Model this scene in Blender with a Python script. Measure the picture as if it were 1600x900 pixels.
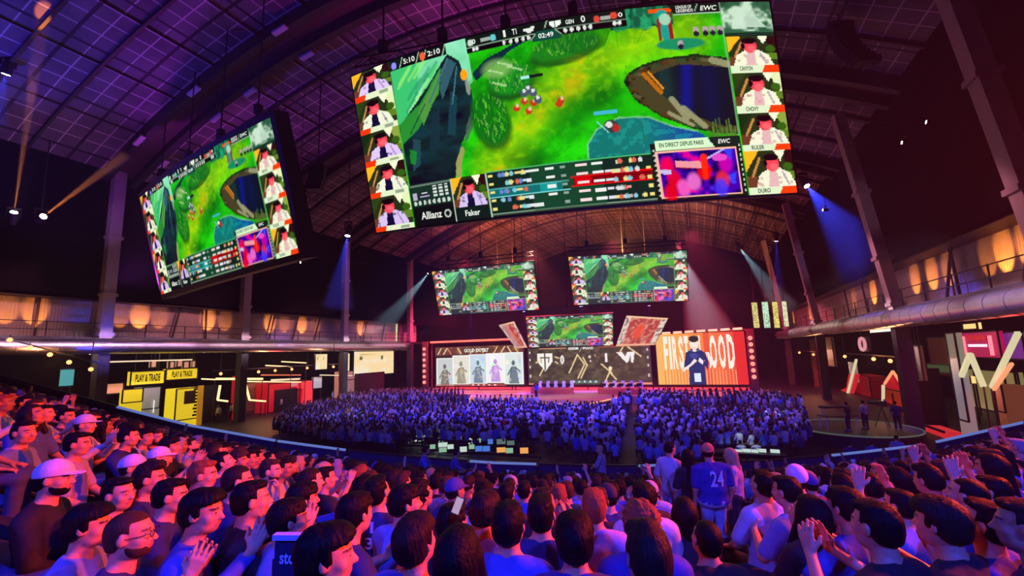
import bpy, bmesh, math, random
import numpy as np
from math import sin, cos, tan, atan, atan2, pi, radians, sqrt
from mathutils import Vector, Matrix
for _o in list(bpy.data.objects): bpy.data.objects.remove(_o)
SC = bpy.context.scene
COL = SC.collection
RNG = random.Random(7)

# ------------------------------------------------------------------ camera
FPX = 700.0
PSI, PITCH, ROLL = radians(22.5), atan(100 / 700), radians(1.75)
EYE = np.array([0.0, 0.0, 6.0])
_f = np.array([-sin(PSI) * cos(PITCH), cos(PSI) * cos(PITCH), sin(PITCH)])
_r0 = np.array([cos(PSI), sin(PSI), 0.0]); _u0 = np.cross(_r0, _f)
CR = cos(ROLL) * _r0 - sin(ROLL) * _u0
CU = cos(ROLL) * _u0 + sin(ROLL) * _r0
CF = _f
cam = bpy.data.cameras.new('camera'); camo = bpy.data.objects.new('camera', cam); COL.objects.link(camo)
cam.sensor_width = 36.0; cam.lens = 36.0 * FPX / 1600.0; cam.clip_end = 400; cam.clip_start = 0.05
camo.matrix_world = Matrix(((CR[0], CU[0], -CF[0], EYE[0]), (CR[1], CU[1], -CF[1], EYE[1]), (CR[2], CU[2], -CF[2], EYE[2]), (0, 0, 0, 1)))
SC.camera = camo

def ray(x, y):
    d = CF + (x - 800) / FPX * CR - (y - 450) / FPX * CU
    return d / np.linalg.norm(d)
def at(x, y, axis, val):
    d = ray(x, y); i = 'XYZ'.index(axis)
    return EYE + d * ((val - EYE[i]) / d[i])
def pxof(P):
    d = np.asarray(P, float) - EYE; z = d @ CF
    return (800 + FPX * (d @ CR) / z, 450 - FPX * (d @ CU) / z, z)
GF = np.array([-sin(PSI), cos(PSI), 0.0]); GR = np.array([cos(PSI), sin(PSI), 0.0])   # level forward / right of the view

# ------------------------------------------------------------------ view, world
SC.view_settings.view_transform = 'Standard'; SC.view_settings.look = 'None'
SC.view_settings.exposure = 0.0; SC.view_settings.gamma = 1.0; SC.view_settings.use_curve_mapping = False
w = bpy.data.worlds.new('World'); SC.world = w; w.use_nodes = True
w.node_tree.nodes['Background'].inputs[0].default_value = (0.25, 0.08, 0.75, 1)
w.node_tree.nodes['Background'].inputs[1].default_value = 0.0025
HAZE = .0009
_hv = w.node_tree.nodes.new('ShaderNodeVolumeScatter'); _hv.inputs['Density'].default_value = HAZE; _hv.inputs['Anisotropy'].default_value = .15; _hv.inputs['Color'].default_value = (.9, .9, .9, 1)
w.node_tree.links.new(_hv.outputs[0], w.node_tree.nodes['World Output'].inputs['Volume'])
cy = SC.cycles
cy.use_denoising = True
try: cy.denoiser = 'OPENIMAGEDENOISE'
except Exception: pass
cy.max_bounces = 4; cy.diffuse_bounces = 2; cy.glossy_bounces = 2; cy.transmission_bounces = 2; cy.transparent_max_bounces = 6; cy.volume_bounces = 0
cy.caustics_reflective = False; cy.caustics_refractive = False
cy.sample_clamp_indirect = 3.0
cy.sample_clamp_direct = 0.0
cy.use_adaptive_sampling = True; cy.adaptive_threshold = 0.02

# ------------------------------------------------------------------ lamps
def lamp(name, kind, loc, target, color, power, size=0.3, angle=40, blend=0.5, shape=None, size_y=None, spread=None):
    l = bpy.data.lights.new(name, kind); o = bpy.data.objects.new(name, l); COL.objects.link(o)
    l.color = color; l.energy = power
    if kind == 'SPOT':
        l.spot_size = radians(angle); l.spot_blend = blend; l.shadow_soft_size = size
    elif kind == 'AREA':
        l.size = size
        if spread: l.spread = radians(spread)
        if size_y: l.shape = 'RECTANGLE'; l.size_y = size_y
    else: l.shadow_soft_size = size
    o.location = loc
    if target is not None:
        d = Vector(target) - Vector(loc); o.rotation_euler = d.to_track_quat('-Z', 'Y').to_euler()
    return o
BLUE, RED, MAG, ORG = (0.03, 0.05, 1.0), (1.0, 0.05, 0.03), (0.85, 0.08, 0.45), (1.0, 0.30, 0.04)
def V(f, r, z): return EYE * [1, 1, 0] + GF * f + GR * r + np.array([0, 0, z])
# blue wash over the seating bowl, hung in the roof behind it
lamp('blue_wash_lamp', 'SPOT', V(-9, -13, 16), V(4, -5, 4), BLUE, 11500, .4, 60, .6)
lamp('blue_wash_lamp', 'SPOT', V(-11, 4, 15), V(6, 5, 4), BLUE, 15500, .4, 65, .6)
lamp('blue_wash_lamp', 'SPOT', V(0, 0, 24), V(10, 0, 3), (0.06, 0.05, 1.0), 2600, .5, 70, .6)
# red light from the arcade side, low and raking, plus a rim from the roof ahead
lamp('red_wash_lamp', 'SPOT', V(4.5, 13, 10.5), V(4, -7, 5.2), (1.0, .065, .02), 18000, .25, 46, .9)
lamp('red_wash_lamp', 'SPOT', V(9, 15.0, 10.5), V(4.5, 0, 4.5), (1.0, .06, .02), 9000, .25, 50, .8)
lamp('red_wash_lamp', 'SPOT', V(14, 5, 22.5), V(4, 6, 5), (1.0, .045, .03), 3500, .3, 65, .6)
lamp('magenta_wash_lamp', 'SPOT', V(9, -12, 21), V(6, -9, 5), (.8, .04, .55), 700, .4, 60, .6)
# violet blue wash on the arena floor
for _px, _py, _x in ((700, 250, -27), (900, 210, -16), (1100, 160, -5)):
    lamp('floor_wash_lamp', 'SPOT', at(_px, _py, 'Y', 26), (_x, 43, 0), (.17, .08, 1.0), 22000, .6, 75, .7)
# roof uplights from both catwalks and the stage
lamp('roof_uplight', 'SPOT', (-41.5, 6, 11.8), (-26, 12, 27), (.06, .04, 1.0), 13000, .4, 85, .8)
lamp('roof_uplight', 'SPOT', (-41.5, 20, 11.8), (-22, 24, 28), (.36, .03, .6), 9000, .4, 85, .8)
lamp('roof_uplight', 'SPOT', (-37, 15, 12), (-42, 17, 23), (.25, .03, .7), 1600, .4, 90, .8)
lamp('roof_uplight', 'SPOT', (-13, 25, 16), (-12, 14, 29), (.75, .04, .45), 4200, .4, 110, .8)
lamp('roof_uplight', 'SPOT', (6, 22, 13), (-3, 15, 28), (.35, .03, .6), 1200, .4, 80, .8)
lamp('roof_uplight', 'SPOT', (-24, 53, 17), (-22, 62, 29), (1.0, .20, .10), 26000, .4, 140, .8)
lamp('roof_uplight', 'SPOT', (-8, 54, 18), (-8, 64, 29), (1.0, .34, .10), 26000, .4, 140, .8)
lamp('roof_uplight', 'SPOT', (-13, 43, 20), (-13, 40, 29), (.25, .05, 1.0), 7000, .4, 50, .8)
# red stage wash in the haze
for _x in (-33, -22, -10, 0):
    lamp('stage_wash_lamp', 'SPOT', (_x, 60.5, 21), (_x, 64, 3), (1, .06, .16), 34000, .5, 115, .8)
lamp('stage_wash_lamp', 'SPOT', (-34, 56, 12), (-38, 66, 6), (1, .06, .14), 9000, .5, 110, .8)
lamp('stage_wash_lamp', 'SPOT', (2, 56, 12), (4, 66, 6), (1, .06, .14), 9000, .5, 110, .8)
lamp('stage_key_lamp', 'SPOT', (-16, 44, 18), (-16, 55, 1), (1, .6, .38), 11000, .4, 50, .7)

# ------------------------------------------------------------------ materials
MATS = {}
def mat(name, color=(.5, .5, .5), rough=.6, metal=0.0, emit=None, estr=0.0, noise=0.0, nscale=8.0, bump=0.0, sheen=0.0, objcol=False, samp=True, spec=.5):
    if name in MATS: return MATS[name]
    m = bpy.data.materials.new(name); m.use_nodes = True; nt = m.node_tree; b = nt.nodes['Principled BSDF']
    b.inputs['Base Color'].default_value = (*color, 1); b.inputs['Roughness'].default_value = rough; b.inputs['Metallic'].default_value = metal
    b.inputs['Specular IOR Level'].default_value = spec
    if emit is not None:
        b.inputs['Emission Color'].default_value = (*emit, 1); b.inputs['Emission Strength'].default_value = estr
    src = None
    if objcol:
        oi = nt.nodes.new('ShaderNodeObjectInfo'); src = oi.outputs['Color']
        nt.links.new(src, b.inputs['Base Color'])
    if noise > 0 or bump > 0:
        tc = nt.nodes.new('ShaderNodeTexCoord'); n = nt.nodes.new('ShaderNodeTexNoise'); n.inputs['Scale'].default_value = nscale; n.inputs['Detail'].default_value = 4
        nt.links.new(tc.outputs['Object'], n.inputs['Vector'])
        if noise > 0:
            mx = nt.nodes.new('ShaderNodeMix'); mx.data_type = 'RGBA'; mx.blend_type = 'MULTIPLY'
            mx.inputs['Factor'].default_value = noise
            rmp = nt.nodes.new('ShaderNodeMapRange'); rmp.inputs['To Min'].default_value = .25; rmp.inputs['To Max'].default_value = 1.35
            nt.links.new(n.outputs['Fac'], rmp.inputs['Value'])
            if src is not None: nt.links.new(src, mx.inputs['A'])
            else: mx.inputs['A'].default_value = (*color, 1)
            nt.links.new(rmp.outputs['Result'], mx.inputs['B']); nt.links.new(mx.outputs['Result'], b.inputs['Base Color'])
        if bump > 0:
            bp = nt.nodes.new('ShaderNodeBump'); bp.inputs['Strength'].default_value = bump; bp.inputs['Distance'].default_value = .02
            nt.links.new(n.outputs['Fac'], bp.inputs['Height']); nt.links.new(bp.outputs['Normal'], b.inputs['Normal'])
    if not samp: m.cycles.emission_sampling = 'NONE'
    MATS[name] = m; return m
def emis(name, color, s, samp=False):
    return mat(name, (.02, .02, .02), .5, 0, color, s, samp=samp)
def vcol_mat(name, estr=1.0, emissive=True, rough=.7):
    if name in MATS: return MATS[name]
    m = bpy.data.materials.new(name); m.use_nodes = True; nt = m.node_tree; b = nt.nodes['Principled BSDF']
    a = nt.nodes.new('ShaderNodeVertexColor'); a.layer_name = 'Col'
    if emissive:
        b.inputs['Base Color'].default_value = (.005, .005, .005, 1); b.inputs['Roughness'].default_value = .6; b.inputs['Specular IOR Level'].default_value = 0.0
        nt.links.new(a.outputs['Color'], b.inputs['Emission Color']); b.inputs['Emission Strength'].default_value = estr
        m.cycles.emission_sampling = 'NONE'
    else:
        nt.links.new(a.outputs['Color'], b.inputs['Base Color']); b.inputs['Roughness'].default_value = rough
    MATS[name] = m; return m

# ------------------------------------------------------------------ mesh helpers
class MB:
    def __init__(s): s.v = []; s.f = []
    def _add(s, vs, fs):
        k = len(s.v); s.v += [tuple(map(float, v)) for v in vs]; s.f += [tuple(i + k for i in f) for f in fs]; return s
    def box(s, a, b):
        (x0, y0, z0), (x1, y1, z1) = a, b
        return s._add([(x0, y0, z0), (x1, y0, z0), (x1, y1, z0), (x0, y1, z0), (x0, y0, z1), (x1, y0, z1), (x1, y1, z1), (x0, y1, z1)],
                      [(0, 3, 2, 1), (4, 5, 6, 7), (0, 1, 5, 4), (1, 2, 6, 5), (2, 3, 7, 6), (3, 0, 4, 7)])
    def obox(s, c, r, u, n, w, h, d):
        c, r, u, n = map(np.array, (c, r, u, n))
        P = [c + r * w / 2 * i + u * h / 2 * j + n * d / 2 * k for k in (-1, 1) for j in (-1, 1) for i in (-1, 1)]
        return s._add(P, [(0, 2, 3, 1), (4, 5, 7, 6), (0, 1, 5, 4), (2, 6, 7, 3), (0, 4, 6, 2), (1, 3, 7, 5)])
    def bar(s, a, b, w, h=None, up=(0, 0, 1)):
        a, b = np.array(a, float), np.array(b, float); h = h or w
        d = b - a; L = np.linalg.norm(d); d = d / L
        up = np.array(up, float); r = np.cross(d, up)
        if np.linalg.norm(r) < 1e-4: r = np.cross(d, (0, 1, 0.))
        r /= np.linalg.norm(r); u = np.cross(r, d)
        return s.obox((a + b) / 2, r, u, d, w, h, L)
    def tube(s, pts, rad, n=8, cap=True):
        pts = [np.array(p, float) for p in pts]; rad = [rad] * len(pts) if np.isscalar(rad) else rad
        vs = []; ref = None
        for i, p in enumerate(pts):
            d = pts[min(i + 1, len(pts) - 1)] - pts[max(i - 1, 0)]; d /= np.linalg.norm(d) + 1e-12
            if ref is None:
                ref = np.cross(d, (0, 0, 1.)) if abs(d[2]) < .9 else np.cross(d, (1., 0, 0))
            a = ref - d * (ref @ d); a /= np.linalg.norm(a); b = np.cross(d, a); ref = a
            vs += [p + rad[i] * (cos(t) * a + sin(t) * b) for t in (2 * pi * k / n for k in range(n))]
        fs = [(i * n + k, i * n + (k + 1) % n, (i + 1) * n + (k + 1) % n, (i + 1) * n + k) for i in range(len(pts) - 1) for k in range(n)]
        if cap: fs += [tuple(range(n))[::-1], tuple((len(pts) - 1) * n + k for k in range(n))]
        return s._add(vs, fs)
    def quad(s, *P): return s._add(P, [tuple(range(len(P)))])
    def prism(s, pts, ext):
        pts = [np.array(p, float) for p in pts]; e = np.array(ext, float); n = len(pts)
        return s._add(pts + [p + e for p in pts], [tuple(range(n))[::-1], tuple(range(n, 2 * n))] + [(i, (i + 1) % n, n + (i + 1) % n, n + i) for i in range(n)])
    def sphere(s, c, r, nu=12, nv=8, sc=(1, 1, 1)):
        vs = [np.array(c) + r * np.array([sin(pi * j / nv) * cos(2 * pi * i / nu) * sc[0], sin(pi * j / nv) * sin(2 * pi * i / nu) * sc[1], cos(pi * j / nv) * sc[2]]) for j in range(nv + 1) for i in range(nu)]
        return s._add(vs, [(j * nu + i, j * nu + (i + 1) % nu, (j + 1) * nu + (i + 1) % nu, (j + 1) * nu + i) for j in range(nv) for i in range(nu)])
    def build(s, name, material, parent=None, smooth=False):
        me = bpy.data.meshes.new(name); me.from_pydata(s.v, [], s.f); me.update()
        o = bpy.data.objects.new(name, me); COL.objects.link(o)
        if material: me.materials.append(material)
        if smooth: me.shade_smooth()
        if parent is not None: o.parent = parent; o.matrix_parent_inverse = parent.matrix_basis.inverted()
        return o
def tag(o, label=None, cat=None, group=None, kind=None):
    for k, v in (('label', label), ('category', cat), ('group', group), ('kind', kind)):
        if v: o[k] = v
    return o
def empty(name, loc=(0, 0, 0), rz=0.0, label=None, cat=None, group=None):
    o = bpy.data.objects.new(name, None); COL.objects.link(o); o.location = loc; o.rotation_euler = (0, 0, rz); o.empty_display_size = .2
    bpy.context.view_layer.update() if False else None
    return tag(o, label, cat, group)
def root_at(name, loc, label, cat, group=None):
    """Empty at a world place; children built in world space keep their place."""
    return empty(name, tuple(map(float, loc)), 0, label, cat, group)
ORD = 'first second third fourth fifth sixth seventh eighth ninth tenth eleventh twelfth thirteenth fourteenth fifteenth sixteenth seventeenth eighteenth nineteenth twentieth'.split()
TENS = {20: 'twenty', 30: 'thirty', 40: 'forty', 50: 'fifty', 60: 'sixty', 70: 'seventy'}
def ordn(i):
    """1 -> first"""
    if i <= 20: return ORD[i - 1]
    t, r = i // 10 * 10, i % 10
    return TENS[t] + '-' + ORD[r - 1] if r else TENS[t][:-1] + 'ieth'
# ================================================================== structure
XL, XR, YB, YE = -43.0, 12.2, -12.0, 95.0
XC, HALF = (XL + XR) / 2, (XR - XL) / 2
def roof_z(x): return 21.5 + 7.5 * (1 - ((x - XC) / HALF) ** 2)
M_dark = mat('dark_cladding', (.005, .004, .008), .95, noise=.6, nscale=.6, spec=.03)
M_black = mat('matte_black', (.012, .012, .014), .6)
M_floor = mat('arena_floor', (.014, .014, .02), .55, noise=.5, nscale=.5)
M_steel = mat('painted_steel', (.55, .45, .5), .5, noise=.3, nscale=2)
M_rib = mat('rib_steel', (.02, .013, .018), .55, noise=.4, nscale=1)
M_duct = mat('galvanised_duct', (.62, .58, .62), .33, 1.0, noise=.3, nscale=3, bump=.15)
M_conc = mat('grey_concrete', (.16, .16, .17), .8, noise=.5, nscale=1.5)
def struct(o): o['kind'] = 'structure'; return o
struct(MB().box((-62, YB, -.3), (32, YE + 3, 0)).build('floor', M_floor))
# roof skin with panel grid
def roof_mat():
    m = bpy.data.materials.new('roof_panels'); m.use_nodes = True; nt = m.node_tree; b = nt.nodes['Principled BSDF']
    tc = nt.nodes.new('ShaderNodeTexCoord'); sp = nt.nodes.new('ShaderNodeSeparateXYZ'); nt.links.new(tc.outputs['Object'], sp.inputs[0])
    def mth(op, a, c=None):
        n = nt.nodes.new('ShaderNodeMath'); n.operation = op
        for i, v in enumerate((a, c)):
            if v is None: continue
            if isinstance(v, (int, float)): n.inputs[i].default_value = v
            else: nt.links.new(v, n.inputs[i])
        return n.outputs[0]
    def line(src, period, width):
        p = mth('PINGPONG', src, period / 2)       # 0 at multiples of the period
        return mth('LESS_THAN', p, width / 2)
    x, y = sp.outputs[0], sp.outputs[1]
    thin = mth('MAXIMUM', line(x, 1.05, .075), line(y, 1.05, .075))
    wide = mth('MAXIMUM', line(x, 4.2, .18), line(y, 4.2, .20))
    n = nt.nodes.new('ShaderNodeTexNoise'); n.inputs['Scale'].default_value = .35; nt.links.new(tc.outputs['Object'], n.inputs['Vector'])
    cr = nt.nodes.new('ShaderNodeValToRGB'); nt.links.new(n.outputs['Fac'], cr.inputs[0])
    cr.color_ramp.elements[0].position = .3; cr.color_ramp.elements[0].color = (.10, .07, .09, 1)
    cr.color_ramp.elements[1].position = .7; cr.color_ramp.elements[1].color = (.20, .15, .17, 1)
    m1 = nt.nodes.new('ShaderNodeMix'); m1.data_type = 'RGBA'; nt.links.new(thin, m1.inputs['Factor']); nt.links.new(cr.outputs[0], m1.inputs['A']); m1.inputs['B'].default_value = (.62, .48, .50, 1)
    m2 = nt.nodes.new('ShaderNodeMix'); m2.data_type = 'RGBA'; nt.links.new(wide, m2.inputs['Factor']); nt.links.new(m1.outputs['Result'], m2.inputs['A']); m2.inputs['B'].default_value = (.02, .012, .018, 1)
    nt.links.new(m2.outputs['Result'], b.inputs['Base Color']); b.inputs['Roughness'].default_value = .7
    return m
rb = MB(); NX = 36
xs = [XL + (XR - XL) * i / NX for i in range(NX + 1)]
vs = [(x, y, roof_z(x) + dz) for dz in (0, .25) for y in (YB, YE) for x in xs]; n1 = NX + 1
fs = [(i, i + 1, n1 + i + 1, n1 + i) for i in range(NX)] + [(2 * n1 + i, 3 * n1 + i, 3 * n1 + i + 1, 2 * n1 + i + 1) for i in range(NX)]
rb._add(vs, fs); struct(rb.build('ceiling', roof_mat(), smooth=True))
# arched ribs
def rib(y, w, d, material, name):
    m = MB(); pts = [(x, y, roof_z(x) - d / 2 - .02) for x in xs]
    vs = []; 
    for (x, yy, z) in pts:
        vs += [(x, yy - w / 2, z - d / 2), (x, yy + w / 2, z - d / 2), (x, yy + w / 2, z + d / 2), (x, yy - w / 2, z + d / 2)]
    fs = []
    for i in range(len(pts) - 1):
        a = i * 4; c = a + 4
        fs += [(a, a + 1, c + 1, c), (a + 1, a + 2, c + 2, c + 1), (a + 2, a + 3, c + 3, c + 2), (a + 3, a, c, c + 3)]
    m._add(vs, fs); o = m.build(name, material); return struct(o)
M_ribred = mat('rib_soffit', (.085, .03, .035), .6, noise=.4, nscale=.8)
k = 0
for yb in (20.2, 33.0, 46.0, 60.0):
    k += 1; rib(yb - .95, .5, .9, M_rib, 'ceiling_rib_beam'); rib(yb + .95, .5, .9, M_rib, 'ceiling_rib_beam')
    rib(yb, 1.4, .3, M_ribred, 'ceiling_rib_soffit')
for yb in (4.6, 8.2, 11.4, 14.6, 24.4, 28.6, 37.2, 41.4, 50.5, 55.0, 66, 73, 81):
    rib(yb, .16, .26, M_rib, 'ceiling_rib_beam')
# lengthwise purlins
for i in range(1, 13):
    x = XL + (XR - XL) * i / 13
    struct(MB().bar((x, YB, roof_z(x) - .07), (x, YE, roof_z(x) - .07), .07, .10).build('ceiling_purlin_beam', M_ribred))
# pale lamp boxes along the heavy ribs
M_lampbox = mat('pale_lamp_box', (.75, .6, .7), .5)
for i, (px, py) in enumerate(((218, 215), (304, 134), (341, 147), (438, 30), (481, 52), (395, 78), (262, 178))):
    yy = 18.95 if py in (134, 30, 215) else 21.5
    P = at(px, py, 'Y', yy); x = float(P[0]); zz = roof_z(x) - 1.0; t = root_at('roof_lamp_box', (x, yy, zz), 'pale box lamp fixed along the heavy roof rib, %s of seven' % ordn(i + 1), 'light', 'pale box lamps on the roof rib')
    sl = -15 * (x - XC) / HALF ** 2; dx = np.array([1, 0, sl]); dx /= np.linalg.norm(dx)
    c_ = np.array([x, yy, zz]); MB().obox(c_, dx, (0, 1, 0), np.cross(dx, (0, 1, 0)), 1.15, .34, .16).build('lamp_housing', M_lampbox, t)
    for q in (-.4, .4): MB().bar(c_ + dx * q, c_ + dx * q + [0, 0, .9], .05).build('bracket', M_black, t)
def speaker_array(px, py, F_, n, label):
    P = EYE + ray(px, py) * (F_ / (ray(px, py) @ CF)); t = root_at('speaker_array', P, label, 'speaker', 'hanging speaker arrays')
    for k in range(n):
        c_ = P + [0, 0, -.36 * k]; a_ = .04 * k; MB().obox(c_ + GF * -.02 * k * k, GR, (0, 0, 1), GF, 1.1, .33, .6).build('cabinet', M_black, t)
    MB().bar(P + [0, 0, .15], (P[0], P[1], roof_z(P[0]) - .02), .06).build('hanging_cable', M_black, t); MB().bar(P + GR * -.5 + [0, 0, .24], P + GR * .5 + [0, 0, .24], .08).build('bumper_bar', M_black, t)
speaker_array(1312, 42, 24, 9, 'tall black speaker array hanging beside the largest screen'); speaker_array(497, 262, 34, 6, 'short black speaker array hanging between the slanted and largest screens'); speaker_array(1240, 130, 40, 4, 'small black speaker array hanging behind the corner of the largest screen')
# end walls
def arch_wall(y, name):
    m = MB(); pts = [(XL, y, 0), (XR, y, 0)] + [(x, y, roof_z(x)) for x in reversed(xs)]
    m.prism(pts, (0, .3, 0)); return struct(m.build(name, M_dark))
arch_wall(YE, 'wall_end')
# side walls: upper dark wall, lit corrugated band, deck, concourse opening
def corr_mat():
    m = bpy.data.materials.new('corrugated_panel'); m.use_nodes = True; nt = m.node_tree; b = nt.nodes['Principled BSDF']
    tc = nt.nodes.new('ShaderNodeTexCoord'); wv = nt.nodes.new('ShaderNodeTexWave'); wv.bands_direction = 'Y'; wv.inputs['Scale'].default_value = 1.6
    nt.links.new(tc.outputs['Object'], wv.inputs['Vector'])
    bp = nt.nodes.new('ShaderNodeBump'); bp.inputs['Distance'].default_value = .05; bp.inputs['Strength'].default_value = .6
    nt.links.new(wv.outputs['Fac'], bp.inputs['Height']); nt.links.new(bp.outputs['Normal'], b.inputs['Normal'])
    n = nt.nodes.new('ShaderNodeTexNoise'); n.inputs['Scale'].default_value = .7; nt.links.new(tc.outputs['Object'], n.inputs['Vector'])
    cr = nt.nodes.new('ShaderNodeValToRGB'); nt.links.new(n.outputs['Fac'], cr.inputs[0])
    cr.color_ramp.elements[0].color = (.42, .36, .34, 1); cr.color_ramp.elements[1].color = (.62, .54, .5, 1)
    nt.links.new(cr.outputs[0], b.inputs['Base Color']); b.inputs['Roughness'].default_value = .55
    return m
M_corr = corr_mat()
M_crowd_rail = mat('rail_steel', (.04, .035, .04), .4, .6)
def side(X, s, tagname, y1):
    # s=+1: hall lies on +X side of the wall (left wall); -1: right wall
    struct(MB().box((min(X - s * .4, X), YB, 11.0), (max(X - s * .4, X), YE, 21.7)).build('wall_' + tagname, M_dark))
    struct(MB().box((min(X - s * 1.6, X - s * 1.3), YB, 7.9), (max(X - s * 1.6, X - s * 1.3), y1, 11.1)).build('wall_panel_' + tagname, M_corr))
    struct(MB().box((min(X - s * 1.6, X), YB, 10.95), (max(X - s * 1.6, X), y1, 11.2)).build('trim_panel_head_' + tagname, M_rib))
    struct(MB().box((min(X - s * 11, X + s * .5), YB, 7.75), (max(X - s * 11, X + s * .5), y1, 8.1)).build('floor_deck_' + tagname, M_rib))
    struct(MB().box((min(X - s * 11.3, X - s * 11), YB, 0), (max(X - s * 11.3, X - s * 11), y1 + 8, 7.9)).build('wall_concourse_' + tagname, M_dark))
side(XL, 1, 'left', 64.0); side(XR, -1, 'right', 84.0)
# columns
M_base = mat('dark_column_base', (.035, .034, .04), .7, noise=.4, nscale=1.5)
def column(X, Y, s, lean, name='wall_column_beam'):
    m = MB()
    struct(MB().bar((X, Y, 0), (X, Y, 7.78), .75, .75, up=(0, 1, 0)).build('column', M_base)); m.bar((X, Y, 8.0), (X + lean, Y, 21.9), .62, .8, up=(0, 1, 0))
    for z in (8.3, 11.4, 16.0): m.bar((X + lean * max(0, z - 8) / 13.9, Y, z - .12), (X + lean * max(0, z - 8) / 13.9, Y, z + .12), .85, 1.0, up=(0, 1, 0))
    return struct(m.build('column', M_steel))
for Y in (6.5, 20.0, 31.6, 45.6, 60.0): column(XL + .3, Y, 1, 0)
for Y in (22.0, 36.4, 58.0, 78.0): column(XR - .3, Y, -1, -1.7)
# steel bracing in front of the lit band
M_brace = mat('brace_steel', (.05, .03, .04), .5)
def brace(X, Y, dy): struct(MB().bar((X, Y, 8.1), (X, Y + dy, 11.2), .12).build('wall_brace_beam', M_brace))
for Y, dy in ((16.5, .05), (25.6, .6), (28.6, -.1), (35.5, .7), (38.6, .8), (41.8, .9), (50.5, .8), (54.5, .9)): brace(XL - .9, Y, dy)
for Y, dy in ((25.0, .15), (26.3, -1.3), (31.5, .3), (33, -1.5), (41, .6), (46, .7), (51, .8), (63, .8)): brace(XR + .9, Y, dy)
# railings on the decks (each one thing: posts + rails)
def railing(X, y0, y1, step, label):
    r = root_at('deck_railing', (X, y0, 8.1), label, 'railing')
    rails = MB()
    for z in (8.6, 9.15): rails.bar((X, y0, z), (X, y1, z), .05)
    rails.build('rail', M_crowd_rail, r)
    y = y0
    while y <= y1:
        MB().bar((X, y, 8.1), (X, y, 9.2), .06).build('post', M_crowd_rail, r); y += step
railing(XL + .35, -2, 63.5, 3.1, 'black steel railing along the balcony over the yellow kiosks')
railing(XR - .35, -2, 83.5, 3.1, 'black steel railing along the balcony over the red arcade')
# round ducts
def duct(X, y0, y1, label):
    r = root_at('air_duct', (X, y0, 7.35), label, 'duct')
    n = 40; pts = [(X, y0 + (y1 - y0) * i / n, 7.35) for i in range(n + 1)]
    MB().tube(pts, .56, 24).build('duct_shell', M_duct, r, smooth=True)
    sm = MB()
    for i in range(1, 60):
        y = y0 + (y1 - y0) * i / 60; sm.tube([(X, y - .04, 7.35), (X, y + .04, 7.35)], .58, 24)
    sm.build('seam', M_duct, r)
    hg = MB()
    for i in range(1, 16):
        y = y0 + (y1 - y0) * i / 16; hg.bar((X, y, 7.3), (X, y, 7.8), .05)
    hg.build('hanger', M_crowd_rail, r)
duct(XL + .75, -4, 59.0, 'long silver round air duct under the balcony above the yellow signs')
duct(XR - .75, -4, 82.0, 'long silver round air duct under the balcony above the red arcade')
# added unseen line lamps that draw a highlight streak along the ducts
for (y, c, p, L) in ((10, (1, .55, .9), 130, 12), (22, (.9, .5, .9), 110, 10), (33, (1, .6, .75), 130, 10), (44, (1, .7, .75), 160, 10), (54, (1, .65, .8), 160, 8)):
    lamp('duct_streak_helper', 'AREA', (XL + 5.5, y, 9.6), (XL + .75, y, 7.35), c, p * 1.3, L, size_y=.2, spread=35)
for (y, c, p, L) in ((22, (.9, .55, 1), 170, 8), (31, (1, .6, .85), 150, 8), (40, (1, .6, .6), 130, 8), (51, (1, .6, .55), 150, 10), (64, (1, .6, .55), 180, 12)):
    lamp('duct_streak_helper', 'AREA', (XR - 5.5, y, 9.6), (XR - .75, y, 7.35), c, p * 1.3, L, size_y=.2, spread=35)
for (x, y, z, p) in ((XL + 4, 19, 6.0, 900), (XL + 4, 36, 9.5, 700), (XR - 4, 31, 9.5, 1500)):
    lamp('duct_lamp', 'SPOT', (x, y, z), (XL + .75 if x < -15 else XR - .75, y + 1, 7.3), (.05, .06, 1), p, .15, 75, .9)
# amber uplights grazing the corrugated band
for px, py, p in ((55, 489, 260), (10, 480, 160), (189, 491, 110), (219, 497, 420), (250, 495, 90), (325, 503, 380), (352, 503, 90), (422, 506, 330), (445, 506, 80), (472, 506, 330), (494, 506, 70), (564, 512, 320), (580, 512, 60)):
    P = at(px, py, 'X', XL - 1.25)
    lamp('amber_uplight', 'SPOT', (XL + .15, P[1], 8.3), (XL - 1.3, P[1], 9.75), ORG, p * 1.7, .05, 44, .55)
for px, py, p in ((1360, 432, 420), (1425, 415, 260), (1452, 412, 330), (1477, 405, 160), (1565, 385, 520), (1600, 370, 420), (1540, 395, 120), (1262, 466, 200), (1236, 470, 200), (1330, 445, 100)):
    P = at(px, py, 'X', XR + 1.25)
    lamp('amber_uplight', 'SPOT', (XR - .15, P[1], 8.3), (XR + 1.3, P[1], 9.75), ORG, p * 1.7, .05, 44, .55)
# soft pinkish fill lamps over the balconies
for y in (14, 27, 39, 53):
    lamp('balcony_lamp', 'SPOT', (XL + 5, y, 12.6), (XL - 1.4, y, 9.3), (1, .30, .36), 900, .3, 78, .8)
for y in (24, 36, 50, 66):
    lamp('balcony_lamp', 'SPOT', (XR - 5, y, 12.6), (XR + 1.4, y, 9.3), (.9, .28, .36), 520, .3, 78, .8)
for y in (12, 24, 38, 52): lamp('column_lamp', 'SPOT', (XL + 7, y, 13), (XL + .3, y + 7.5, 17), (.8, .35, .75), 420, .3, 22, .8)
lamp('column_lamp', 'SPOT', (5, 28, 13), (XR - 1, 36.4, 15), (.8, .4, .6), 300, .3, 26, .8)
lamp('column_lamp', 'SPOT', (5, 48, 13), (XR - 1, 58, 15), (.7, .4, .9), 420, .3, 26, .8)
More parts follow.
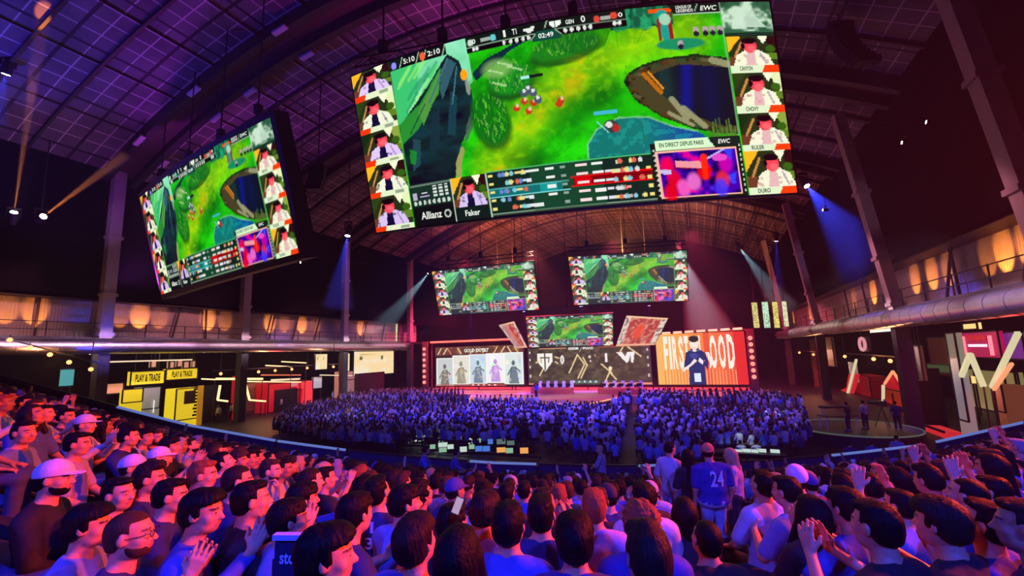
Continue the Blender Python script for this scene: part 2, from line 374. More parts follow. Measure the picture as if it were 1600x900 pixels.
# ================================================================== picture painter for the LED screens
class Paint:
    """A small raster: u to the right 0..1, v up 0..1, linear RGB."""
    def __init__(s, W, H, base=(0, 0, 0)):
        s.W, s.H = W, H; s.a = np.zeros((H, W, 3)); s.a[:] = base
        s.u, s.v = np.meshgrid((np.arange(W) + .5) / W, (np.arange(H) + .5) / H)
    def mix(s, m, c):
        m = np.clip(m, 0, 1)[..., None]; s.a = s.a * (1 - m) + np.asarray(c, float) * m
    def rect(s, u0, v0, u1, v1, c, al=1.0): s.mix(((s.u >= u0) & (s.u < u1) & (s.v >= v0) & (s.v < v1)) * al, c)
    def ell(s, cu, cv, ru, rv, c, al=1.0, soft=.15, rot=0.0):
        soft = min(soft, .5); x, y = (s.u - cu) * 2.35, s.v - cv; x, y = x * cos(rot) + y * sin(rot), -x * sin(rot) + y * cos(rot)
        d = np.sqrt((x / (ru * 2.35)) ** 2 + (y / rv) ** 2); s.mix(np.clip((1 - d) / soft + .5, 0, 1) * al, c)
    def mask_poly(s, P):
        m = np.zeros(s.u.shape, bool); n = len(P)
        for i in range(n):
            (x0, y0), (x1, y1) = P[i], P[(i + 1) % n]
            if y0 == y1: continue
            cnd = (s.v >= min(y0, y1)) & (s.v < max(y0, y1)); m ^= cnd & (s.u < x0 + (s.v - y0) * (x1 - x0) / (y1 - y0))
        return m
    def poly(s, P, c, al=1.0): s.mix(s.mask_poly(P) * al, c)
    def line(s, u0, v0, u1, v1, wd, c, al=1.0, asp=2.35):
        x, y = (s.u - u0) * asp, s.v - v0; dx, dy = (u1 - u0) * asp, v1 - v0; t = np.clip((x * dx + y * dy) / (dx * dx + dy * dy), 0, 1)
        s.mix(np.clip((wd / 2 - np.hypot(x - t * dx, y - t * dy)) / (.35 / s.H) * .5 + .5, 0, 1) * al, c)
    def noise(s, sx, sy, seed, oct=4, warp=0.0):
        r = np.random.RandomState(seed); out = np.zeros(s.u.shape); amp = 1.0; tot = 0
        for o in range(oct):
            nx, ny = int(sx * 2 ** o) + 2, int(sy * 2 ** o) + 2; g = r.rand(ny + 1, nx + 1)
            x, y = s.u * (nx - 1), s.v * (ny - 1); i, j = x.astype(int), y.astype(int); fx, fy = x - i, y - j
            fx, fy = fx * fx * (3 - 2 * fx), fy * fy * (3 - 2 * fy)
            out += amp * ((g[j, i] * (1 - fx) + g[j, i + 1] * fx) * (1 - fy) + (g[j + 1, i] * (1 - fx) + g[j + 1, i + 1] * fx) * fy); tot += amp; amp *= .55
        return out / tot
    def glyph(s, text, u0, v0, u1, v1, c, al=1.0, shear=0.0):
        """Fill letters (from the built-in font's outlines) into the raster."""
        me = text_mesh(text, bold=.04); P = np.array([v.co[:2] for v in me.vertices])
        lo, hi = P.min(0), P.max(0); P = (P - lo) / (hi - lo); P[:, 0] = u0 + (P[:, 0] + shear * P[:, 1]) * (u1 - u0); P[:, 1] = v0 + P[:, 1] * (v1 - v0)
        m = np.zeros(s.u.shape, bool); me.calc_loop_triangles()
        for t in me.loop_triangles:
            A, B, C = (P[i] for i in t.vertices)
            ia, ib = int(max(0, min(A[0], B[0], C[0]) * s.W - 1)), int(min(s.W, max(A[0], B[0], C[0]) * s.W + 2))
            ja, jb = int(max(0, min(A[1], B[1], C[1]) * s.H - 1)), int(min(s.H, max(A[1], B[1], C[1]) * s.H + 2))
            if ia >= ib or ja >= jb: continue
            x, y = s.u[ja:jb, ia:ib], s.v[ja:jb, ia:ib]
            e = lambda p, q: (q[0] - p[0]) * (y - p[1]) - (q[1] - p[1]) * (x - p[0])
            a, b, d = e(A, B), e(B, C), e(C, A)
            m[ja:jb, ia:ib] |= ((a >= 0) & (b >= 0) & (d >= 0)) | ((a <= 0) & (b <= 0) & (d <= 0))
        s.mix(m * al, c)
_TM = {}
def text_mesh(text, bold=0.0, shear=0.0):
    key = (text, bold, shear)
    if key in _TM: return _TM[key]
    cu = bpy.data.curves.new('lettering', 'FONT'); cu.body = text; cu.offset = bold; cu.shear = shear; cu.resolution_u = 3; cu.align_x = 'LEFT'
    o = bpy.data.objects.new('lettering', cu); COL.objects.link(o); dg = bpy.context.evaluated_depsgraph_get()
    me = bpy.data.meshes.new_from_object(o.evaluated_get(dg)); bpy.data.objects.remove(o); bpy.data.curves.remove(cu)
    _TM[key] = me; return me
def lin(r, g, b): return tuple(((x / 255) ** 2.2) for x in (r, g, b))

def portrait(p, u0, v0, u1, v1, style, rnd):
    """One caster window: a seated player with headset in a pale jacket before a green and dark set."""
    du, dv = u1 - u0, v1 - v0
    X = lambda a: u0 + a * du
    Y = lambda a: v0 + a * dv
    clip = p.a.copy()
    bg = [(lin(250, 190, 90), lin(60, 30, 30)), (lin(60, 80, 40), lin(225, 235, 190)), (lin(30, 60, 30), lin(150, 170, 90))][style % 3]
    p.rect(u0, v0, u1, v1, lin(52, 66, 38))
    p.poly([(X(0), Y(.45)), (X(.3), Y(1)), (X(0), Y(1))], bg[0]); p.poly([(X(.75), Y(1)), (X(1), Y(.2)), (X(1), Y(1))], bg[1])
    p.poly([(X(.62), Y(1)), (X(.74), Y(.7)), (X(.86), Y(1))], lin(240, 245, 215)); p.rect(X(0), Y(.0), X(.2), Y(.3), lin(120, 80, 60))
    p.line(X(.12), Y(.3), X(.3), Y(.8), .012, lin(200, 150, 100)); p.ell(X(.88), Y(.55), du * .1, dv * .12, lin(70, 110, 40))
    p.rect(X(.72), Y(.2), X(1), Y(.42), lin(110, 140, 60))
    fx = .5 + rnd.uniform(-.06, .06); jc = [lin(225, 205, 245), lin(235, 238, 215), lin(215, 200, 235)][rnd.randrange(3)] if style < 3 else lin(238, 238, 215)
    p.poly([(X(fx - .38), Y(0)), (X(fx - .3), Y(.34)), (X(fx - .1), Y(.5)), (X(fx + .14), Y(.52)), (X(fx + .36), Y(.36)), (X(fx + .46), Y(0))], jc)
    p.poly([(X(fx - .12), Y(0)), (X(fx - .07), Y(.46)), (X(fx + .07), Y(.46)), (X(fx + .1), Y(0))], lin(30, 30, 70) if style < 3 else lin(225, 190, 190))
    for i in range(7): p.ell(X(fx + rnd.uniform(-.34, .38)), Y(rnd.uniform(.02, .4)), du * .035, dv * .04, lin(60, 50, 90) if style < 3 else lin(200, 150, 150), .6)
    p.line(X(fx + .2), Y(.4), X(fx + .3), Y(.05), .01, lin(150, 130, 170), .7)
    p.ell(X(fx), Y(.64), du * .145, dv * .22, lin(236, 100, 112)); p.ell(X(fx + .03), Y(.56), du * .09, dv * .1, lin(240, 130, 135), .8)
    p.ell(X(fx - .01), Y(.82), du * .165, dv * .10, lin(35, 14, 22)); p.ell(X(fx - .14), Y(.66), du * .045, dv * .09, lin(20, 16, 24))
    m = ((p.u >= u0) & (p.u < u1) & (p.v >= v0) & (p.v < v1))[..., None]; p.a = np.where(m, p.a, clip)

def match_picture(W, H):
    p = Paint(W, H); rnd = random.Random(3)
    n1, n2, n3 = p.noise(6, 3, 1), p.noise(18, 9, 2), p.noise(60, 30, 5, 3)
    g = np.clip(.5 + (n1 - .5) * 1.6 + (n2 - .5) * .9, 0, 1)
    p.a = np.stack([.010 + .05 * g, .16 + .52 * g, .008 + .006 * g], -1); p.mix(np.clip((n3 - .54) * 5, 0, 1) * .25, (.08, .72, .02)); p.mix(np.clip((.44 - n3) * 6, 0, 1) * .3, (.0, .20, .01)); p.mix(np.clip((.42 - n1) * 6, 0, 1) * .5, (.005, .26, .01))
    # sunlit track across the field
    def band(P, wd, c, al):
        for (a, b), (c2, d) in zip(P[:-1], P[1:]): p.line(a, b, c2, d, wd, c, al)
    x, y = p.u * 2.35, p.v
    dmin = np.full(p.u.shape, 9.)
    for (a, b), (c2, d) in zip([(.36, .26), (.42, .42), (.50, .60), (.60, .74), (.72, .82), (.82, .86)][:-1], [(.42, .42), (.50, .60), (.60, .74), (.72, .82), (.82, .86)]):
        dx, dy = (c2 - a) * 2.35, d - b; t = np.clip(((x - a * 2.35) * dx + (y - b) * dy) / (dx * dx + dy * dy), 0, 1)
        dmin = np.minimum(dmin, np.hypot(x - a * 2.35 - t * dx, y - b - t * dy))
    p.mix(np.clip(1.1 - dmin / .15, 0, 1) * (.25 + .6 * np.clip(n1 - .3, 0, 1)), (.50, .60, .02))
    p.mix(np.clip((n2 - .52) * 5, 0, 1) * np.clip(1.1 - dmin / .10, 0, 1) * .8 * (p.u < .66), (.70, .45, .05))
    p.mix(np.clip(1 - dmin / .2, 0, 1) * .2 * np.clip((n3 - .52) * 6, 0, 1), (.85, .85, .12))
    for s_ in range(26):
        a, b = rnd.uniform(.36, .85), rnd.uniform(.26, .9); p.line(a, b, a + rnd.uniform(-.05, .05), b + rnd.uniform(.02, .1), .004, (.05, .25, .02), .5)
    # pale mist, upper corner
    p.poly([(.13, .62), (.13, 1), (.345, 1), (.345, .78), (.29, .72)], (.10, .55, .22)); mk = p.mask_poly([(.19, .72), (.22, 1), (.345, 1), (.345, .76), (.31, .70)])
    p.mix(mk * (.45 + .8 * (n2 - .3)), (.42, .82, .62))
    for i in range(30):
        a = rnd.uniform(.135, .27); b = rnd.uniform(.68, .95); p.line(a, b - .05, a + .04, b + .04, .018, rnd.choice([(.10, .62, .10), (.35, .8, .25), (.05, .35, .2), (.45, .85, .4)]), .6)
    # dark cliff
    cliff = [(.292, .93), (.276, .90), (.235, .80), (.185, .70), (.133, .60), (.133, .24), (.262, .24), (.285, .40), (.335, .56), (.338, .70), (.325, .80), (.318, .88)]
    p.poly([(a - .0, b + .01) for a, b in cliff], (.008, .03, .035)); cm = p.mask_poly(cliff)
    nz = p.noise(10, 14, 9); p.mix(cm * np.clip((nz - .48) * 5, 0, 1), (.012, .06, .075)); p.mix(cm * np.clip((.42 - nz) * 5, 0, 1), (.003, .006, .02))
    p.poly([(.133, .62), (.20, .71), (.27, .88), (.255, .74), (.18, .56), (.133, .50)], (.05, .30, .06)); p.poly([(.19, .66), (.265, .86), (.255, .76), (.20, .58)], (.12, .34, .09))
    for P, c in (([(.15, .33), (.165, .52), (.185, .50), (.175, .36)], (.035, .10, .12)), ([(.205, .42), (.225, .62), (.25, .66), (.235, .44)], (.015, .05, .07)),
                 ([(.26, .50), (.285, .74), (.30, .70), (.28, .48)], (.02, .08, .11)), ([(.27, .86), (.29, .92), (.31, .88), (.262, .70), (.258, .76)], (.07, .16, .20)),
                 ([(.145, .38), (.15, .46), (.17, .44), (.16, .36)], (.03, .30, .05)), ([(.30, .42), (.31, .52), (.33, .60), (.325, .50)], (.10, .16, .12)),
                 ([(.264, .24), (.27, .33), (.29, .42), (.298, .40), (.282, .30), (.28, .24)], (.42, .36, .18))): p.poly(P, c, .85)
    p.line(.29, .915, .225, .70, .010, (.10, .20, .24)); p.line(.31, .86, .285, .66, .008, (.10, .22, .28)); p.line(.213, .70, .16, .55, .006, (.01, .04, .06))
    p.ell(.325, .805, .009, .030, (.95, .42, .06)); p.ell(.33, .74, .006, .05, (.35, .42, .35), .8)
    # bushes and mounds
    def bush(cu, cv, ru, rv, c, seed, rot=0):
        p.ell(cu, cv - .03, ru * 1.08, rv * 1.05, (.01, .08, .02), .8, .25, rot); p.ell(cu, cv, ru, rv, c, 1, .3, rot); r = random.Random(seed)
        for i in range(120):
            t, q = r.uniform(0, 2 * pi), sqrt(r.random()) * .95; a, b = cu + ru * q * cos(t), cv + rv * q * sin(t)
            p.line(a, b, a + r.uniform(-.006, .006), b + .025, .005, r.choice([(.02, .35, .02), (.12, .5, .05), (.01, .12, .03), (.3, .55, .16)]), .75)
    bush(.372, .545, .042, .15, (.01, .20, .02), 4, .2); bush(.43, .735, .05, .085, (.03, .30, .04), 5); bush(.56, .86, .075, .065, (.03, .24, .03), 6, .15)
    p.poly([(.345, .80), (.38, .86), (.46, .92), (.50, .93), (.44, .88), (.40, .82), (.352, .76)], (.005, .04, .06)); p.ell(.405, .80, .035, .05, (.28, .50, .18), .7, .8)
    for a, b in ((.385, .80), (.41, .83), (.39, .73), (.43, .80)): p.line(a, b, a + .03, b - .03, .010, (.55, .75, .42), .7)
    p.poly([(.50, .93), (.52, .86), (.60, .79), (.645, .83), (.66, .90), (.65, .93)], (.01, .16, .02), .55)
    p.rect(.66, .90, .79, 1.0, (.01, .10, .06)); 
    for i in range(40): p.ell(rnd.uniform(.66, .785), rnd.uniform(.91, 1), .008, .03, rnd.choice([(.02, .25, .12), (.05, .4, .2), (.01, .08, .05)]), .7)
    # lake
    lake = [(.575, .25), (.578, .33), (.60, .40), (.65, .45), (.71, .44), (.76, .38), (.81, .345), (.83, .30), (.83, .25)]
    p.poly(lake, (.015, .22, .20)); lm = p.mask_poly(lake); p.mix(lm * np.clip((p.u - .70) * 12, 0, 1), (.01, .12, .36)); p.mix(lm * (n3 > .6) * .3, (.1, .5, .45))
    for (a, b), (c2, d) in zip(lake[:-3], lake[1:-2]): p.line(a, b, c2, d, .008, (.30, .62, .36), .7)
    # pit of rock
    OUT = [(.672, .63), (.682, .67), (.71, .705), (.76, .735), (.83, .742), (.895, .715), (.895, .32), (.86, .325), (.80, .36), (.74, .43), (.69, .53)]
    p.poly(OUT, (.015, .05, .012)); p.poly([(.785 + (a - .785) * .94, .54 + (b - .54) * .93) for a, b in OUT[:5]] + [(.895, .70), (.895, .335)] + [(.785 + (a - .785) * .94, .54 + (b - .54) * .93) for a, b in OUT[7:]], (.09, .08, .035))
    om = p.mask_poly(OUT)[..., None]; keep = p.a.copy()
    for i in range(70):
        (a, b), (c2, d) = (lambda k: (OUT[k], OUT[(k + 1) % 11]))(rnd.choice([0, 1, 2, 3, 4, 7, 8, 9, 10])); t = rnd.random(); x0, y0 = a + (c2 - a) * t, b + (d - b) * t; x0 += (.79 - x0) * .12; y0 += (.54 - y0) * .12
        p.line(x0, y0, x0 + (c2 - a) * .12 + rnd.uniform(-.01, .01), y0 + (d - b) * .12, .018, rnd.choice([(.10, .08, .03), (.03, .05, .02), (.16, .14, .07), (.05, .10, .04), (.13, .06, .02), (.01, .015, .01)]), .8)
    p.a = np.where(om, p.a, keep)
    INN = [(.718, .62), (.742, .665), (.79, .695), (.895, .665), (.895, .36), (.855, .37), (.80, .435), (.752, .53)]
    p.poly(INN, (.003, .014, .024)); im = p.mask_poly(INN); p.mix(im * np.exp(-((p.u - .80 - (p.v - .6) * .06) / .012) ** 2) * .9, (.012, .03, .28)); p.mix(im * np.exp(-((p.u - .845) / .02) ** 2) * .5, (.006, .02, .12)); p.mix(im * np.exp(-((p.u - .755) / .018) ** 2) * .6 * (p.v > .5), (.02, .08, .07)); p.mix(im * np.clip((.50 - p.v) * 5, 0, 1) * .6, (.004, .012, .01))
    p.line(.715, .66, .745, .56, .022, (.50, .20, .04)); p.line(.725, .67, .75, .58, .010, (.75, .35, .08))
    for a, b, c2, d, wd in ((.765, .52, .79, .42, .03), (.785, .47, .825, .37, .03), (.755, .45, .80, .38, .02), (.86, .705, .895, .68, .035)): p.line(a, b, c2, d, wd, (.36, .36, .22), .9)
    for i in range(14): a = .835 + i * .004; p.line(a, .27 + rnd.uniform(0, .05), a, .34 + rnd.uniform(0, .07), .006, (.14, .24, .06), .9)
    # figures on the field: plain coloured blobs
    for a, b in ((.435, .57), (.455, .60), (.475, .585), (.462, .545), (.477, .635), (.53, .56), (.535, .575)): p.ell(a, b, .008, .018, (.55, .09, .05)); p.ell(a + .003, b + .012, .004, .010, (.75, .55, .4))
    for a, b in ((.468, .66), (.478, .64), (.458, .645), (.486, .60)): p.ell(a, b, .009, .022, (.10, .14, .18)); p.ell(a, b + .01, .004, .01, (.7, .75, .7))
    p.rect(.455, .715, .475, .735, (.45, .8, .75)); p.rect(.475, .715, .505, .735, (.01, .02, .02))
    p.rect(.598, .478, .648, .494, (.12, .5, .6)); p.ell(.632, .41, .016, .035, (.05, .08, .07)); p.ell(.628, .42, .008, .015, (.7, .72, .7)); p.ell(.642, .40, .007, .02, (.5, .06, .05)); p.line(.605, .44, .625, .38, .006, (.3, .7, .7))
    p.rect(.745, .965, .79, .985, (.80, .15, .05)); p.line(.770, .955, .775, .84, .05, (.03, .38, .32)); p.line(.785, .95, .783, .83, .02, (.35, .04, .04)); p.line(.762, .93, .76, .83, .016, (.30, .05, .05)); p.ell(.775, .93, .012, .03, (.4, .65, .5))
    p.ell(.80, .80, .05, .03, (.03, .30, .16))
    for a in (.80, .835, .855, .87, .885): p.ell(a, .865 if a > .82 else .80, .006, .018, (.5, .4, .45)); p.ell(a, .845 if a > .82 else .785, .006, .014, (.03, .02, .06))
    # ---------------- overlays
    K = (.004, .018, .012); E_ = (.40, .55, .42)
    p.rect(.0, .828, .13, 1, (.02, .05, .03)); p.rect(.13, .94, .29, 1, K)
    p.ell(.142, .965, .008, .02, (.35, .35, .9)); p.poly([(.158, .94), (.17, 1), (.218, 1), (.206, .94)], (.002, .01, .007)); p.poly([(.226, .94), (.238, 1), (.29, 1), (.278, .94)], (.002, .01, .007))
    for a in (.158, .206, .226, .278): p.line(a, .94, a + .012, 1, .006, E_)
    p.ell(.226, .968, .008, .022, (.8, .2, .1))
    p.rect(.342, .915, .697, 1, K); p.poly([(.342, .918), (.342, .945), (.505, .945), (.492, .912)], (.001, .002, .002)); p.poly([(.697, .918), (.697, .952), (.545, .952), (.558, .918)], (.001, .002, .002))
    p.line(.342, .945, .505, .945, .005, E_); p.line(.505, .945, .49, .914, .005, E_); p.line(.545, .952, .697, .952, .005, E_); p.line(.545, .952, .558, .918, .005, E_)
    p.poly([(.492, .90), (.505, .95), (.545, .95), (.558, .90)], (.01, .10, .07)); p.line(.524, .965, .531, 1, .006, E_)
    for a in (.435, .451, .465, .479, .491): p.ell(a - .005, .928, .004, .012, (.7, .75, .7))
    for a in (.567, .581, .595, .609, .621): p.ell(a, .934, .004, .012, (.7, .75, .7))
    for a, b in ((.358, .93), (.366, .93), (.672, .935), (.682, .935)): p.ell(a, b, .004, .012, (.75, .78, .74))
    for a, b, c in ((.352, .968, (.6, .7, .65)), (.407, .968, (.2, .6, .6)), (.636, .968, (.7, .12, .1)), (.672, .975, (.7, .12, .1))): p.ell(a, b, .007, .018, c)
    p.rect(.378, .956, .398, .980, (.5, .55, .5), .8); p.rect(.645, .957, .665, .981, (.5, .55, .5), .8)
    p.poly([(.475, .975), (.503, .985), (.497, .958), (.488, .950)], (.75, .78, .72)); p.poly([(.535, .992), (.560, .994), (.560, .972), (.5475, .955), (.535, .972)], (.85, .88, .82)); p.line(.5475, .990, .5475, .957, .004, K)
    p.poly([(.785, 1), (.795, .948), (.893, .948), (.893, 1)], K); p.line(.795, .948, .893, .948, .005, E_); p.line(.838, .96, .845, .993, .005, E_)
    # left and right caster columns
    for i in range(5):
        v1 = [1.0, .828, .62, .415, .215][i]; v0 = [.828, .62, .415, .215, .0][i]
        portrait(p, .0, v0 + .028, .128, v1, i % 3, rnd); p.poly([(0, v0), (0, v0 + .034), (.128, v0 + .034), (.128, v0)], lin(225, 235, 205)); p.poly([(0, v0), (0, v0 + .034), (.04, v0 + .034), (.034, v0)], lin(230, 90, 50)); p.rect(.086, v0 + .008, .112, v0 + .024, (.2, .25, .18), .7)
    for i in range(4):
        v1 = [.825, .635, .425, .225][i]; v0 = [.635, .425, .225, .0][i]
        portrait(p, .897, v0 + .038, 1.0, v1, 3 + i, rnd); p.rect(.897, v0, 1, v0 + .038, lin(222, 235, 205)); p.poly([(.963, v0), (.97, v0 + .038), (1, v0 + .038), (1, v0)], lin(235, 95, 50))
    p.rect(.893, .84, 1, 1, (.05, .16, .09)); rp = p.noise(40, 18, 21, 3); mm = (p.u > .893) & (p.v > .85); p.mix(mm * np.clip((rp - .5) * 6, 0, 1), (.60, .75, .60)); p.mix(mm * np.clip((.42 - rp) * 6, 0, 1), (.02, .09, .05))
    p.poly([(.91, .86), (.93, .97), (.95, .985), (.965, .93), (.985, .87)], (.62, .76, .64), .8); p.rect(.893, .825, 1, .842, (.01, .05, .03)); p.line(.893, 0, .893, 1, .005, E_, .6)
    p.line(.129, .24, .129, .94, .004, E_, .4)
    # lower strip
    p.rect(.13, 0, .893, .245, K)
    p.rect(.132, .115, .247, .238, (.012, .05, .035)); p.rect(.132, .0, .247, .11, (.002, .008, .008)); p.line(.132, .24, .247, .24, .006, E_); p.line(.248, 0, .248, .245, .006, (.5, .6, .5))
    p.rect(.137, .155, .15, .20, (.5, .45, .6)); 
    for i in range(3):
        for j in range(4): p.rect(.197 + i * .016, .165 + j * .018, .207 + i * .016, .175 + j * .018, (.65, .7, .66)); 
    for i in range(8): p.ell(.142 + i * .0135, .135, .004, .014, (.6, .66, .6))
    p.rect(.162, .185, .18, .192, (.7, .7, .7)); p.rect(.158, .17, .186, .176, (.6, .45, .7))
    p.ell(.228, .055, .009, .023, (.6, .68, .62)); p.ell(.228, .055, .006, .016, K)
    portrait(p, .25, .075, .338, .244, 0, random.Random(11)); p.rect(.25, 0, .338, .075, (.004, .022, .016))
    p.line(.339, .0, .339, .245, .005, (.45, .6, .45))
    p.rect(.341, .012, .706, .25, (.004, .035, .022)); p.line(.341, .012, .706, .012, .006, E_); p.line(.341, .252, .706, .252, .006, (.12, .5, .2)); p.mix(((p.u > .44) & (p.u < .60) & (p.v < .25) & (p.v > .012)) * .5, (.02, .13, .06))
    p.rect(.341, .105, .51, .155, (.015, .20, .20)); p.rect(.46, .105, .50, .155, (.02, .36, .34)); p.line(.341, .155, .525, .155, .006, (.25, .6, .6)); p.line(.341, .105, .525, .105, .006, (.25, .6, .6))
    p.rect(.535, .118, .703, .168, (.25, .01, .01)); p.rect(.537, .115, .575, .165, (.65, .01, .01)); p.line(.53, .168, .703, .17, .006, (.8, .04, .04)); p.line(.53, .118, .703, .12, .006, (.8, .04, .04))
    for j in range(5):
        y0 = .042 + j * .046
        for k_, (a, wd, c) in enumerate(((.349, .005, (.8, .7, .3)), (.697, .005, (.8, .7, .3)), (.415, .007, (.7, .65, .3)), (.428, .006, (.5, .7, .7)), (.438, .006, (.75, .75, .8)), (.452, .012, (.75, .78, .75)), (.486, .010, (.8, .82, .8)), (.556, .012, (.85, .7, .7)), (.590, .011, (.8, .82, .8)), (.612, .007, (.7, .7, .75)), (.624, .006, (.75, .7, .35)), (.634, .004, (.6, .75, .6)), (.648, .006, (.75, .4, .35)))):
            if rnd.random() < .85: p.rect(a - wd, y0 - .010 + .006 * rnd.random(), a + wd, y0 + .010, c)
        for k_ in range(5): p.ell(.39 + rnd.uniform(-.02, .04), y0, .005, .012, rnd.choice([(.7, .2, .15), (.3, .6, .7), (.75, .7, .3), (.2, .3, .6)])); p.ell(.645 + rnd.uniform(-.02, .04), y0, .005, .012, rnd.choice([(.7, .2, .15), (.3, .6, .7), (.75, .7, .3), (.7, .7, .7)]))
        p.rect(.51, y0 - .006, .522, y0 + .006, (.3, .4, .35))
    # crowd inset
    p.rect(.706, 0, .893, .30, K); p.poly([(.716, .262), (.716, .312), (.825, .312), (.838, .262)], lin(215, 240, 205)); p.poly([(.828, .312), (.84, .262), (.893, .262), (.893, .312)], (.01, .03, .02))
    p.rect(.714, .012, .884, .258, lin(240, 190, 170)); p.rect(.718, .02, .880, .25, (.10, .02, .45)); cm2 = (p.u > .718) & (p.u < .880) & (p.v > .02) & (p.v < .25)
    rp = p.noise(44, 20, 31, 3); p.mix(cm2 * np.clip((rp - .5) * 7, 0, 1) * (p.u < .81), (.75, .05, .35)); p.mix(cm2 * np.clip((.44 - rp) * 7, 0, 1), (.01, .0, .12)); p.mix(cm2 * (p.u > .81) * np.clip((rp - .52) * 7, 0, 1), (.10, .12, .85))
    for a, b, c in ((.735, .18, (.8, .04, .12)), (.745, .11, (.75, .03, .06)), (.762, .06, (.85, .2, .55)), (.785, .09, (.8, .25, .6)), (.81, .14, (.95, .06, .02)), (.855, .17, (.6, .05, .45)), (.845, .09, (.75, .08, .1)), (.84, .05, (.12, .10, .8)), (.735, .04, (.75, .03, .05))): p.ell(a, b, .014, .045, c, .9, .5)
    p.poly([(.752, .17), (.752, .205), (.806, .19), (.806, .155)], (.80, .38, .42)); p.line(.752, .168, .806, .152, .006, (.25, .02, .02)); p.poly([(.72, .14), (.72, .165), (.74, .16), (.74, .135)], (.6, .55, .8)); p.line(.81, .11, .812, .215, .03, (.95, .09, .02)); p.line(.82, .205, .855, .245, .008, (.55, .55, .95)); p.ell(.845, .205, .016, .02, (.75, .15, .6))
    for j in range(10): p.ell(.711, .03 + j * .026, .002, .006, (.6, .7, .6)); p.ell(.889, .03 + j * .026, .002, .006, (.6, .7, .6))
    return p
PIC = match_picture(720, 306)
# strong, slightly over-bright LED look
PIC.a = np.clip(PIC.a, 0, 1) ** 1.22
_g = PIC.a.mean(-1, keepdims=True); PIC.a = np.clip(_g + (PIC.a - _g) * 1.12, 0, 1)

class Screen:
    """A hung LED wall: gently bowed cabinet, picture face, lettering."""
    def __init__(s, pos, yaw, tilt, roll, wd, ht, sag=0.0, skew=0.0):
        r = np.array([cos(yaw), sin(yaw), 0]); n = np.array([sin(yaw), -cos(yaw), 0]); z = np.array([0, 0, 1.])
        up = cos(tilt) * z + sin(tilt) * n; s.n = cos(tilt) * n - sin(tilt) * z
        s.r = cos(roll) * r + sin(roll) * up; s.u = cos(roll) * up - sin(roll) * r
        s.c = np.array(pos, float); s.w, s.h, s.sag, s.skew = wd, ht, sag, skew
    def P(s, u, v, d=0.0):
        a, b = 2 * u - 1, 2 * v - 1
        return s.c + s.r * (s.w / 2 * a + s.skew * b) + s.u * s.h / 2 * b + s.n * (s.sag * (1 - a * a) + d)
    def face(s, name, paint, nu, nv, material, parent, d=0.0):
        us, vs = np.linspace(0, 1, nu + 1), np.linspace(0, 1, nv + 1); U, Vv = np.meshgrid(us, vs)
        A = (2 * U - 1)[..., None]; B = (2 * Vv - 1)[..., None]
        co = s.c + s.r * (s.w / 2 * A + s.skew * B) + s.u * s.h / 2 * B + s.n * (s.sag * (1 - A * A) + d)
        i, j = np.meshgrid(np.arange(nu), np.arange(nv)); k = (j * (nu + 1) + i).ravel()
        F = np.stack([k, k + 1, k + nu + 2, k + nu + 1], 1)
        me = bpy.data.meshes.new(name); me.vertices.add(co.size // 3); me.vertices.foreach_set('co', co.reshape(-1).astype(np.float32))
        me.loops.add(F.size); me.loops.foreach_set('vertex_index', F.ravel().astype(np.int32)); me.polygons.add(len(F)); me.polygons.foreach_set('loop_start', np.arange(0, F.size, 4).astype(np.int32))
        me.update(calc_edges=True)
        col = np.ones((nv + 1, nu + 1, 4), np.float32); H, W = paint.a.shape[:2]
        jj = np.clip((Vv * H - .5).round().astype(int), 0, H - 1); ii = np.clip((U * W - .5).round().astype(int), 0, W - 1)
        if W > nu * 1.5:                                  # average when the face is coarser than the picture
            k2 = max(1, int(W / nu)); acc = 0
            for dy in range(-(k2 // 2), k2 // 2 + 1):
                for dx in range(-(k2 // 2), k2 // 2 + 1): acc = acc + paint.a[np.clip(jj + dy, 0, H - 1), np.clip(ii + dx, 0, W - 1)]
            col[..., :3] = acc / (2 * (k2 // 2) + 1) ** 2
        else: col[..., :3] = paint.a[jj, ii]
        at_ = me.color_attributes.new('Col', 'FLOAT_COLOR', 'POINT'); at_.data.foreach_set('color', col.ravel())
        me.materials.append(material); o = bpy.data.objects.new(name, me); COL.objects.link(o); o.parent = parent; o.matrix_parent_inverse = parent.matrix_basis.inverted(); return o
    def cabinet(s, parent, depth=.35, rim=.08, n=12):
        m = MB(); us = np.linspace(0, 1, n + 1); e = rim / s.w; f = rim / s.h; vs = []; fs = []
        for a in us:
            uu = a * (1 + 2 * e) - e
            for v, d in ((-f, -.01), (1 + f, -.01), (1 + f, -depth), (-f, -depth)): vs.append(s.P(uu, v, d))
        for i in range(n):
            for k in range(4): fs.append((i * 4 + k, i * 4 + (k + 1) % 4, i * 4 + 4 + (k + 1) % 4, i * 4 + 4 + k))
        fs += [(0, 1, 2, 3), (n * 4 + 3, n * 4 + 2, n * 4 + 1, n * 4)]
        m._add(vs, fs); return m.build('cabinet', M_black, parent)
    def text(s, items, material, parent, name='lettering'):
        m = MB()
        for t, u0, v0, u1, v1, *sh in items:
            me = text_mesh(t, .02, sh[0] if sh else 0.0); Q = np.array([v.co[:2] for v in me.vertices]); lo, hi = Q.min(0), Q.max(0); Q = (Q - lo) / (hi - lo)
            m._add([s.P(u0 + q[0] * (u1 - u0), v0 + q[1] * (v1 - v0), .03) for q in Q], [tuple(pl.vertices) for pl in me.polygons])
        return m.build(name, material, parent)
M_led = vcol_mat('led_picture', 1.15)
M_ltext = emis('led_white_text', (.85, .9, .82), 1.0)
M_ldark = emis('led_dark_text', (.02, .05, .03), .3)
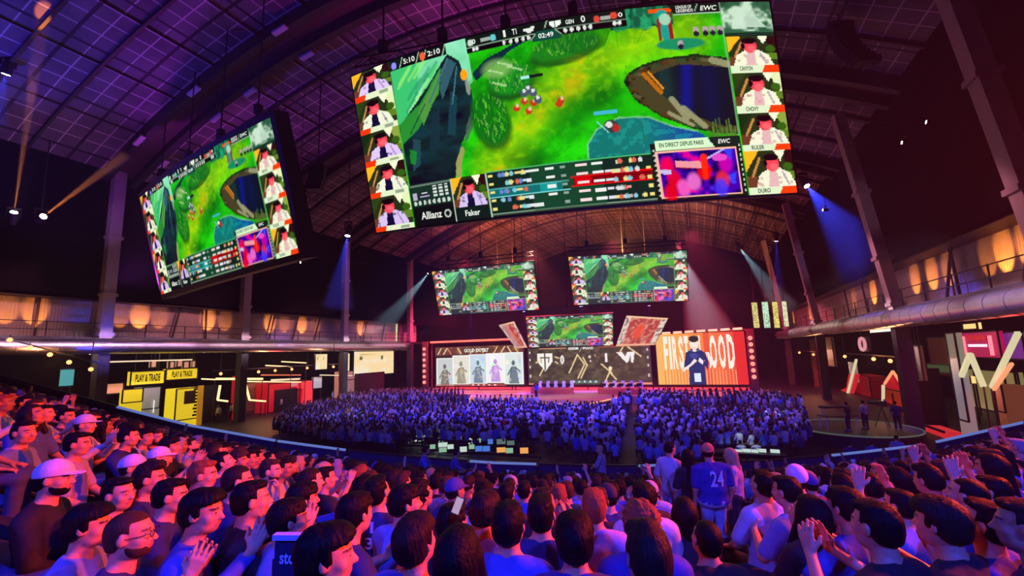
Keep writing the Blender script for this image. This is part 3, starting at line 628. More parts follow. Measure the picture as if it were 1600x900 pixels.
HUD = [('5:10', .172, .955, .205, .985), ('2:10', .241, .955, .275, .985), ('02:49', .508, .912, .541, .938), ('1', .4315, .955, .437, .992), ('0', .603, .960, .612, .994),
       ('T1', .452, .958, .462, .988), ('GEN', .570, .962, .588, .984), ('0', .357, .956, .365, .982), ('0', .681, .962, .690, .985), 
       ('LEAGUE OF', .800, .976, .833, .992), ('LEGENDS', .800, .957, .835, .973), ('EWC', .850, .960, .885, .985, .2), ('EWC', .846, .275, .872, .298, .2),
       ('Allianz', .153, .035, .212, .080), ('Faker', .274, .022, .312, .056)]
HUDD = [('EN DIRECT DEPUIS PARIS', .724, .276, .816, .298)] + [(t, .915, v, .942, v + .022) for t, v in (('CANYON', .643), ('CHOVY', .433), ('RULER', .233), ('DURO', .008))]
def hanger(S, n, t, back=.25):
    a, b = S.P(0, 1, -back) + np.array([0, 0, .6]), S.P(1, 1, -back) + np.array([0, 0, .6]); m = MB()
    for dz in (0, .45):
        m.bar(a + [0, 0, dz], b + [0, 0, dz], .09)
    for i in range(24):
        p0 = a + (b - a) * i / 24; p1 = a + (b - a) * (i + 1) / 24; m.bar(p0 + [0, 0, .45 * (i % 2)], p1 + [0, 0, .45 * ((i + 1) % 2)], .05)
    m.build('hanging_truss', M_black, t)
    for i in range(n):
        p0 = a + (b - a) * (i + .5) / n; MB().bar(p0 + [0, 0, .4], (p0[0], p0[1], roof_z(p0[0]) - .05), .06).build('hoist_chain', M_black, t)
        MB().obox(p0 + [0, 0, .8], (1, 0, 0), (0, 0, 1), (0, 1, 0), .35, .6, .35).build('hoist_motor', M_black, t)
        MB().bar(p0, p0 - [0, 0, .7], .07).build('screen_clamp', M_black, t)
# big pair over the bowl
BIG = Screen((-5.147, 17.521, 15.454), .1715, .1799, -.0013, 18.0, 7.411, 1.627, -.334)
t = root_at('led_screen', BIG.c, 'largest hanging LED screen, green game map between columns of player portraits', 'screen', 'hanging match screens')
BIG.cabinet(t, .4); BIG.face('display', PIC, 720, 306, M_led, t); BIG.text(HUD, M_ltext, t); BIG.text(HUDD, M_ldark, t, 'caption_lettering'); hanger(BIG, 6, t)
LEFT = Screen((-29.107, 18.531, 15.071), -.1739, .2386, .0338, 18.0, 7.473, .469, -.028)
t = root_at('led_screen', LEFT.c, 'hanging LED game screen seen at a steep slant, angled away beside the largest one', 'screen', 'hanging match screens')
LEFT.cabinet(t, .9, .35); LEFT.face('display', PIC, 360, 153, M_led, t); LEFT.text(HUD, M_ltext, t); LEFT.text(HUDD, M_ldark, t, 'caption_lettering'); hanger(LEFT, 4, t, .5)
PIC_HAZED = Paint(8, 8); PIC_HAZED.W, PIC_HAZED.H = PIC.W, PIC.H; PIC_HAZED.a = np.clip((PIC.a ** 1.0) * .95 + .03, 0, 1); _g = PIC_HAZED.a.mean(-1, keepdims=True); PIC_HAZED.a = _g + (PIC_HAZED.a - _g) * .92  # haze before the stage screens mixed into the picture colours
# upstage screens
S1 = Screen((-22.677, 46.11, 13.202), -.0258, .3845, -.0123, 13.0, 5.472, 0, .122)
S2 = Screen(tuple(EYE + (np.array((-8.256, 60.330, 15.177)) - EYE) * .85), .2025, .4965, -.0118, 15.0 * .85, 6.932 * .85, 0, -.168 * .85)
S3 = Screen(tuple(EYE + (np.array((-16.165, 58.352, 8.513)) - EYE) * .95), .0455, .4883, -.0105, 11.6 * .95, 4.492 * .95, 0, .199 * .95)
for S, lb in ((S1, 'hanging LED game screen above the stage, over the row of white character cards'), (S2, 'hanging LED game screen above the stage, higher one nearer the orange wall'), (S3, 'lowest LED game screen directly above the scoreboard wall of the stage')):
    t = root_at('led_screen', S.c, lb, 'screen', 'stage match screens'); S.cabinet(t, .3); S.face('display', PIC_HAZED, 240, 102, M_led, t); hanger(S, 3, t, .2)
# ================================================================== stage
M_red = emis('red_neon', (1.0, .12, .08), 2.4)
M_reddot = emis('red_bulb', (1.0, .17, .13), 2.4)
M_stage = mat('stage_deck', (.48, .30, .22), .4, noise=.4, nscale=1)
M_frame = mat('stage_frame', (.20, .06, .06), .5, noise=.4, nscale=1)
M_white = mat('white_plastic', (.8, .8, .8), .4)
YS = 58.0
sx = lambda px, py: at(px, py, 'Y', YS)
t = root_at('stage_platform', (-16, 52, 0), 'orange lit stage platform in front of the scoreboard wall', 'stage')
MB().box((-38, 51, 0), (6, 62, .9)).build('deck', M_stage, t); MB().prism([(-27, 51, 0), (-8.5, 51, 0), (-10.5, 43.5, 0), (-23.5, 43.5, 0)], (0, 0, .85)).build('thrust', M_stage, t)
m = MB(); m.bar((-23.5, 43.45, .8), (-10.5, 43.45, .8), .1); m.bar((-27, 50.9, .8), (-23.5, 43.45, .8), .1); m.bar((-10.5, 43.45, .8), (-8.5, 50.9, .8), .1); m.build('edge_light', emis('stage_edge_light', (1, .35, .2), 1.5), t)

def wall_led(name, tl, tr, bl, paint, label, nu, nv, dep=.25, mname='stage_led_picture', es=.95, rim=.06):
    A, B, D = sx(*tl), sx(*tr), sx(*bl); x0, x1 = (A[0] + D[0]) / 2, B[0]; z1, z0 = (A[2] + B[2]) / 2, max(D[2], .95)
    S = Screen(((x0 + x1) / 2, YS, (z0 + z1) / 2), 0, 0, 0, x1 - x0, z1 - z0); t = root_at(name, ((x0 + x1) / 2, YS, .9), label, 'screen', 'stage walls')
    S.cabinet(t, dep, rim); S.face('display', paint, nu, nv, vcol_mat(mname, es), t); 
    mm = MB()
    for q in (.1, .5, .9): 
        b_ = S.P(q, 0, -.15); mm = MB(); mm.bar((b_[0], b_[1], .9), b_, .12); mm.build('support', M_black, t)
    return S, t
# five pale cards on the wall towards the long balcony
def cards_picture():
    p = Paint(300, 130, (.05, .025, .02)); rnd = random.Random(5); n = p.noise(20, 10, 3)
    p.rect(0, .80, 1, 1, (.16, .05, .035)); p.mix((p.v > .8) * np.clip((n - .5) * 4, 0, 1), (.35, .14, .06))
    for a in (.03, .10, .19, .31, .42, .56, .68, .76, .87, .94): p.line(a, .82, a + rnd.choice((-.04, .04)), .97, .030, rnd.choice([(.9, .55, .2), (.9, .25, .12), (.95, .7, .4)]), .9)
    p.rect(.33, .84, .64, .96, (.10, .05, .03)); p.glyph('GOLD EXPERT', .345, .855, .625, .945, (.95, .85, .7))
    tints = [((.62, .66, .66), (.16, .13, .10)), ((.82, .80, .70), (.30, .26, .14)), ((.60, .74, .86), (.13, .17, .22)), ((.95, .92, .95), (.50, .25, .75)), ((.75, .85, .80), (.08, .12, .16))]
    for i, (bg, fg) in enumerate(tints):
        u0 = .02 + i * .194; v0 = [.0, .06, .08, .10, .06][i]; v1 = [.70, .76, .78, .79, .80][i]
        p.rect(u0 - .008, v0 - .02, u0 + .196, v1 + .02, (.98, .97, .90)); p.rect(u0 + .004, v0, u0 + .182, v1, bg)
        for k in range(12): p.ell(u0 + rnd.uniform(.02, .17), rnd.uniform(v0 + .04, v1 - .04), rnd.uniform(.008, .022), rnd.uniform(.02, .07), tuple(c * rnd.uniform(.5, 1.5) for c in bg), .6, .6)
        # a plain abstract figure: body wedge, arms, head
        cx = u0 + .092; p.poly([(cx - .05, v0), (cx - .03, v0 + .40), (cx + .03, v0 + .42), (cx + .055, v0)], fg, .85); p.line(cx - .02, v0 + .38, cx - .06, v0 + .22, .04, fg, .85); p.line(cx + .02, v0 + .38, cx + .065, v0 + .30, .04, fg, .85)
        p.ell(cx, v0 + .50, .018, .065, fg, .95); p.ell(cx + .005, v0 + .30, .02, .08, tuple(min(1, c * 2.2) for c in fg), .8, .5)
        for k in range(6): p.line(cx + rnd.uniform(-.05, .05), v0 + rnd.uniform(.02, .4), cx + rnd.uniform(-.06, .06), v0 + rnd.uniform(.1, .5), .015, rnd.choice([fg, (.8, .75, .6), (.35, .35, .4)]), .7)
    p.rect(0, 0, .45, .05, (.55, .16, .12), .7); p.rect(.40, .0, .80, .06, (.5, .08, .08), .8)
    for k in range(5): p.rect(.43 + k * .06, .015, .455 + k * .06, .045, (.95, .75, .65))
    return p
wall_led('led_wall', (679, 541), (818, 541), (682, 603), cards_picture(), 'stage LED wall showing five pale character cards in a row', 300, 130, es=1.0)
# scoreboard wall
def score_picture():
    p = Paint(330, 100, (.085, .06, .035)); n = p.noise(26, 12, 7); p.mix(np.clip((n - .52) * 5, 0, 1) * .8, (.17, .12, .07)); p.mix(np.clip((.45 - n) * 5, 0, 1) * .7, (.04, .03, .02))
    p.mix(np.clip((p.u - .5) * 1.2, 0, 1) * .5, (.16, .05, .06)); G = (.95, .72, .36)
    p.poly([(.085, .86), (.215, .86), (.215, .62), (.15, .36), (.085, .62)], (.95, .93, .84)); p.line(.15, .84, .15, .40, .03, (.10, .07, .05), asp=3.4); p.line(.11, .74, .145, .74, .035, (.10, .07, .05), asp=3.4); p.line(.155, .74, .19, .74, .035, (.10, .07, .05), asp=3.4); p.line(.112, .74, .12, .60, .02, (.1, .07, .05), asp=3.4); p.line(.188, .74, .18, .60, .02, (.1, .07, .05), asp=3.4)
    p.glyph('0', .285, .55, .315, .80, (.9, .85, .8)); p.glyph('1', .655, .58, .672, .82, (.95, .9, .88))
    p.poly([(.745, .83), (.79, .83), (.81, .72), (.83, .83), (.885, .84), (.87, .56), (.855, .57), (.85, .74), (.835, .58), (.815, .56)], (.95, .88, .88))
    for a, b, c, d in ((.355, .32, .43, .80), (.43, .80, .485, .54), (.485, .54, .425, .17), (.475, .72, .505, .52), (.505, .52, .45, .17), (.07, .60, .12, .70), (.10, .25, .13, .42), (.62, .54, .70, .30), (.70, .44, .64, .04), (.68, .34, .73, .14), (.80, .98, .77, .82), (.83, .98, .93, .72), (.24, .75, .27, .72), (.24, .62, .26, .58)):
        p.line(a, b, c, d, .035, G, .95, asp=3.4)
    p.ell(.69, .42, .014, .05, (1, .85, .5)); p.ell(.53, .73, .013, .04, (.8, .6, .55)); p.ell(.535, .62, .008, .03, (.85, .7, .6)); p.ell(.575, .77, .008, .03, (.7, .25, .15))
    p.rect(.355, .93, .44, 1, (.75, .76, .7)); p.glyph('LEAGUE OF LEGENDS', .36, .945, .435, .985, (.2, .18, .15)); p.glyph('EWC', .475, .93, .56, .995, (.9, .85, .8)); p.line(.45, .88, .468, 1, .015, (.7, .6, .5), asp=3.4)
    p.rect(.355, .03, .60, .12, (.10, .15, .14)); 
    for k in range(5): p.poly([(.375 + k * .045, .05), (.39 + k * .045, .11), (.405 + k * .045, .05)], (.75, .85, .8), .9)
    p.rect(0, 0, .30, .03, (.8, .22, .15)); p.rect(.62, 0, 1, .05, (.85, .28, .20)); p.rect(.10, .97, .34, 1, (.7, .35, .15)); p.rect(.6, .97, 1, 1, (.45, .10, .07))
    for b in (.85, .65, .45, .2): p.rect(.012, b, .022, b + .07, (.8, .75, .65)); p.rect(.975, b, .985, b + .07, (.8, .6, .55))
    return p
wall_led('led_wall', (825, 543), (1015, 541), (826, 601), score_picture(), 'dark stage LED scoreboard wall with white shield emblem, gold lines and score 0 to 1', 330, 100)
# orange wall with tall letters and a player
def blood_picture():
    p = Paint(300, 180); u = p.u; n = p.noise(60, 2, 4, 2)
    p.a = np.stack([1.0 + 0 * u, np.clip(.52 - .50 * u, .03, 1), np.clip(.10 - .06 * u, .02, 1)], -1); p.a[..., 0] = np.clip(1.0 - .12 * (u > .86), 0, 1)
    p.mix((u > .885) * .9, (.85, .03, .03)); p.mix((u < .075) * .7, (1, .50, .14)); p.mix((u > .55) * (u < .62) * .7, (.85, .06, .03))
    for t, a, b in (('F', .09, .14), ('I', .155, .175), ('R', .19, .25), ('S', .265, .32), ('T', .33, .38), ('B', .425, .485), ('L', .50, .545), ('O', .615, .69), ('O', .71, .785), ('D', .805, .88)):
        p.glyph(t, a, .30, b, .95, (1.0, .93, .80))
    for k in range(46):
        a = .085 + k * .0175; p.rect(a, .0, a + .007, .28 + .02 * (k % 3), (1.0, .62, .36) if k % 2 else (.8, .16, .05), .75)
    navy = (.025, .035, .16); cx = .445
    p.poly([(cx - .085, .0), (cx - .08, .42), (cx - .10, .62), (cx - .03, .70), (cx + .04, .70), (cx + .11, .62), (cx + .10, .40), (cx + .10, 0)], navy)
    p.poly([(cx - .10, .62), (cx - .135, .34), (cx - .155, .28), (cx - .06, .34), (cx - .05, .45), (cx - .08, .50)], navy); p.poly([(cx + .11, .62), (cx + .145, .44), (cx + .13, .30), (cx + .10, .36)], navy)
    p.poly([(cx - .155, .30), (cx - .15, .24), (cx - .02, .40), (cx + .02, .46), (cx - .01, .50), (cx - .06, .40)], (1, .84, .74)); p.poly([(cx + .03, .45), (cx + .08, .38), (cx + .09, .46), (cx + .05, .52)], (.95, .85, .95)); p.poly([(cx + .12, .62), (cx + .16, .40), (cx + .15, .28), (cx + .19, .40), (cx + .16, .62)], (1, .85, .78))
    p.rect(cx - .03, .05, cx + .05, .22, (.80, .88, 1)); p.ell(cx - .01, .56, .05, .05, (.06, .07, .30)); p.line(cx - .06, .66, cx + .06, .66, .02, (.2, .2, .5), asp=1.6)
    p.ell(cx, .79, .05, .115, (1.0, .86, .74), 1, .1); p.ell(cx, .885, .056, .065, (.035, .022, .03), 1, .12); p.poly([(cx - .055, .86), (cx - .05, .92), (cx + .05, .92), (cx + .055, .86), (cx + .03, .84), (cx - .02, .855)], (.035, .022, .03)); p.ell(cx, .70, .02, .02, (.85, .5, .45), .8); p.rect(cx - .02, .64, cx + .02, .70, (.95, .75, .65))
    return p
SB, tB = wall_led('led_wall', (1026, 524), (1162, 516), (1027, 601), blood_picture(), 'orange stage LED wall with tall pale letters and a player in navy', 300, 180, es=1.0)
# neon bars above the side walls
def neon(a, b, label, n=1):
    A, B = sx(*a), sx(*b); t = root_at('neon_bar', (A + B) / 2, label, 'light')
    MB().bar(A + [0, .2, -.12], B + [0, .2, -.12], .22).build('housing', M_frame, t)
    for i in range(n):
        p, q = A + (B - A) * (i + .08 * (n > 1)) / n, A + (B - A) * (i + 1 - .18 * (n > 1)) / n
        MB().tube([p - [0, .1, 0], q - [0, .1, 0]], .13, 8).build('tube', M_red if n == 1 else emis('red_neon_white', (1, .32, .22), 2.2), t)
    for q in (0, 1):
        e = A + (B - A) * q; MB().bar((e[0], e[1] + .3, .9), e + [0, .3, 0], .14).build('mast', M_frame, t)
neon((673, 535), (797, 530), 'long red neon bar above the five pale character cards')
neon((1033, 521), (1163, 513), 'broken red neon bar in seven pieces above the orange wall', 7)
def bulbs(px, y0, y1, n, label):
    t = root_at('bulb_column', (sx(px, y1)[0], YS, .9), label, 'light'); A, B = at(px, y0, 'Y', YS), at(px + (2 if px > 900 else -2), y1, 'Y', YS); A[0] = B[0] = (A[0] + B[0]) / 2
    MB().box((A[0] - .45, YS + .1, .9), (A[0] + .45, YS + .4, A[2] + .7)).build('panel', M_frame, t)
    for i in range(n):
        p = B + (A - B) * (i + .3) / (n - .2); MB().sphere(p - [0, .05, 0], .24, 10, 6).build('bulb', M_reddot, t, True)
bulbs(664, 541, 600, 7, 'column of red bulbs at the stage edge beside the pale character cards'); bulbs(1174, 523, 592, 7, 'column of red bulbs at the stage edge beside the orange wall')
# slanted side panels flanking the lowest screen
def slant(P, label, seed, red):
    Q = [at(x, y, 'Y', 56.2) for x, y in P]; t = root_at('slanted_screen', sum(Q) / 4, label, 'screen'); p = Paint(80, 60, (.50, .06, .05)); n = p.noise(16, 12, seed)
    p.mix(np.clip((n - .48) * 5, 0, 1), (.75, .30, .22)); p.mix((np.abs(p.u - .5) > .36) * .9, (.85, .72, .62)); p.mix((np.abs(p.u - .5) > .36) * np.clip((n - .5) * 8, 0, 1), (.25, .12, .12)); p.mix((p.v > .93) * .9, (.95, .6, .35)); p.mix((p.v < .06) * .9, (.95, .5, .3)); p.ell(.45, .5, .12, .25, (.95, .10, .04), .8, 1)
    if not red: p.mix((p.u < .5) * .5, (.5, .35, .35))
    nu, nv = 60, 40; us, vs_ = np.linspace(0, 1, nu + 1), np.linspace(0, 1, nv + 1); vs = []; cols = []
    for v in vs_:
        for u in us: vs.append((Q[3] * (1 - u) + Q[2] * u) * (1 - v) + (Q[0] * (1 - u) + Q[1] * u) * v); cols.append((*p.a[min(59, int(v * 60)), min(79, int(u * 80))], 1))
    m = MB(); m._add(vs, [(j * (nu + 1) + i, j * (nu + 1) + i + 1, (j + 1) * (nu + 1) + i + 1, (j + 1) * (nu + 1) + i) for j in range(nv) for i in range(nu)])
    o = m.build('display', vcol_mat('stage_led_picture'), t); c = o.data.color_attributes.new('Col', 'FLOAT_COLOR', 'POINT'); c.data.foreach_set('color', np.array(cols, np.float32).ravel())
    MB().prism([q + [0, .03, 0] for q in (Q[3], Q[2], Q[1], Q[0])], (0, .3, 0)).build('cabinet', M_black, t)
    for q in (Q[0], Q[1]): MB().bar(q + [0, .2, 0], (q[0], q[1] + .2, roof_z(q[0]) - .05), .06).build('hanging_cable', M_black, t)
slant([(779, 508), (803, 502), (824, 543), (806, 544)], 'narrow slanted red screen leaning on the lowest screen, over the character cards', 5, False)
slant([(979, 493), (1044, 497), (1023, 539), (962, 541)], 'wide slanted red screen beside the lowest screen, towards the orange wall', 6, True)
# desks with five players each
M_desk = mat('player_desk', (.55, .12, .08), .4)
def player_desk(px, label, base):
    P = at(px, 604, 'Y', 52.5); t = root_at('player_desk', (P[0], 52.5, .9), label, 'desk')
    MB().box((P[0] - 2.6, 52.2, 1.55), (P[0] + 2.6, 53, 1.64)).build('desk_top', M_desk, t); MB().box((P[0] - 2.6, 52.2, .9), (P[0] + 2.6, 52.28, 1.5)).build('front_panel', M_desk, t)
    for s_ in (-2.5, 2.5): MB().box((P[0] + s_ - .05, 52.3, .9), (P[0] + s_ + .05, 52.95, 1.55)).build('leg', M_desk, t)
    for i in range(5):
        x = P[0] - 2 + i; c = root_at('gaming_chair', (x, 53.9, .9), f'white gaming chair, {ordn(i + 1)} from the cards end of the {base} desk', 'chair', 'white gaming chairs on stage')
        MB().box((x - .27, 53.6, 1.3), (x + .27, 54.1, 1.42)).build('seat', M_white, c); MB().prism([(x - .27, 54.1, 1.4), (x + .27, 54.1, 1.4), (x + .2, 54.25, 2.3), (x - .2, 54.25, 2.3)], (0, .1, 0)).build('backrest', M_white, c); MB().bar((x, 53.85, .95), (x, 53.85, 1.3), .08).build('gas_column', M_black, c)
        mm = MB(); mm.bar((x - .28, 53.85, .94), (x + .28, 53.85, .94), .06); mm.bar((x, 53.57, .94), (x, 54.13, .94), .06); mm.build('base', M_black, c)
        mo = root_at('monitor', (x, 52.6, 1.64), f'monitor on the {base} desk, {ordn(i + 1)} from the cards end', 'monitor', 'monitors on the player desks')
        MB().box((x - .3, 52.55, 1.78), (x + .3, 52.59, 2.12)).build('display_panel', M_black, mo); MB().bar((x, 52.6, 1.64), (x, 52.6, 1.8), .05).build('stand', M_black, mo)
player_desk(862, 'red player desk under the white shield emblem', 'emblem side'); player_desk(970, 'red player desk under the gold crossed lines', 'orange wall side')
# narrow vertical banners at both ends of the ducts
def banners(X, pts, label, seedbase, cols):
    for i, (px0, px1, py0, py1) in enumerate(pts):
        Yb = 58.5 if X < 0 else 62.0; A, B = at(px0, py0, 'Y', Yb), at(px1, py1, 'Y', Yb); p = Paint(24, 80, cols[i]); n = p.noise(8, 22, seedbase + i); p.mix(np.clip((n - .5) * 6, 0, 1), tuple(min(1, c * 1.5) for c in cols[i])); p.mix(np.clip((.44 - n) * 7, 0, 1) * .8, (.10, .12, .05))
        S = Screen(((A[0] + B[0]) / 2, Yb, (A[2] + B[2]) / 2), 0, 0, 0, B[0] - A[0], A[2] - B[2]); t = root_at('banner_screen', (S.c[0], Yb, B[2]), label % ordn(i + 1), 'screen', 'upright banner screens'); S.cabinet(t, .2, .05); S.face('display', p, 24, 80, vcol_mat('stage_led_picture'), t)
        MB().bar(S.P(.5, 1, -.1), (S.c[0], Yb + .1, roof_z(S.c[0]) - .05), .05).build('hanging_cable', M_black, t)
banners(-40, [(581, 588, 508, 536), (591, 600, 505, 536), (602, 611, 505, 536), (612, 621, 504, 536)], 'narrow upright lit banner over the cream screens, %s of four from the amber band', 40, [(.65, .62, .25), (.55, .78, .62), (.85, .55, .12), (.62, .66, .35)])
banners(9, [(1174, 1187, 473, 512), (1190, 1204, 472, 512), (1206, 1219, 472, 512), (1221, 1233, 471, 510)], 'narrow upright lit banner beside the silver duct end, %s of four from the stage', 50, [(.62, .58, .18), (.45, .80, .50), (.70, .58, .14), (.66, .66, .40)])

# ================================================================== lamps seen in the picture (fixture + its own beam)
M_lens = {}
def haze_beam(loc, d, angle, length, dens, label):
    key = 'drifting_haze_%d' % int(dens * 1000)
    if key not in MATS:
        m = bpy.data.materials.new(key); m.use_nodes = True; nt = m.node_tree; nt.nodes.remove(nt.nodes['Principled BSDF']); v = nt.nodes.new('ShaderNodeVolumeScatter'); v.inputs['Density'].default_value = dens; v.inputs['Anisotropy'].default_value = .2; v.inputs['Color'].default_value = (.95, .95, .95, 1); nt.links.new(v.outputs[0], nt.nodes['Material Output'].inputs['Volume']); m.cycles.homogeneous_volume = True; MATS[key] = m
    r = tan(radians(angle / 2)) * 1.05
    o = MB().tube([loc + d * .06, loc + d * length], [.04 + .06 * r, .04 + length * r], 20).build('beam_haze', MATS[key]); tag(o, 'haze lit by the ' + label.split(',')[0], 'haze', None, 'stuff')
def moving_head(loc, target, color, power, angle, label, size=.05, s=.30, lens_s=30.0, blend=.6, pipe=True, plume=None):
    loc, target = np.array(loc, float), np.array(target, float); d = (target - loc) / np.linalg.norm(target - loc)
    t = root_at('moving_head_lamp', loc, label, 'spotlight', 'moving head spotlights')
    key = tuple(round(c, 2) for c in color)
    if key not in M_lens: M_lens[key] = emis('lens_glow_%d' % len(M_lens), tuple(.35 + .65 * c for c in color), lens_s)
    b0 = loc - d * (s * 1.9); MB().tube([b0, b0 + d * s * .5, loc - d * .08, loc - d * .03], [s * .35, s * .5, s * .5, s * .42], 12).build('head', M_black, t)
    MB().tube([loc - d * .035, loc - d * .025], s * .38, 12).build('lens', M_lens[key], t)
    side_ = np.cross(d, (0, 0, 1.)); side_ /= np.linalg.norm(side_) + 1e-9; upv = 1
    m = MB(); c0 = loc - d * s
    for q in (-1, 1): m.bar(c0 + side_ * s * .62 * q, c0 + side_ * s * .62 * q + [0, 0, upv * s * 1.3], s * .16)
    m.bar(c0 + side_ * s * .66 + [0, 0, upv * s * 1.3], c0 - side_ * s * .66 + [0, 0, upv * s * 1.3], s * .3); m.build('yoke', M_black, t)
    if plume: haze_beam(loc, d, angle, *plume, label)
    if pipe: MB().bar(c0 + [0, 0, upv * s * 1.3], (c0[0], c0[1], roof_z(c0[0]) - .02 if upv > 0 else 8.1), s * .12).build('drop_pipe', M_black, t)
    lamp('beam_lamp', 'SPOT', loc + d * .03, target, color, power, size, angle, blend)
    return t
def bp(px, py, F): return EYE + ray(px, py) * (F / (ray(px, py) @ CF))
CYAN = (.45, .75, 1.0)
P_ = at(22, 331, 'X', -41.5); moving_head(P_, bp(62, 60, 26), (1, .26, .03), 50000, 3.5, 'amber beam spotlight on the balcony under the roof corner, outer of two', .05, .5, 60, plume=(13, 0.03))
P_ = at(68, 338, 'X', -41.5); moving_head(P_, bp(185, 250, 27), (1, .26, .03), 42000, 3.5, 'amber beam spotlight on the balcony under the roof corner, inner of two', .05, .5, 60, plume=(11, 0.03))
moving_head(bp(31, 44, 26), bp(28, 120, 26.5), BLUE, 5000, 26, 'blue spotlight high under the roof corner, higher of two', .05, .5, 60, plume=(4, 0.04))
moving_head(bp(9, 117, 27), bp(-5, 170, 27), BLUE, 3000, 26, 'blue spotlight high under the roof corner, lower of two', .05, .5, 60, plume=(3, 0.04))
moving_head(bp(543, 369, 42), bp(528, 470, 40), BLUE, 9000, 24, 'blue spotlight at the head of the column beside the slanted screen', .06, .6, 60, plume=(7, 0.03))
moving_head(bp(1261, 291, 40), bp(1375, 430, 33), BLUE, 16000, 30, 'blue spotlight under the roof beside the largest screen corner', .06, .6, 60, plume=(10, 0.03))
moving_head(bp(1213, 377, 56), bp(1216, 440, 56), BLUE, 6000, 16, 'blue spotlight over the upright banners', .06, .5, 60, plume=(6, 0.03))
moving_head(bp(669, 428, 56), bp(590, 520, 56), CYAN, 13000, 20, 'white beam spotlight at the outer edge of the screen over the cards', .06, .6, 60, plume=(11, 0.03))
moving_head(bp(1062, 392, 60), bp(1105, 510, 60), CYAN, 20000, 30, 'white beam spotlight behind the screen nearer the orange wall', .06, .6, 60, plume=(12, 0.03))
moving_head(bp(1157, 389, 58), bp(1215, 465, 58), CYAN, 13000, 20, 'white beam spotlight under the roof over the upright banners', .06, .6, 60, plume=(10, 0.03))
for i, (px, py) in enumerate(((735, 489), (819, 487), (908, 479), (1014, 478))):
    moving_head(bp(px, py, 55), bp(px + 4, py + 60, 55), (.25, .06, 1.0), 14000, 26, 'violet spotlight under the stage screens, %s from the cards side' % ordn(i + 1), .05, .45, 40)
for i, (px, py, dx, F_) in enumerate(((1446, 191, -100, 24), (1408, 223, -95, 26), (1285, 328, -70, 34), (470, 410, 90, 34))):
    moving_head(bp(px, py, F_), bp(px + dx, py + 1, F_ + 1), (1, .35, .1), 700, 2.0, 'tiny amber pencil beam lamp, %s down from the roof' % ordn(i + 1), .02, .22, 50, plume=(5, .05))
# orange moving heads glowing along a truss row
# ================================================================== concourse under the balconies
def cbox(px0, py0, px1, py1, X, dep):
    """world box on a plane of constant X behind the hall edge, from a rectangle seen in the opening"""
    A, B = at(px0, py0, 'X', X), at(px1, py1, 'X', X); y0, y1 = sorted((A[1], B[1])); z0, z1 = sorted((A[2], B[2])); return y0, y1, max(z0, 0), z1
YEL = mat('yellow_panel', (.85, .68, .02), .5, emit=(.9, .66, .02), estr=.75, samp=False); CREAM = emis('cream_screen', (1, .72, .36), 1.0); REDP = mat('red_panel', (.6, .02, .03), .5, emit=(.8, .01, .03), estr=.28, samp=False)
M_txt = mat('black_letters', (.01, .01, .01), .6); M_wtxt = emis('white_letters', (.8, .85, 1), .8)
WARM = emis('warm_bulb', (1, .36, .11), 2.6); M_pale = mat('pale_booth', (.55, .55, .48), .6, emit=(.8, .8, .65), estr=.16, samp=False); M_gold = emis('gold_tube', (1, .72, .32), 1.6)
M_brn = mat('brown_board', (.18, .09, .05), .6)
def text_on(parent, txt, y0, y1, z0, z1, X, s, material, name='lettering', vert=False):
    """letters standing on a plane of constant X, read from the hall (s=+1 for the long balcony side)"""
    me = text_mesh(txt, .03); Q = np.array([v.co[:2] for v in me.vertices]); lo, hi = Q.min(0), Q.max(0); Q = (Q - lo) / (hi - lo)
    if vert: Q = np.stack([1 - Q[:, 1], Q[:, 0]], 1)
    m = MB(); m._add([(X + s * .03, (y0 + q[0] * (y1 - y0)) if s > 0 else (y1 - q[0] * (y1 - y0)), z0 + q[1] * (z1 - z0)) for q in Q], [tuple(p.vertices) for p in me.polygons]); return m.build(name, material, parent)
def panel(name, label, cat, rect, X, dep, material, s, legs=False, ztop=7.7, hang=False, group=None, y_to=None):
    y0, y1, z0, z1 = cbox(*rect, X, dep); t = root_at(name, (X, (y0 + y1) / 2, 0 if not hang else z0), label, cat, group)
    x0, x1 = sorted((X, X - s * dep)); MB().box((x0, y0, z0 if hang or legs else 0), (x1, y1, z1)).build('body', material, t)
    m = MB(); 
    if hang:
        for q in (.15, .85): MB().bar((X - s * dep / 2, y0 + (y1 - y0) * q, z1), (X - s * dep / 2, y0 + (y1 - y0) * q, ztop + .03), .05).build('hanging_rod', M_black, t)
    if legs:
        for q in (.1, .9): MB().bar((X - s * dep / 2, y0 + (y1 - y0) * q, 0), (X - s * dep / 2, y0 + (y1 - y0) * q, z0), .1).build('leg', M_black, t)
    fr = MB(); xf = X + s * .01
    for a, b in (((xf, y0, z1), (xf, y1, z1)), ((xf, y0, max(z0, 0.05)), (xf, y1, max(z0, .05))), ((xf, y0, max(z0, 0)), (xf, y0, z1)), ((xf, y1, max(z0, 0)), (xf, y1, z1))): fr.bar(a, b, .09)
    fr.build('frame', M_black , t)
    return t, y0, y1, z0, z1
XQ = -46.0
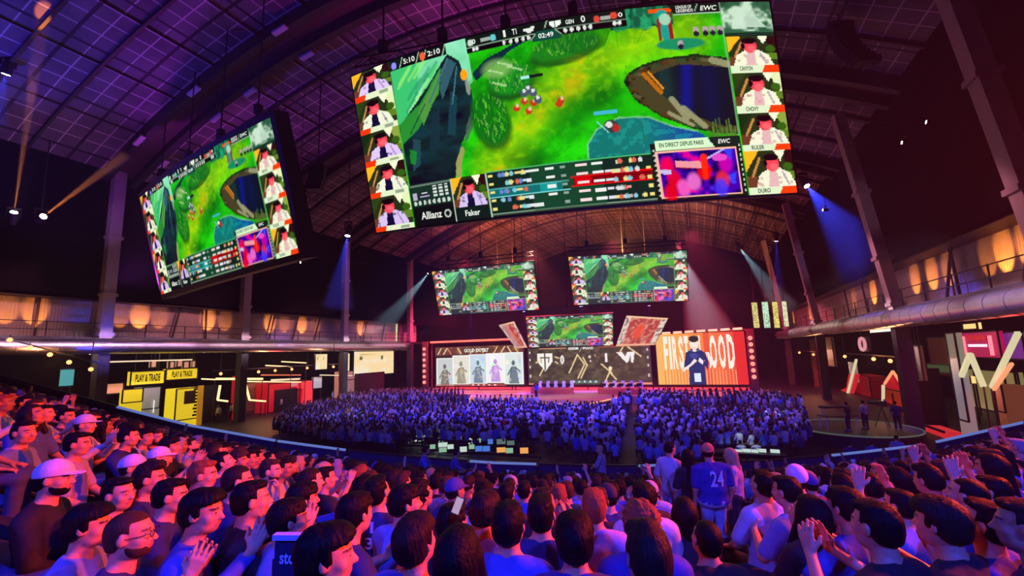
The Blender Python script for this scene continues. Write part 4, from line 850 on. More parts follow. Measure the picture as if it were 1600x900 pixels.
# yellow signs, booths, kiosks
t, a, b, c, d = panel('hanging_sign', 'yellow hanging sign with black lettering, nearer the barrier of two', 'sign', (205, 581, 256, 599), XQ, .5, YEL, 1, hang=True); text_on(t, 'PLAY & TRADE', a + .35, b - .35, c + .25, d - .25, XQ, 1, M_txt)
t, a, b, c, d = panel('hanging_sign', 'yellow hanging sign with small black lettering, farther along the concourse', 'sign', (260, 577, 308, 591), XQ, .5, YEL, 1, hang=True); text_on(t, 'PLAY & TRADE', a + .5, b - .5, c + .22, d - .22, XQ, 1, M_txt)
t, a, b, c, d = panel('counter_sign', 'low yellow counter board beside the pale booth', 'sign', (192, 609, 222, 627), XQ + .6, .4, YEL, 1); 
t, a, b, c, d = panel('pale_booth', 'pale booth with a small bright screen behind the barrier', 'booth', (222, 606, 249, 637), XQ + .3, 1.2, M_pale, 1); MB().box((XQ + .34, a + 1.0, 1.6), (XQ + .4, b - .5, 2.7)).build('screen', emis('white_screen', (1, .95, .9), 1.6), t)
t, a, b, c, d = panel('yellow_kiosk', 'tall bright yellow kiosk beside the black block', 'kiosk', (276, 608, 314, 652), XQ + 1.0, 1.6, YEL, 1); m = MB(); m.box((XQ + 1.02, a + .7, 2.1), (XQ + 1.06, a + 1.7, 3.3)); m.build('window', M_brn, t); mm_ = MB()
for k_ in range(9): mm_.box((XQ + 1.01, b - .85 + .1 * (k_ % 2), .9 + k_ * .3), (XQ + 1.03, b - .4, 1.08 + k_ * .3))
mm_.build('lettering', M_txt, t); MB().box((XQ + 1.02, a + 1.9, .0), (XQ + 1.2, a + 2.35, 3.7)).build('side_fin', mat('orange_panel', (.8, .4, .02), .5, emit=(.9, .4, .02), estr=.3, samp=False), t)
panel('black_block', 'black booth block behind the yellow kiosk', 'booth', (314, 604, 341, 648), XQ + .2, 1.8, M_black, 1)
panel('lit_poster', 'small orange and black poster wall beside the counter board', 'poster', (160, 600, 192, 614), XQ - .5, .2, mat('orange_poster', (.6, .3, .15), .5, emit=(.9, .35, .2), estr=.5, samp=False), 1, legs=True)
t, a, b, c, d = panel('striped_lightbox', 'turquoise lit box of vertical tubes behind the upper stand', 'light', (97, 576, 112, 604), XQ - 1, .25, mat('teal_box', (.05, .2, .22), .4), 1, legs=True)
for i in range(4):
    yy = a + (b - a) * (i + .5) / 4; MB().box((XQ - 1 + .02, yy - .18, c + .1), (XQ - 1 + .1, yy + .12, d - .1)).build('tube', emis('teal_tube', (.12, .6, .62), .55), t)
# row of warm bulbs on a slanting bar, and on the straight truss
def bulb_row(pts, X, label, s, zbar=None):
    Q = [at(x, y, 'X', X) for x, y in pts]; t = root_at('festoon_bar', Q[len(Q) // 2], label, 'light')
    MB().bar(Q[0] + [0, -.8, .3], Q[-1] + [0, .8, .3], .09).build('bar', M_black, t)
    for q in Q:
        MB().sphere(q, .15, 10, 6).build('bulb', WARM, t, True); MB().bar(q + [0, 0, .12], q + [0, 0, .3], .05).build('socket', M_black, t)
    for q in (Q[0], Q[-1]): MB().bar(q + [0, 0, .3], (q[0], q[1], 7.77), .05).build('hanging_rod', M_black, t)
    mid = sum(Q) / len(Q); lamp('festoon_lamp', 'POINT', mid + [s * .3, 0, -.2], None, (1, .4, .15), 260, .3)
bulb_row([(15, 531), (47, 543), (78, 554), (108, 566), (142, 577)], XL + 2.2, 'slanting bar of five warm bulbs in front of the duct', 1)
bulb_row([(345, 584), (374, 583), (404, 581), (430, 579), (456, 577), (480, 575)], XL - .8, 'row of warm bulbs over the red booth', 1)
bulb_row([(521, 573)], XL + 1.6, 'single warm bulb on the column by the cream screens', 1)
# red booth with arch, gold angled tubes
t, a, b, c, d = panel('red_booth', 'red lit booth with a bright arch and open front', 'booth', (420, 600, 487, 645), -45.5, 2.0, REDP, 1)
m = MB(); m.prism([(-45.45, b - 1.6, 0), (-45.45, b - .4, 0), (-45.45, b - .2, d - .3), (-45.45, b - .7, d), (-45.45, a + 3.8, d - .2), (-45.45, a + 3.8, d - .8), (-45.45, b - 1.5, d - .9)], (.35, 0, 0)); m.build('arch', emis('red_arch', (1, .03, .04), 1.1), t)
for q in (.12, .38): MB().box((-45.48, a + (b - a) * q, 0), (-45.42, a + (b - a) * q + 1.6, 2.5)).build('doorway', M_black, t)
MB().box((-45.48, a + 3.0, 2.7), (-45.4, a + 4.6, 3.2)).build('sign_patch', emis('pink_patch', (.9, .25, .3), .7), t)
panel('red_pillar_wrap', 'red wrapped pillar beside the grey column', 'pillar', (371, 588, 380, 640), -44.6, .8, REDP, 1)
panel('brown_alcove', 'dark brown alcove wall behind the gold angled tubes', 'booth', (384, 598, 414, 640), -47.6, .4, M_brn, 1)
def tubes(pts, X, label, mt, wd=.16):
    Q = [at(x, y, 'X', X) for x, y in pts]; t = root_at('light_tube_frame', Q[0], label, 'light'); 
    for p, q in zip(Q[:-1], Q[1:]): MB().bar(p, q, wd).build('tube', mt, t)
    low = min(Q, key=lambda q: q[2]); MB().bar((low[0] - .05, low[1], 0), low, .06).build('stand', M_black, t)
tubes([(381, 590), (390, 625), (415, 627)], -44.0, 'gold L shaped light tube beside the red pillar', M_gold)
tubes([(344, 602), (340, 625), (356, 627)], -44.0, 'gold L shaped light tube beside the black block', M_gold)
tubes([(338, 592), (410, 592)], -44.2, 'level gold light tube over the angled tubes', M_gold, .22)
tubes([(424, 594), (468, 592)], -45.05, 'wavy pale light strip over the red booth', emis('pale_tube', (1, .75, .5), 1.0), .2)
tubes([(408, 586), (470, 586)], -45.2, 'thin red light rail above the red booth', emis('red_rail', (1, .2, .1), .8), .12)
# cream screens at the far end
def cream(rect, X, label, seed):
    y0, y1, z0, z1 = cbox(*rect, X, .2); t = root_at('cream_screen', (X, (y0 + y1) / 2, z0), label, 'screen', 'cream concourse screens'); MB().box((X - .2, y0, z0), (X, y1, z1)).build('cabinet', M_black, t)
    p = Paint(60, 40, (1.0, .74, .38)); n = p.noise(6, 4, seed); p.mix(np.clip((n - .5) * 4, 0, 1) * .6, (.95, .88, .70)); p.mix((p.u < .35) * np.clip((.6 - p.v), 0, 1), (.9, .95, .9)); p.ell(.16, .72, .035, .08, (.10, .12, .02)); p.ell(.68, .72, .035, .08, (.10, .12, .02)); p.line(.15, .88, .72, .86, .03, (.3, .22, .08), .8, asp=1.5)
    vs = []; cols = []
    for j in range(25):
        for i in range(37): vs.append((X + .02, y0 + .05 + (y1 - y0 - .1) * i / 36, z0 + .05 + (z1 - z0 - .1) * j / 24)); cols.append((*p.a[min(39, int(j / 24 * 40)), min(59, int(i / 36 * 60))], 1))
    m = MB(); m._add(vs, [(j * 37 + i, j * 37 + i + 1, (j + 1) * 37 + i + 1, (j + 1) * 37 + i) for j in range(24) for i in range(36)]); o = m.build('display', vcol_mat('stage_led_picture'), t); c = o.data.color_attributes.new('Col', 'FLOAT_COLOR', 'POINT'); c.data.foreach_set('color', np.array(cols, np.float32).ravel())
    MB().bar((X - .1, (y0 + y1) / 2, z1), (X - .1, (y0 + y1) / 2, 7.77), .1).build('hanging_rod', M_black, t)
cream((493, 553, 511, 577), -44.5, 'cream lit screen before the last column, smallest of three', 1); cream((530, 552, 546, 580), -44.9, 'cream lit screen just behind the last column', 2); cream((553, 549, 615, 583), -44.5, 'widest cream lit screen at the far end of the concourse', 3)
panel('bar_counter', 'pinkish lit bar counter under the cream screens', 'counter', (530, 581, 560, 592), -44.6, .8, mat('pink_counter', (.5, .3, .25), .5, emit=(.9, .35, .25), estr=.35, samp=False), 1)
panel('dark_kiosk', 'dark kiosk with a small pale sign below the widest cream screen', 'kiosk', (562, 584, 600, 606), -43.2, .9, mat('dark_red_kiosk', (.07, .02, .03), .5), 1)
panel('white_poster', 'small white and green poster beside the red booth', 'poster', (489, 589, 503, 606), -45.0, .15, M_pale, 1, legs=True)
for i, (x0, y0, x1, y1, mt, lb) in enumerate(((415, 571, 455, 573, 'M_gold', 'thin gold light strip above the warm bulbs'), (440, 565, 478, 567, 'M_gold', 'short gold light strip high behind the warm bulbs'), (385, 596, 470, 597, 'M_gold', 'second gold light strip over the red booth'), (315, 592, 336, 593, 'M_gold', 'gold light strip over the black block'), (500, 586, 552, 587, 'emis("pale_tube", (1, .75, .5), 1.0)', 'pale light strip under the cream screens'), (150, 566, 300, 562, 'emis("pale_tube", (1, .75, .5), 1.0)', 'long pale light strip under the duct above the yellow signs'))):
    tubes([(x0, y0), (x1, y1)], -44.9 + .06 * i, lb, eval(mt), .12)
for i, (x, y) in enumerate(((268, 568), (281, 566), (291, 568), (301, 567), (240, 567))):
    panel('lit_figure_box', 'small warm lit display box above the yellow signs, %s along' % ordn(i + 1), 'light', (x - 4, y - 3, x + 4, y + 7), -47.5, .3, mat('warm_box', (.4, .2, .12), .5, emit=(.9, .4, .3), estr=.5, samp=False), 1, hang=True, group='warm display boxes')
# warm fills in the concourse
for y in (18, 26, 34, 42, 52): lamp('concourse_lamp', 'POINT', (-45.2, y, 6.9), None, (1, .72, .45), 170, .3)
lamp('concourse_red_lamp', 'POINT', (-43.5, 37, 4.5), None, (1, .04, .04), 160, .3)

# ------------------------------------------------------------------ arcade on the other side
XW = 15.0
def rp(px, py, X=XW): return at(px, py, 'X', X)
def rtubes(pts, X, label, mt, wd=.14): tubes(pts, X, label, mt, wd)
M_gtube = emis('greenish_tube', (.85, .78, .45), .8); M_otube = emis('orange_tube', (1, .36, .16), 1.0)
rtubes([(1502, 588), (1516, 553), (1537, 604)], 14.6, 'pale inverted V of light tubes in the arcade', M_gtube, .22)
rtubes([(1550, 605), (1591, 520)], 14.8, 'long pale slanting light tube in the arcade', M_gtube, .2)
rtubes([(1553, 609), (1581, 568)], 14.4, 'short orange slanting light tube in the arcade', M_otube, .14)
rtubes([(1318, 640), (1338, 562)], 15.5, 'tall pale slanting tube beside the red arcade booth', M_gtube, .2)
rtubes([(1382, 600), (1395, 580), (1414, 608)], 15.0, 'orange inverted V of light tubes over the red doorway', M_otube, .16)
rtubes([(1380, 602), (1380, 628)], 15.0, 'short pale upright tube beside the red doorway', M_gtube, .2)
def rpanel(name, label, cat, rect, X, dep, material, **k): return panel(name, label, cat, rect, X, dep, material, -1, **k)
M_mag = emis('magenta_wall', (.7, .01, .12), .55); M_purp = mat('purple_wall', (.2, .05, .4), .6, emit=(.25, .04, .5), estr=.35, samp=False); M_olive_glow = mat('olive_wall_glow', (.3, .28, .13), .7, emit=(.5, .42, .15), estr=.34, samp=False)  # olive wall's own glow stands in for warm light in the room
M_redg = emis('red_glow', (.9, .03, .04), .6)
# red booth legs and arch
def rslab(pts, X, dep, label, material, cat='booth', name='red_slanting_board', part='panel'):
    Q = [rp(x, y, X) for x, y in pts]; zz = min(q[2] for q in Q); t = root_at(name, sum(Q) / len(Q), label, cat)
    for q in Q: q[2] = max(q[2], 0)
    MB().prism(Q, (dep, 0, 0)).build(part, material, t); return t
rslab([(1326, 584), (1337, 584), (1331, 632), (1316, 634), (1322, 606)], 15.6, .4, 'bright red slanting panel at the end of the arcade booth', M_redg)
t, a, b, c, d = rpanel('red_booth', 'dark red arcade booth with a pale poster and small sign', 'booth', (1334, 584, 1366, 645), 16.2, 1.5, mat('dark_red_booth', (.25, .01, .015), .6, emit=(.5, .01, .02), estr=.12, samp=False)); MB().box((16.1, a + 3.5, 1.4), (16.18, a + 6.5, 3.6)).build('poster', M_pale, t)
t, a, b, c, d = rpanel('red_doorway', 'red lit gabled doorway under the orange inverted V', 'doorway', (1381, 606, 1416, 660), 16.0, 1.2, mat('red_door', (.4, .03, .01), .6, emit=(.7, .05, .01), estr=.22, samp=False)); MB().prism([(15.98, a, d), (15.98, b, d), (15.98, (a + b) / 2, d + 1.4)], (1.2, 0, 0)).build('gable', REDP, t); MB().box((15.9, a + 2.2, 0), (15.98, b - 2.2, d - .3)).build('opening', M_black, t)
rslab([(1416, 605), (1426, 600), (1430, 665), (1415, 665)], 15.2, .4, 'red side panel beside the dark pillar', REDP)
t, a, b, c, d = rpanel('red_cube', 'small glowing red cube on the floor by the dark pillar', 'light', (1409, 644, 1422, 658), 14.2, 1.0, M_redg, legs=True)
rpanel('red_bench', 'low glowing red bench behind the side rail', 'bench', (1445, 664, 1476, 676), 13.2, .8, M_redg)
rpanel('black_wall_block', 'broad black pillar block with a small white notice', 'pillar', (1424, 575, 1448, 676), 13.6, 1.2, M_black)
t, a, b, c, d = rpanel('pale_pillar', 'pale green lit pillar beside the magenta shop', 'pillar', (1491, 520, 1499, 655), 14.6, .35, M_pale)
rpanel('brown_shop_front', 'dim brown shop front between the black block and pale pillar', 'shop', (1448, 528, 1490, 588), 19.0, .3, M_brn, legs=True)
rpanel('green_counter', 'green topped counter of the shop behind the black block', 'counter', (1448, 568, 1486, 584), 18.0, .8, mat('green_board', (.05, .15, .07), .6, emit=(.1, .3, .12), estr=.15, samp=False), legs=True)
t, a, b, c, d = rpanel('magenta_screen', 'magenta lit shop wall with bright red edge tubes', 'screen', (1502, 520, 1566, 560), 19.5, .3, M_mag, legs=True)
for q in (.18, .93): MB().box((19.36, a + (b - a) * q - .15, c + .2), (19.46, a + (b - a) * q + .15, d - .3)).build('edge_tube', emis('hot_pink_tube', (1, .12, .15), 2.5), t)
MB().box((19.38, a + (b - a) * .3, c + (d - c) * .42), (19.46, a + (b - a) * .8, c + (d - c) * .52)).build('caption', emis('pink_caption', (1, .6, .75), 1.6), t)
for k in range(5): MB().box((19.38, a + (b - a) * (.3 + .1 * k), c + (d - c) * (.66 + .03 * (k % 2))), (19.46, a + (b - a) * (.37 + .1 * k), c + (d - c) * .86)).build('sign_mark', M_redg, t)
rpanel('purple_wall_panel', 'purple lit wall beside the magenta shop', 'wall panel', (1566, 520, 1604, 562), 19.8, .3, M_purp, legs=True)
rpanel('olive_backdrop', 'olive lit lower wall behind the light tubes', 'wall panel', (1502, 575, 1604, 660), 21.5, .3, M_olive_glow)
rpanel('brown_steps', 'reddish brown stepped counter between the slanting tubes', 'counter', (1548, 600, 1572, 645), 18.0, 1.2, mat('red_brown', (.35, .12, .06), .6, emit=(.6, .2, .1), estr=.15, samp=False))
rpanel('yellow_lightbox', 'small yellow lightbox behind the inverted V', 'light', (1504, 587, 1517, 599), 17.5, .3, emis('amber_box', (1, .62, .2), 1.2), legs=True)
rpanel('ceiling_lightbox', 'amber lightbox under the balcony above the magenta shop', 'light', (1504, 506, 1528, 514), 16.0, .2, emis('amber_box', (1, .62, .2), 1.2), hang=True)
rpanel('white_strip_light', 'long white strip light under the balcony', 'light', (1358, 511, 1410, 517), 14.4, .2, emis('white_strip', (1, .9, .75), 1.2), hang=True)
bulb_row([(1249, 551), (1271, 554), (1287, 555)], XR + .4, 'warm bulbs beside the stage end of the duct', -1); bulb_row([(1320, 557), (1365, 561), (1391, 564), (1421, 566)], XR + .4, 'row of warm bulbs in front of the red booth', -1)
rpanel('grey_board', 'grey board hanging behind the warm bulbs', 'board', (1289, 527, 1305, 573), 14, .2, mat('grey_board', (.3, .3, .26), .7), hang=True)
rpanel('grey_speaker_board', 'grey green board hanging on the black pillar block', 'board', (1427, 540, 1444, 595), 13.3, .2, mat('grey_board', (.3, .3, .26), .7), hang=True)
rpanel('orange_pillar', 'slim orange brown pillar near the stage end of the arcade', 'pillar', (1264, 530, 1272, 598), 14, .6, M_brn)
t, a, b, c, d = rpanel('round_sign', 'small dark hanging sign with a pink ring over the red booth', 'sign', (1341, 527, 1358, 549), 13.6, .2, mat('dark_sign', (.03, .01, .03), .5), hang=True)
m = MB(); m.tube([(13.5, (a + b) / 2 + .75 * cos(q), (c + d) / 2 + .55 * sin(q)) for q in np.linspace(0, 2 * pi, 17)], .13, 6, False); m.build('ring', emis('pink_ring', (.9, .35, .4), .8), t)
for y, p in ((22, 200), (27, 160), (33, 140), (45, 120), (60, 120)): lamp('arcade_lamp', 'POINT', (17.5, y, 6.6), None, (1, .65, .38), p * .35, .3)
for y, z, p in ((33, 3.5, 200), (40, 3, 200), (29.5, 2.2, 110)): lamp('arcade_red_lamp', 'POINT', (14.6, y, z), None, (1, .03, .03), p, .3)
lamp('arcade_magenta_lamp', 'POINT', (17.5, 24, 5), None, (.9, .05, .3), 120, .3)
# stair truss rails across the opening
# ================================================================== the seating bowl
def hor(px): return 550 - (px - 800) * .0305
_AX = [-700, -300, -100, 0, 100, 200, 300, 440, 540, 650, 770, 900, 1000, 1200, 1310, 1440, 1600, 1800, 2300]
_AY = [-150, -80, -25, 13, 42, 72, 100, 129, 145, 160, 172, 180, 184, 182, 176, 165, 134, 90, 0]
def drop(px): return float(np.interp(px, _AX, _AY))
def bpl(px, py, F):
    d = ray(px, py); return EYE + d * (F / (d @ GF))
def head_pt(px, F): return bpl(px, hor(px) + drop(px) + 245 / F, F)
HEADZ = 1.27
FB = 16.0
ROWS = [1.8 + .82 * i for i in range(17)]
M_terr = mat('terrace_concrete', (.018, .018, .028), .9, noise=.4, nscale=2)
M_navy = mat('navy_board', (.012, .014, .07), .5)
M_edge_glow = emis('edge_strip', (.22, .34, 1.0), .5)  # rail glows itself, standing in for blue light on a reflective edge
m = MB(); PX = list(range(-300, 2001, 50)); F0s = [r - .43 for r in ROWS] + [FB + .05]
for k, F in enumerate(ROWS):
    a, b = F0s[k], F0s[k + 1]; prev = None
    for px in PX:
        z = max(head_pt(px, F)[2] - HEADZ, .02); R = lambda f: (bpl(px, hor(px), f))
        pa, pb = R(a), R(b); q = [(pa[0], pa[1], z), (pb[0], pb[1], z), (pb[0], pb[1], z - .6), (pa[0], pa[1], z - .6)]
        s1, s2 = R(F - .22), R(F + .20); q += [(s1[0], s1[1], z), (s1[0], s1[1], z + .42), (s2[0], s2[1], z + .42), (s2[0], s2[1], z)]
        if prev is not None:
            P = [prev, q]; vs = prev + q
            m._add(vs, [(0, 8, 9, 1), (1, 9, 10, 2), (3, 11, 8, 0), (4, 12, 13, 5), (5, 13, 14, 6), (6, 14, 15, 7)])
        prev = q
struct(m.build('floor_terrace', M_terr))
# front barrier in separate runs
def barrier(pxs, label, lit=True, tops=None, words_=None, F=FB):
    P = [bpl(px, hor(px) + drop(px) if tops is None else tops[i], F) for i, px in enumerate(pxs)]
    t = root_at('front_barrier', P[len(P) // 2] - np.array([0, 0, 1.1]), label, 'barrier'); bd, ed = MB(), MB()
    for p, q in zip(P[:-1], P[1:]):
        n = np.cross(q - p, (0, 0, 1.)); n /= np.linalg.norm(n)
        bd.prism([p - [0, 0, .04], q - [0, 0, .04], q - [0, 0, 1.25], p - [0, 0, 1.25]], n * .06)
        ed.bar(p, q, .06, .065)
    bd.build('board', M_navy, t); ed.build('top_rail', M_edge_glow if lit else M_crowd_rail, t)
    for p in P: MB().bar(p - [0, 0, max(.3, p[2] - .0)], p - [0, 0, .05], .08).build('post', M_crowd_rail, t)
    if words_:
        for txt, pa, pb, ht in words_:
            A, B = bpl(pa, hor(pa) + drop(pa), F - .12), bpl(pb, hor(pb) + drop(pb), F - .12); r = (B - A); up = np.array([0, 0, 1.]); me = text_mesh(txt, .02); Q = np.array([v.co[:2] for v in me.vertices]); lo, hi = Q.min(0), Q.max(0); Q = (Q - lo) / (hi - lo)
            mm = MB(); mm._add([A + r * q[0] + up * (-.62 + ht * q[1]) for q in Q], [tuple(p.vertices) for p in me.polygons]); mm.build('lettering', M_wtxt, t)
    return t
barrier([-300, -200, -100, 0, 60, 120, 180], 'unlit dark front barrier climbing towards the balcony', False)
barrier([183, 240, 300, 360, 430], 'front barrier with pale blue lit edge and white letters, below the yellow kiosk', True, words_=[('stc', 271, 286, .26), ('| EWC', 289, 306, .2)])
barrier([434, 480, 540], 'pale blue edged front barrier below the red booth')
barrier([545, 600, 660, 730], 'unlit front barrier behind the two standing stewards', False)
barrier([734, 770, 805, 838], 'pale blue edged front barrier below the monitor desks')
barrier([842, 900, 950, 995], 'unlit front barrier at the foot of the floor aisle', False)
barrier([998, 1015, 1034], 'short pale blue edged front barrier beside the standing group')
barrier([1040, 1120, 1200, 1296], 'unlit front barrier below the white lit control desk', False)
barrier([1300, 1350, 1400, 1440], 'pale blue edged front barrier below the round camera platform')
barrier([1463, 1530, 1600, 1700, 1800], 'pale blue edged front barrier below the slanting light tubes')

# ------------------------------------------------------------------ figures: blended distance fields, one closed skin per figure
class Field:
    def __init__(s, X, Y, Z): s.X, s.Y, s.Z = X, Y, Z; s.D = np.full((len(X), len(Y), len(Z)), .12, np.float32)
    def _sl(s, lo, hi, pad):
        r = []
        for A, a, b in ((s.X, lo[0], hi[0]), (s.Y, lo[1], hi[1]), (s.Z, lo[2], hi[2])):
            i, j = np.searchsorted(A, a - pad), np.searchsorted(A, b + pad); r.append(slice(max(0, i), min(len(A), j)))
        return tuple(r)
    def _grid(s, sl): return s.X[sl[0]][:, None, None], s.Y[sl[1]][None, :, None], s.Z[sl[2]][None, None, :]
    def _put(s, sl, d, k, cut):
        D = s.D[sl]
        if cut: h = np.clip(.5 - .5 * (D + d) / k, 0, 1); s.D[sl] = D * (1 - h) - d * h + k * h * (1 - h)
        else: h = np.clip(.5 + .5 * (D - d) / k, 0, 1); s.D[sl] = D * (1 - h) + d * h - k * h * (1 - h)
    def cone(s, a, b, ra, rb, k=.02, cut=False, g=0.0):
        a, b = np.array(a, float), np.array(b, float); ra, rb = ra + g, rb + g; r = max(ra, rb); sl = s._sl(np.minimum(a, b) - r, np.maximum(a, b) + r, k + .03)
        if 0 in s.D[sl].shape: return
        x, y, z = s._grid(sl); d = b - a; L2 = d @ d + 1e-12
        t = np.clip(((x - a[0]) * d[0] + (y - a[1]) * d[1] + (z - a[2]) * d[2]) / L2, 0, 1)
        s._put(sl, np.sqrt((x - a[0] - t * d[0]) ** 2 + (y - a[1] - t * d[1]) ** 2 + (z - a[2] - t * d[2]) ** 2) - (ra + (rb - ra) * t), k, cut)
    def ell(s, c, r, M=None, k=.02, cut=False, g=0.0):
        c, r = np.array(c, float), np.array(r, float) + g; R = r.max(); sl = s._sl(c - R, c + R, k + .03)
        if 0 in s.D[sl].shape: return
        x, y, z = s._grid(sl); x, y, z = x - c[0], y - c[1], z - c[2]
        if M is not None: x, y, z = (M[0][i] * x + M[1][i] * y + M[2][i] * z for i in range(3))
        q = np.sqrt((x / r[0]) ** 2 + (y / r[1]) ** 2 + (z / r[2]) ** 2); q2 = np.sqrt((x / r[0] ** 2) ** 2 + (y / r[1] ** 2) ** 2 + (z / r[2] ** 2) ** 2) + 1e-9
        s._put(sl, q * (q - 1) / q2, k, cut)
    def mesh(s):
        X, Y, Z, D = s.X, s.Y, s.Z, s.D; S = D < 0; nx, ny, nz = D.shape
        acc = np.zeros((nx - 1, ny - 1, nz - 1, 3), np.float32); cnt = np.zeros((nx - 1, ny - 1, nz - 1), np.float32); E = []
        for ax in range(3):
            s0 = [slice(None)] * 3; s1 = [slice(None)] * 3; s0[ax] = slice(0, -1); s1[ax] = slice(1, None); s0, s1 = tuple(s0), tuple(s1)
            e = S[s0] != S[s1]; idx = np.argwhere(e); d0 = D[s0][e]; d1 = D[s1][e]; t = d0 / (d0 - d1)
            p = np.stack([X[idx[:, 0]], Y[idx[:, 1]], Z[idx[:, 2]]], 1); A = (X, Y, Z)[ax]; p[:, ax] = A[idx[:, ax]] * (1 - t) + A[idx[:, ax] + 1] * t
            o = [a for a in range(3) if a != ax]
            for da in (0, -1):
                for db in (0, -1):
                    c = idx.copy(); c[:, o[0]] += da; c[:, o[1]] += db; ok = (c >= 0).all(1) & (c < np.array(cnt.shape)).all(1)
                    np.add.at(acc, tuple(c[ok].T), p[ok]); np.add.at(cnt, tuple(c[ok].T), 1)
            E.append((ax, o, idx, S[s0][e]))
        vid = np.full(cnt.shape, -1, np.int64); act = cnt > 0; vid[act] = np.arange(act.sum()); V_ = acc[act] / cnt[act][:, None]; F = []
        for ax, o, idx, ins in E:
            ok = (idx[:, o[0]] > 0) & (idx[:, o[1]] > 0) & (idx[:, o[0]] < np.array(cnt.shape)[o[0]]) & (idx[:, o[1]] < np.array(cnt.shape)[o[1]]); idx, ins = idx[ok], ins[ok]; q = []
            for da, db in ((-1, -1), (0, -1), (0, 0), (-1, 0)):
                c = idx.copy(); c[:, o[0]] += da; c[:, o[1]] += db; q.append(vid[tuple(c.T)])
            q = np.stack(q, 1); fl = ins if ax != 1 else ~ins; q[~fl] = q[~fl][:, ::-1]; F.append(q)
        return V_, np.concatenate(F)
def to_mesh(name, V_, F, material, col=None):
    me = bpy.data.meshes.new(name); me.vertices.add(len(V_)); me.vertices.foreach_set('co', np.ascontiguousarray(V_, np.float32).ravel())
    me.loops.add(F.size); me.loops.foreach_set('vertex_index', F.ravel().astype(np.int32)); me.polygons.add(len(F)); me.polygons.foreach_set('loop_start', np.arange(0, F.size, 4).astype(np.int32)); me.update(calc_edges=True); me.shade_smooth()
    if col is not None:
        c = me.color_attributes.new('Col', 'FLOAT_COLOR', 'POINT'); c.data.foreach_set('color', np.concatenate([col, np.ones((len(col), 1))], 1).astype(np.float32).ravel())
    if material: me.materials.append(material)
    return me
def axis(segs):
    out = [segs[0][0]]
    for (a, b, h) in segs:
        n = max(1, int(round((b - a) / h))); out += list(a + (b - a) * np.arange(1, n + 1) / n)
    return np.array(out)
def rotz(a): return np.array([[cos(a), -sin(a), 0], [sin(a), cos(a), 0], [0, 0, 1.]])
def rotx(a): return np.array([[1, 0, 0], [0, cos(a), -sin(a)], [0, sin(a), cos(a)]])
def roty(a): return np.array([[cos(a), 0, sin(a)], [0, 1, 0], [-sin(a), 0, cos(a)]])

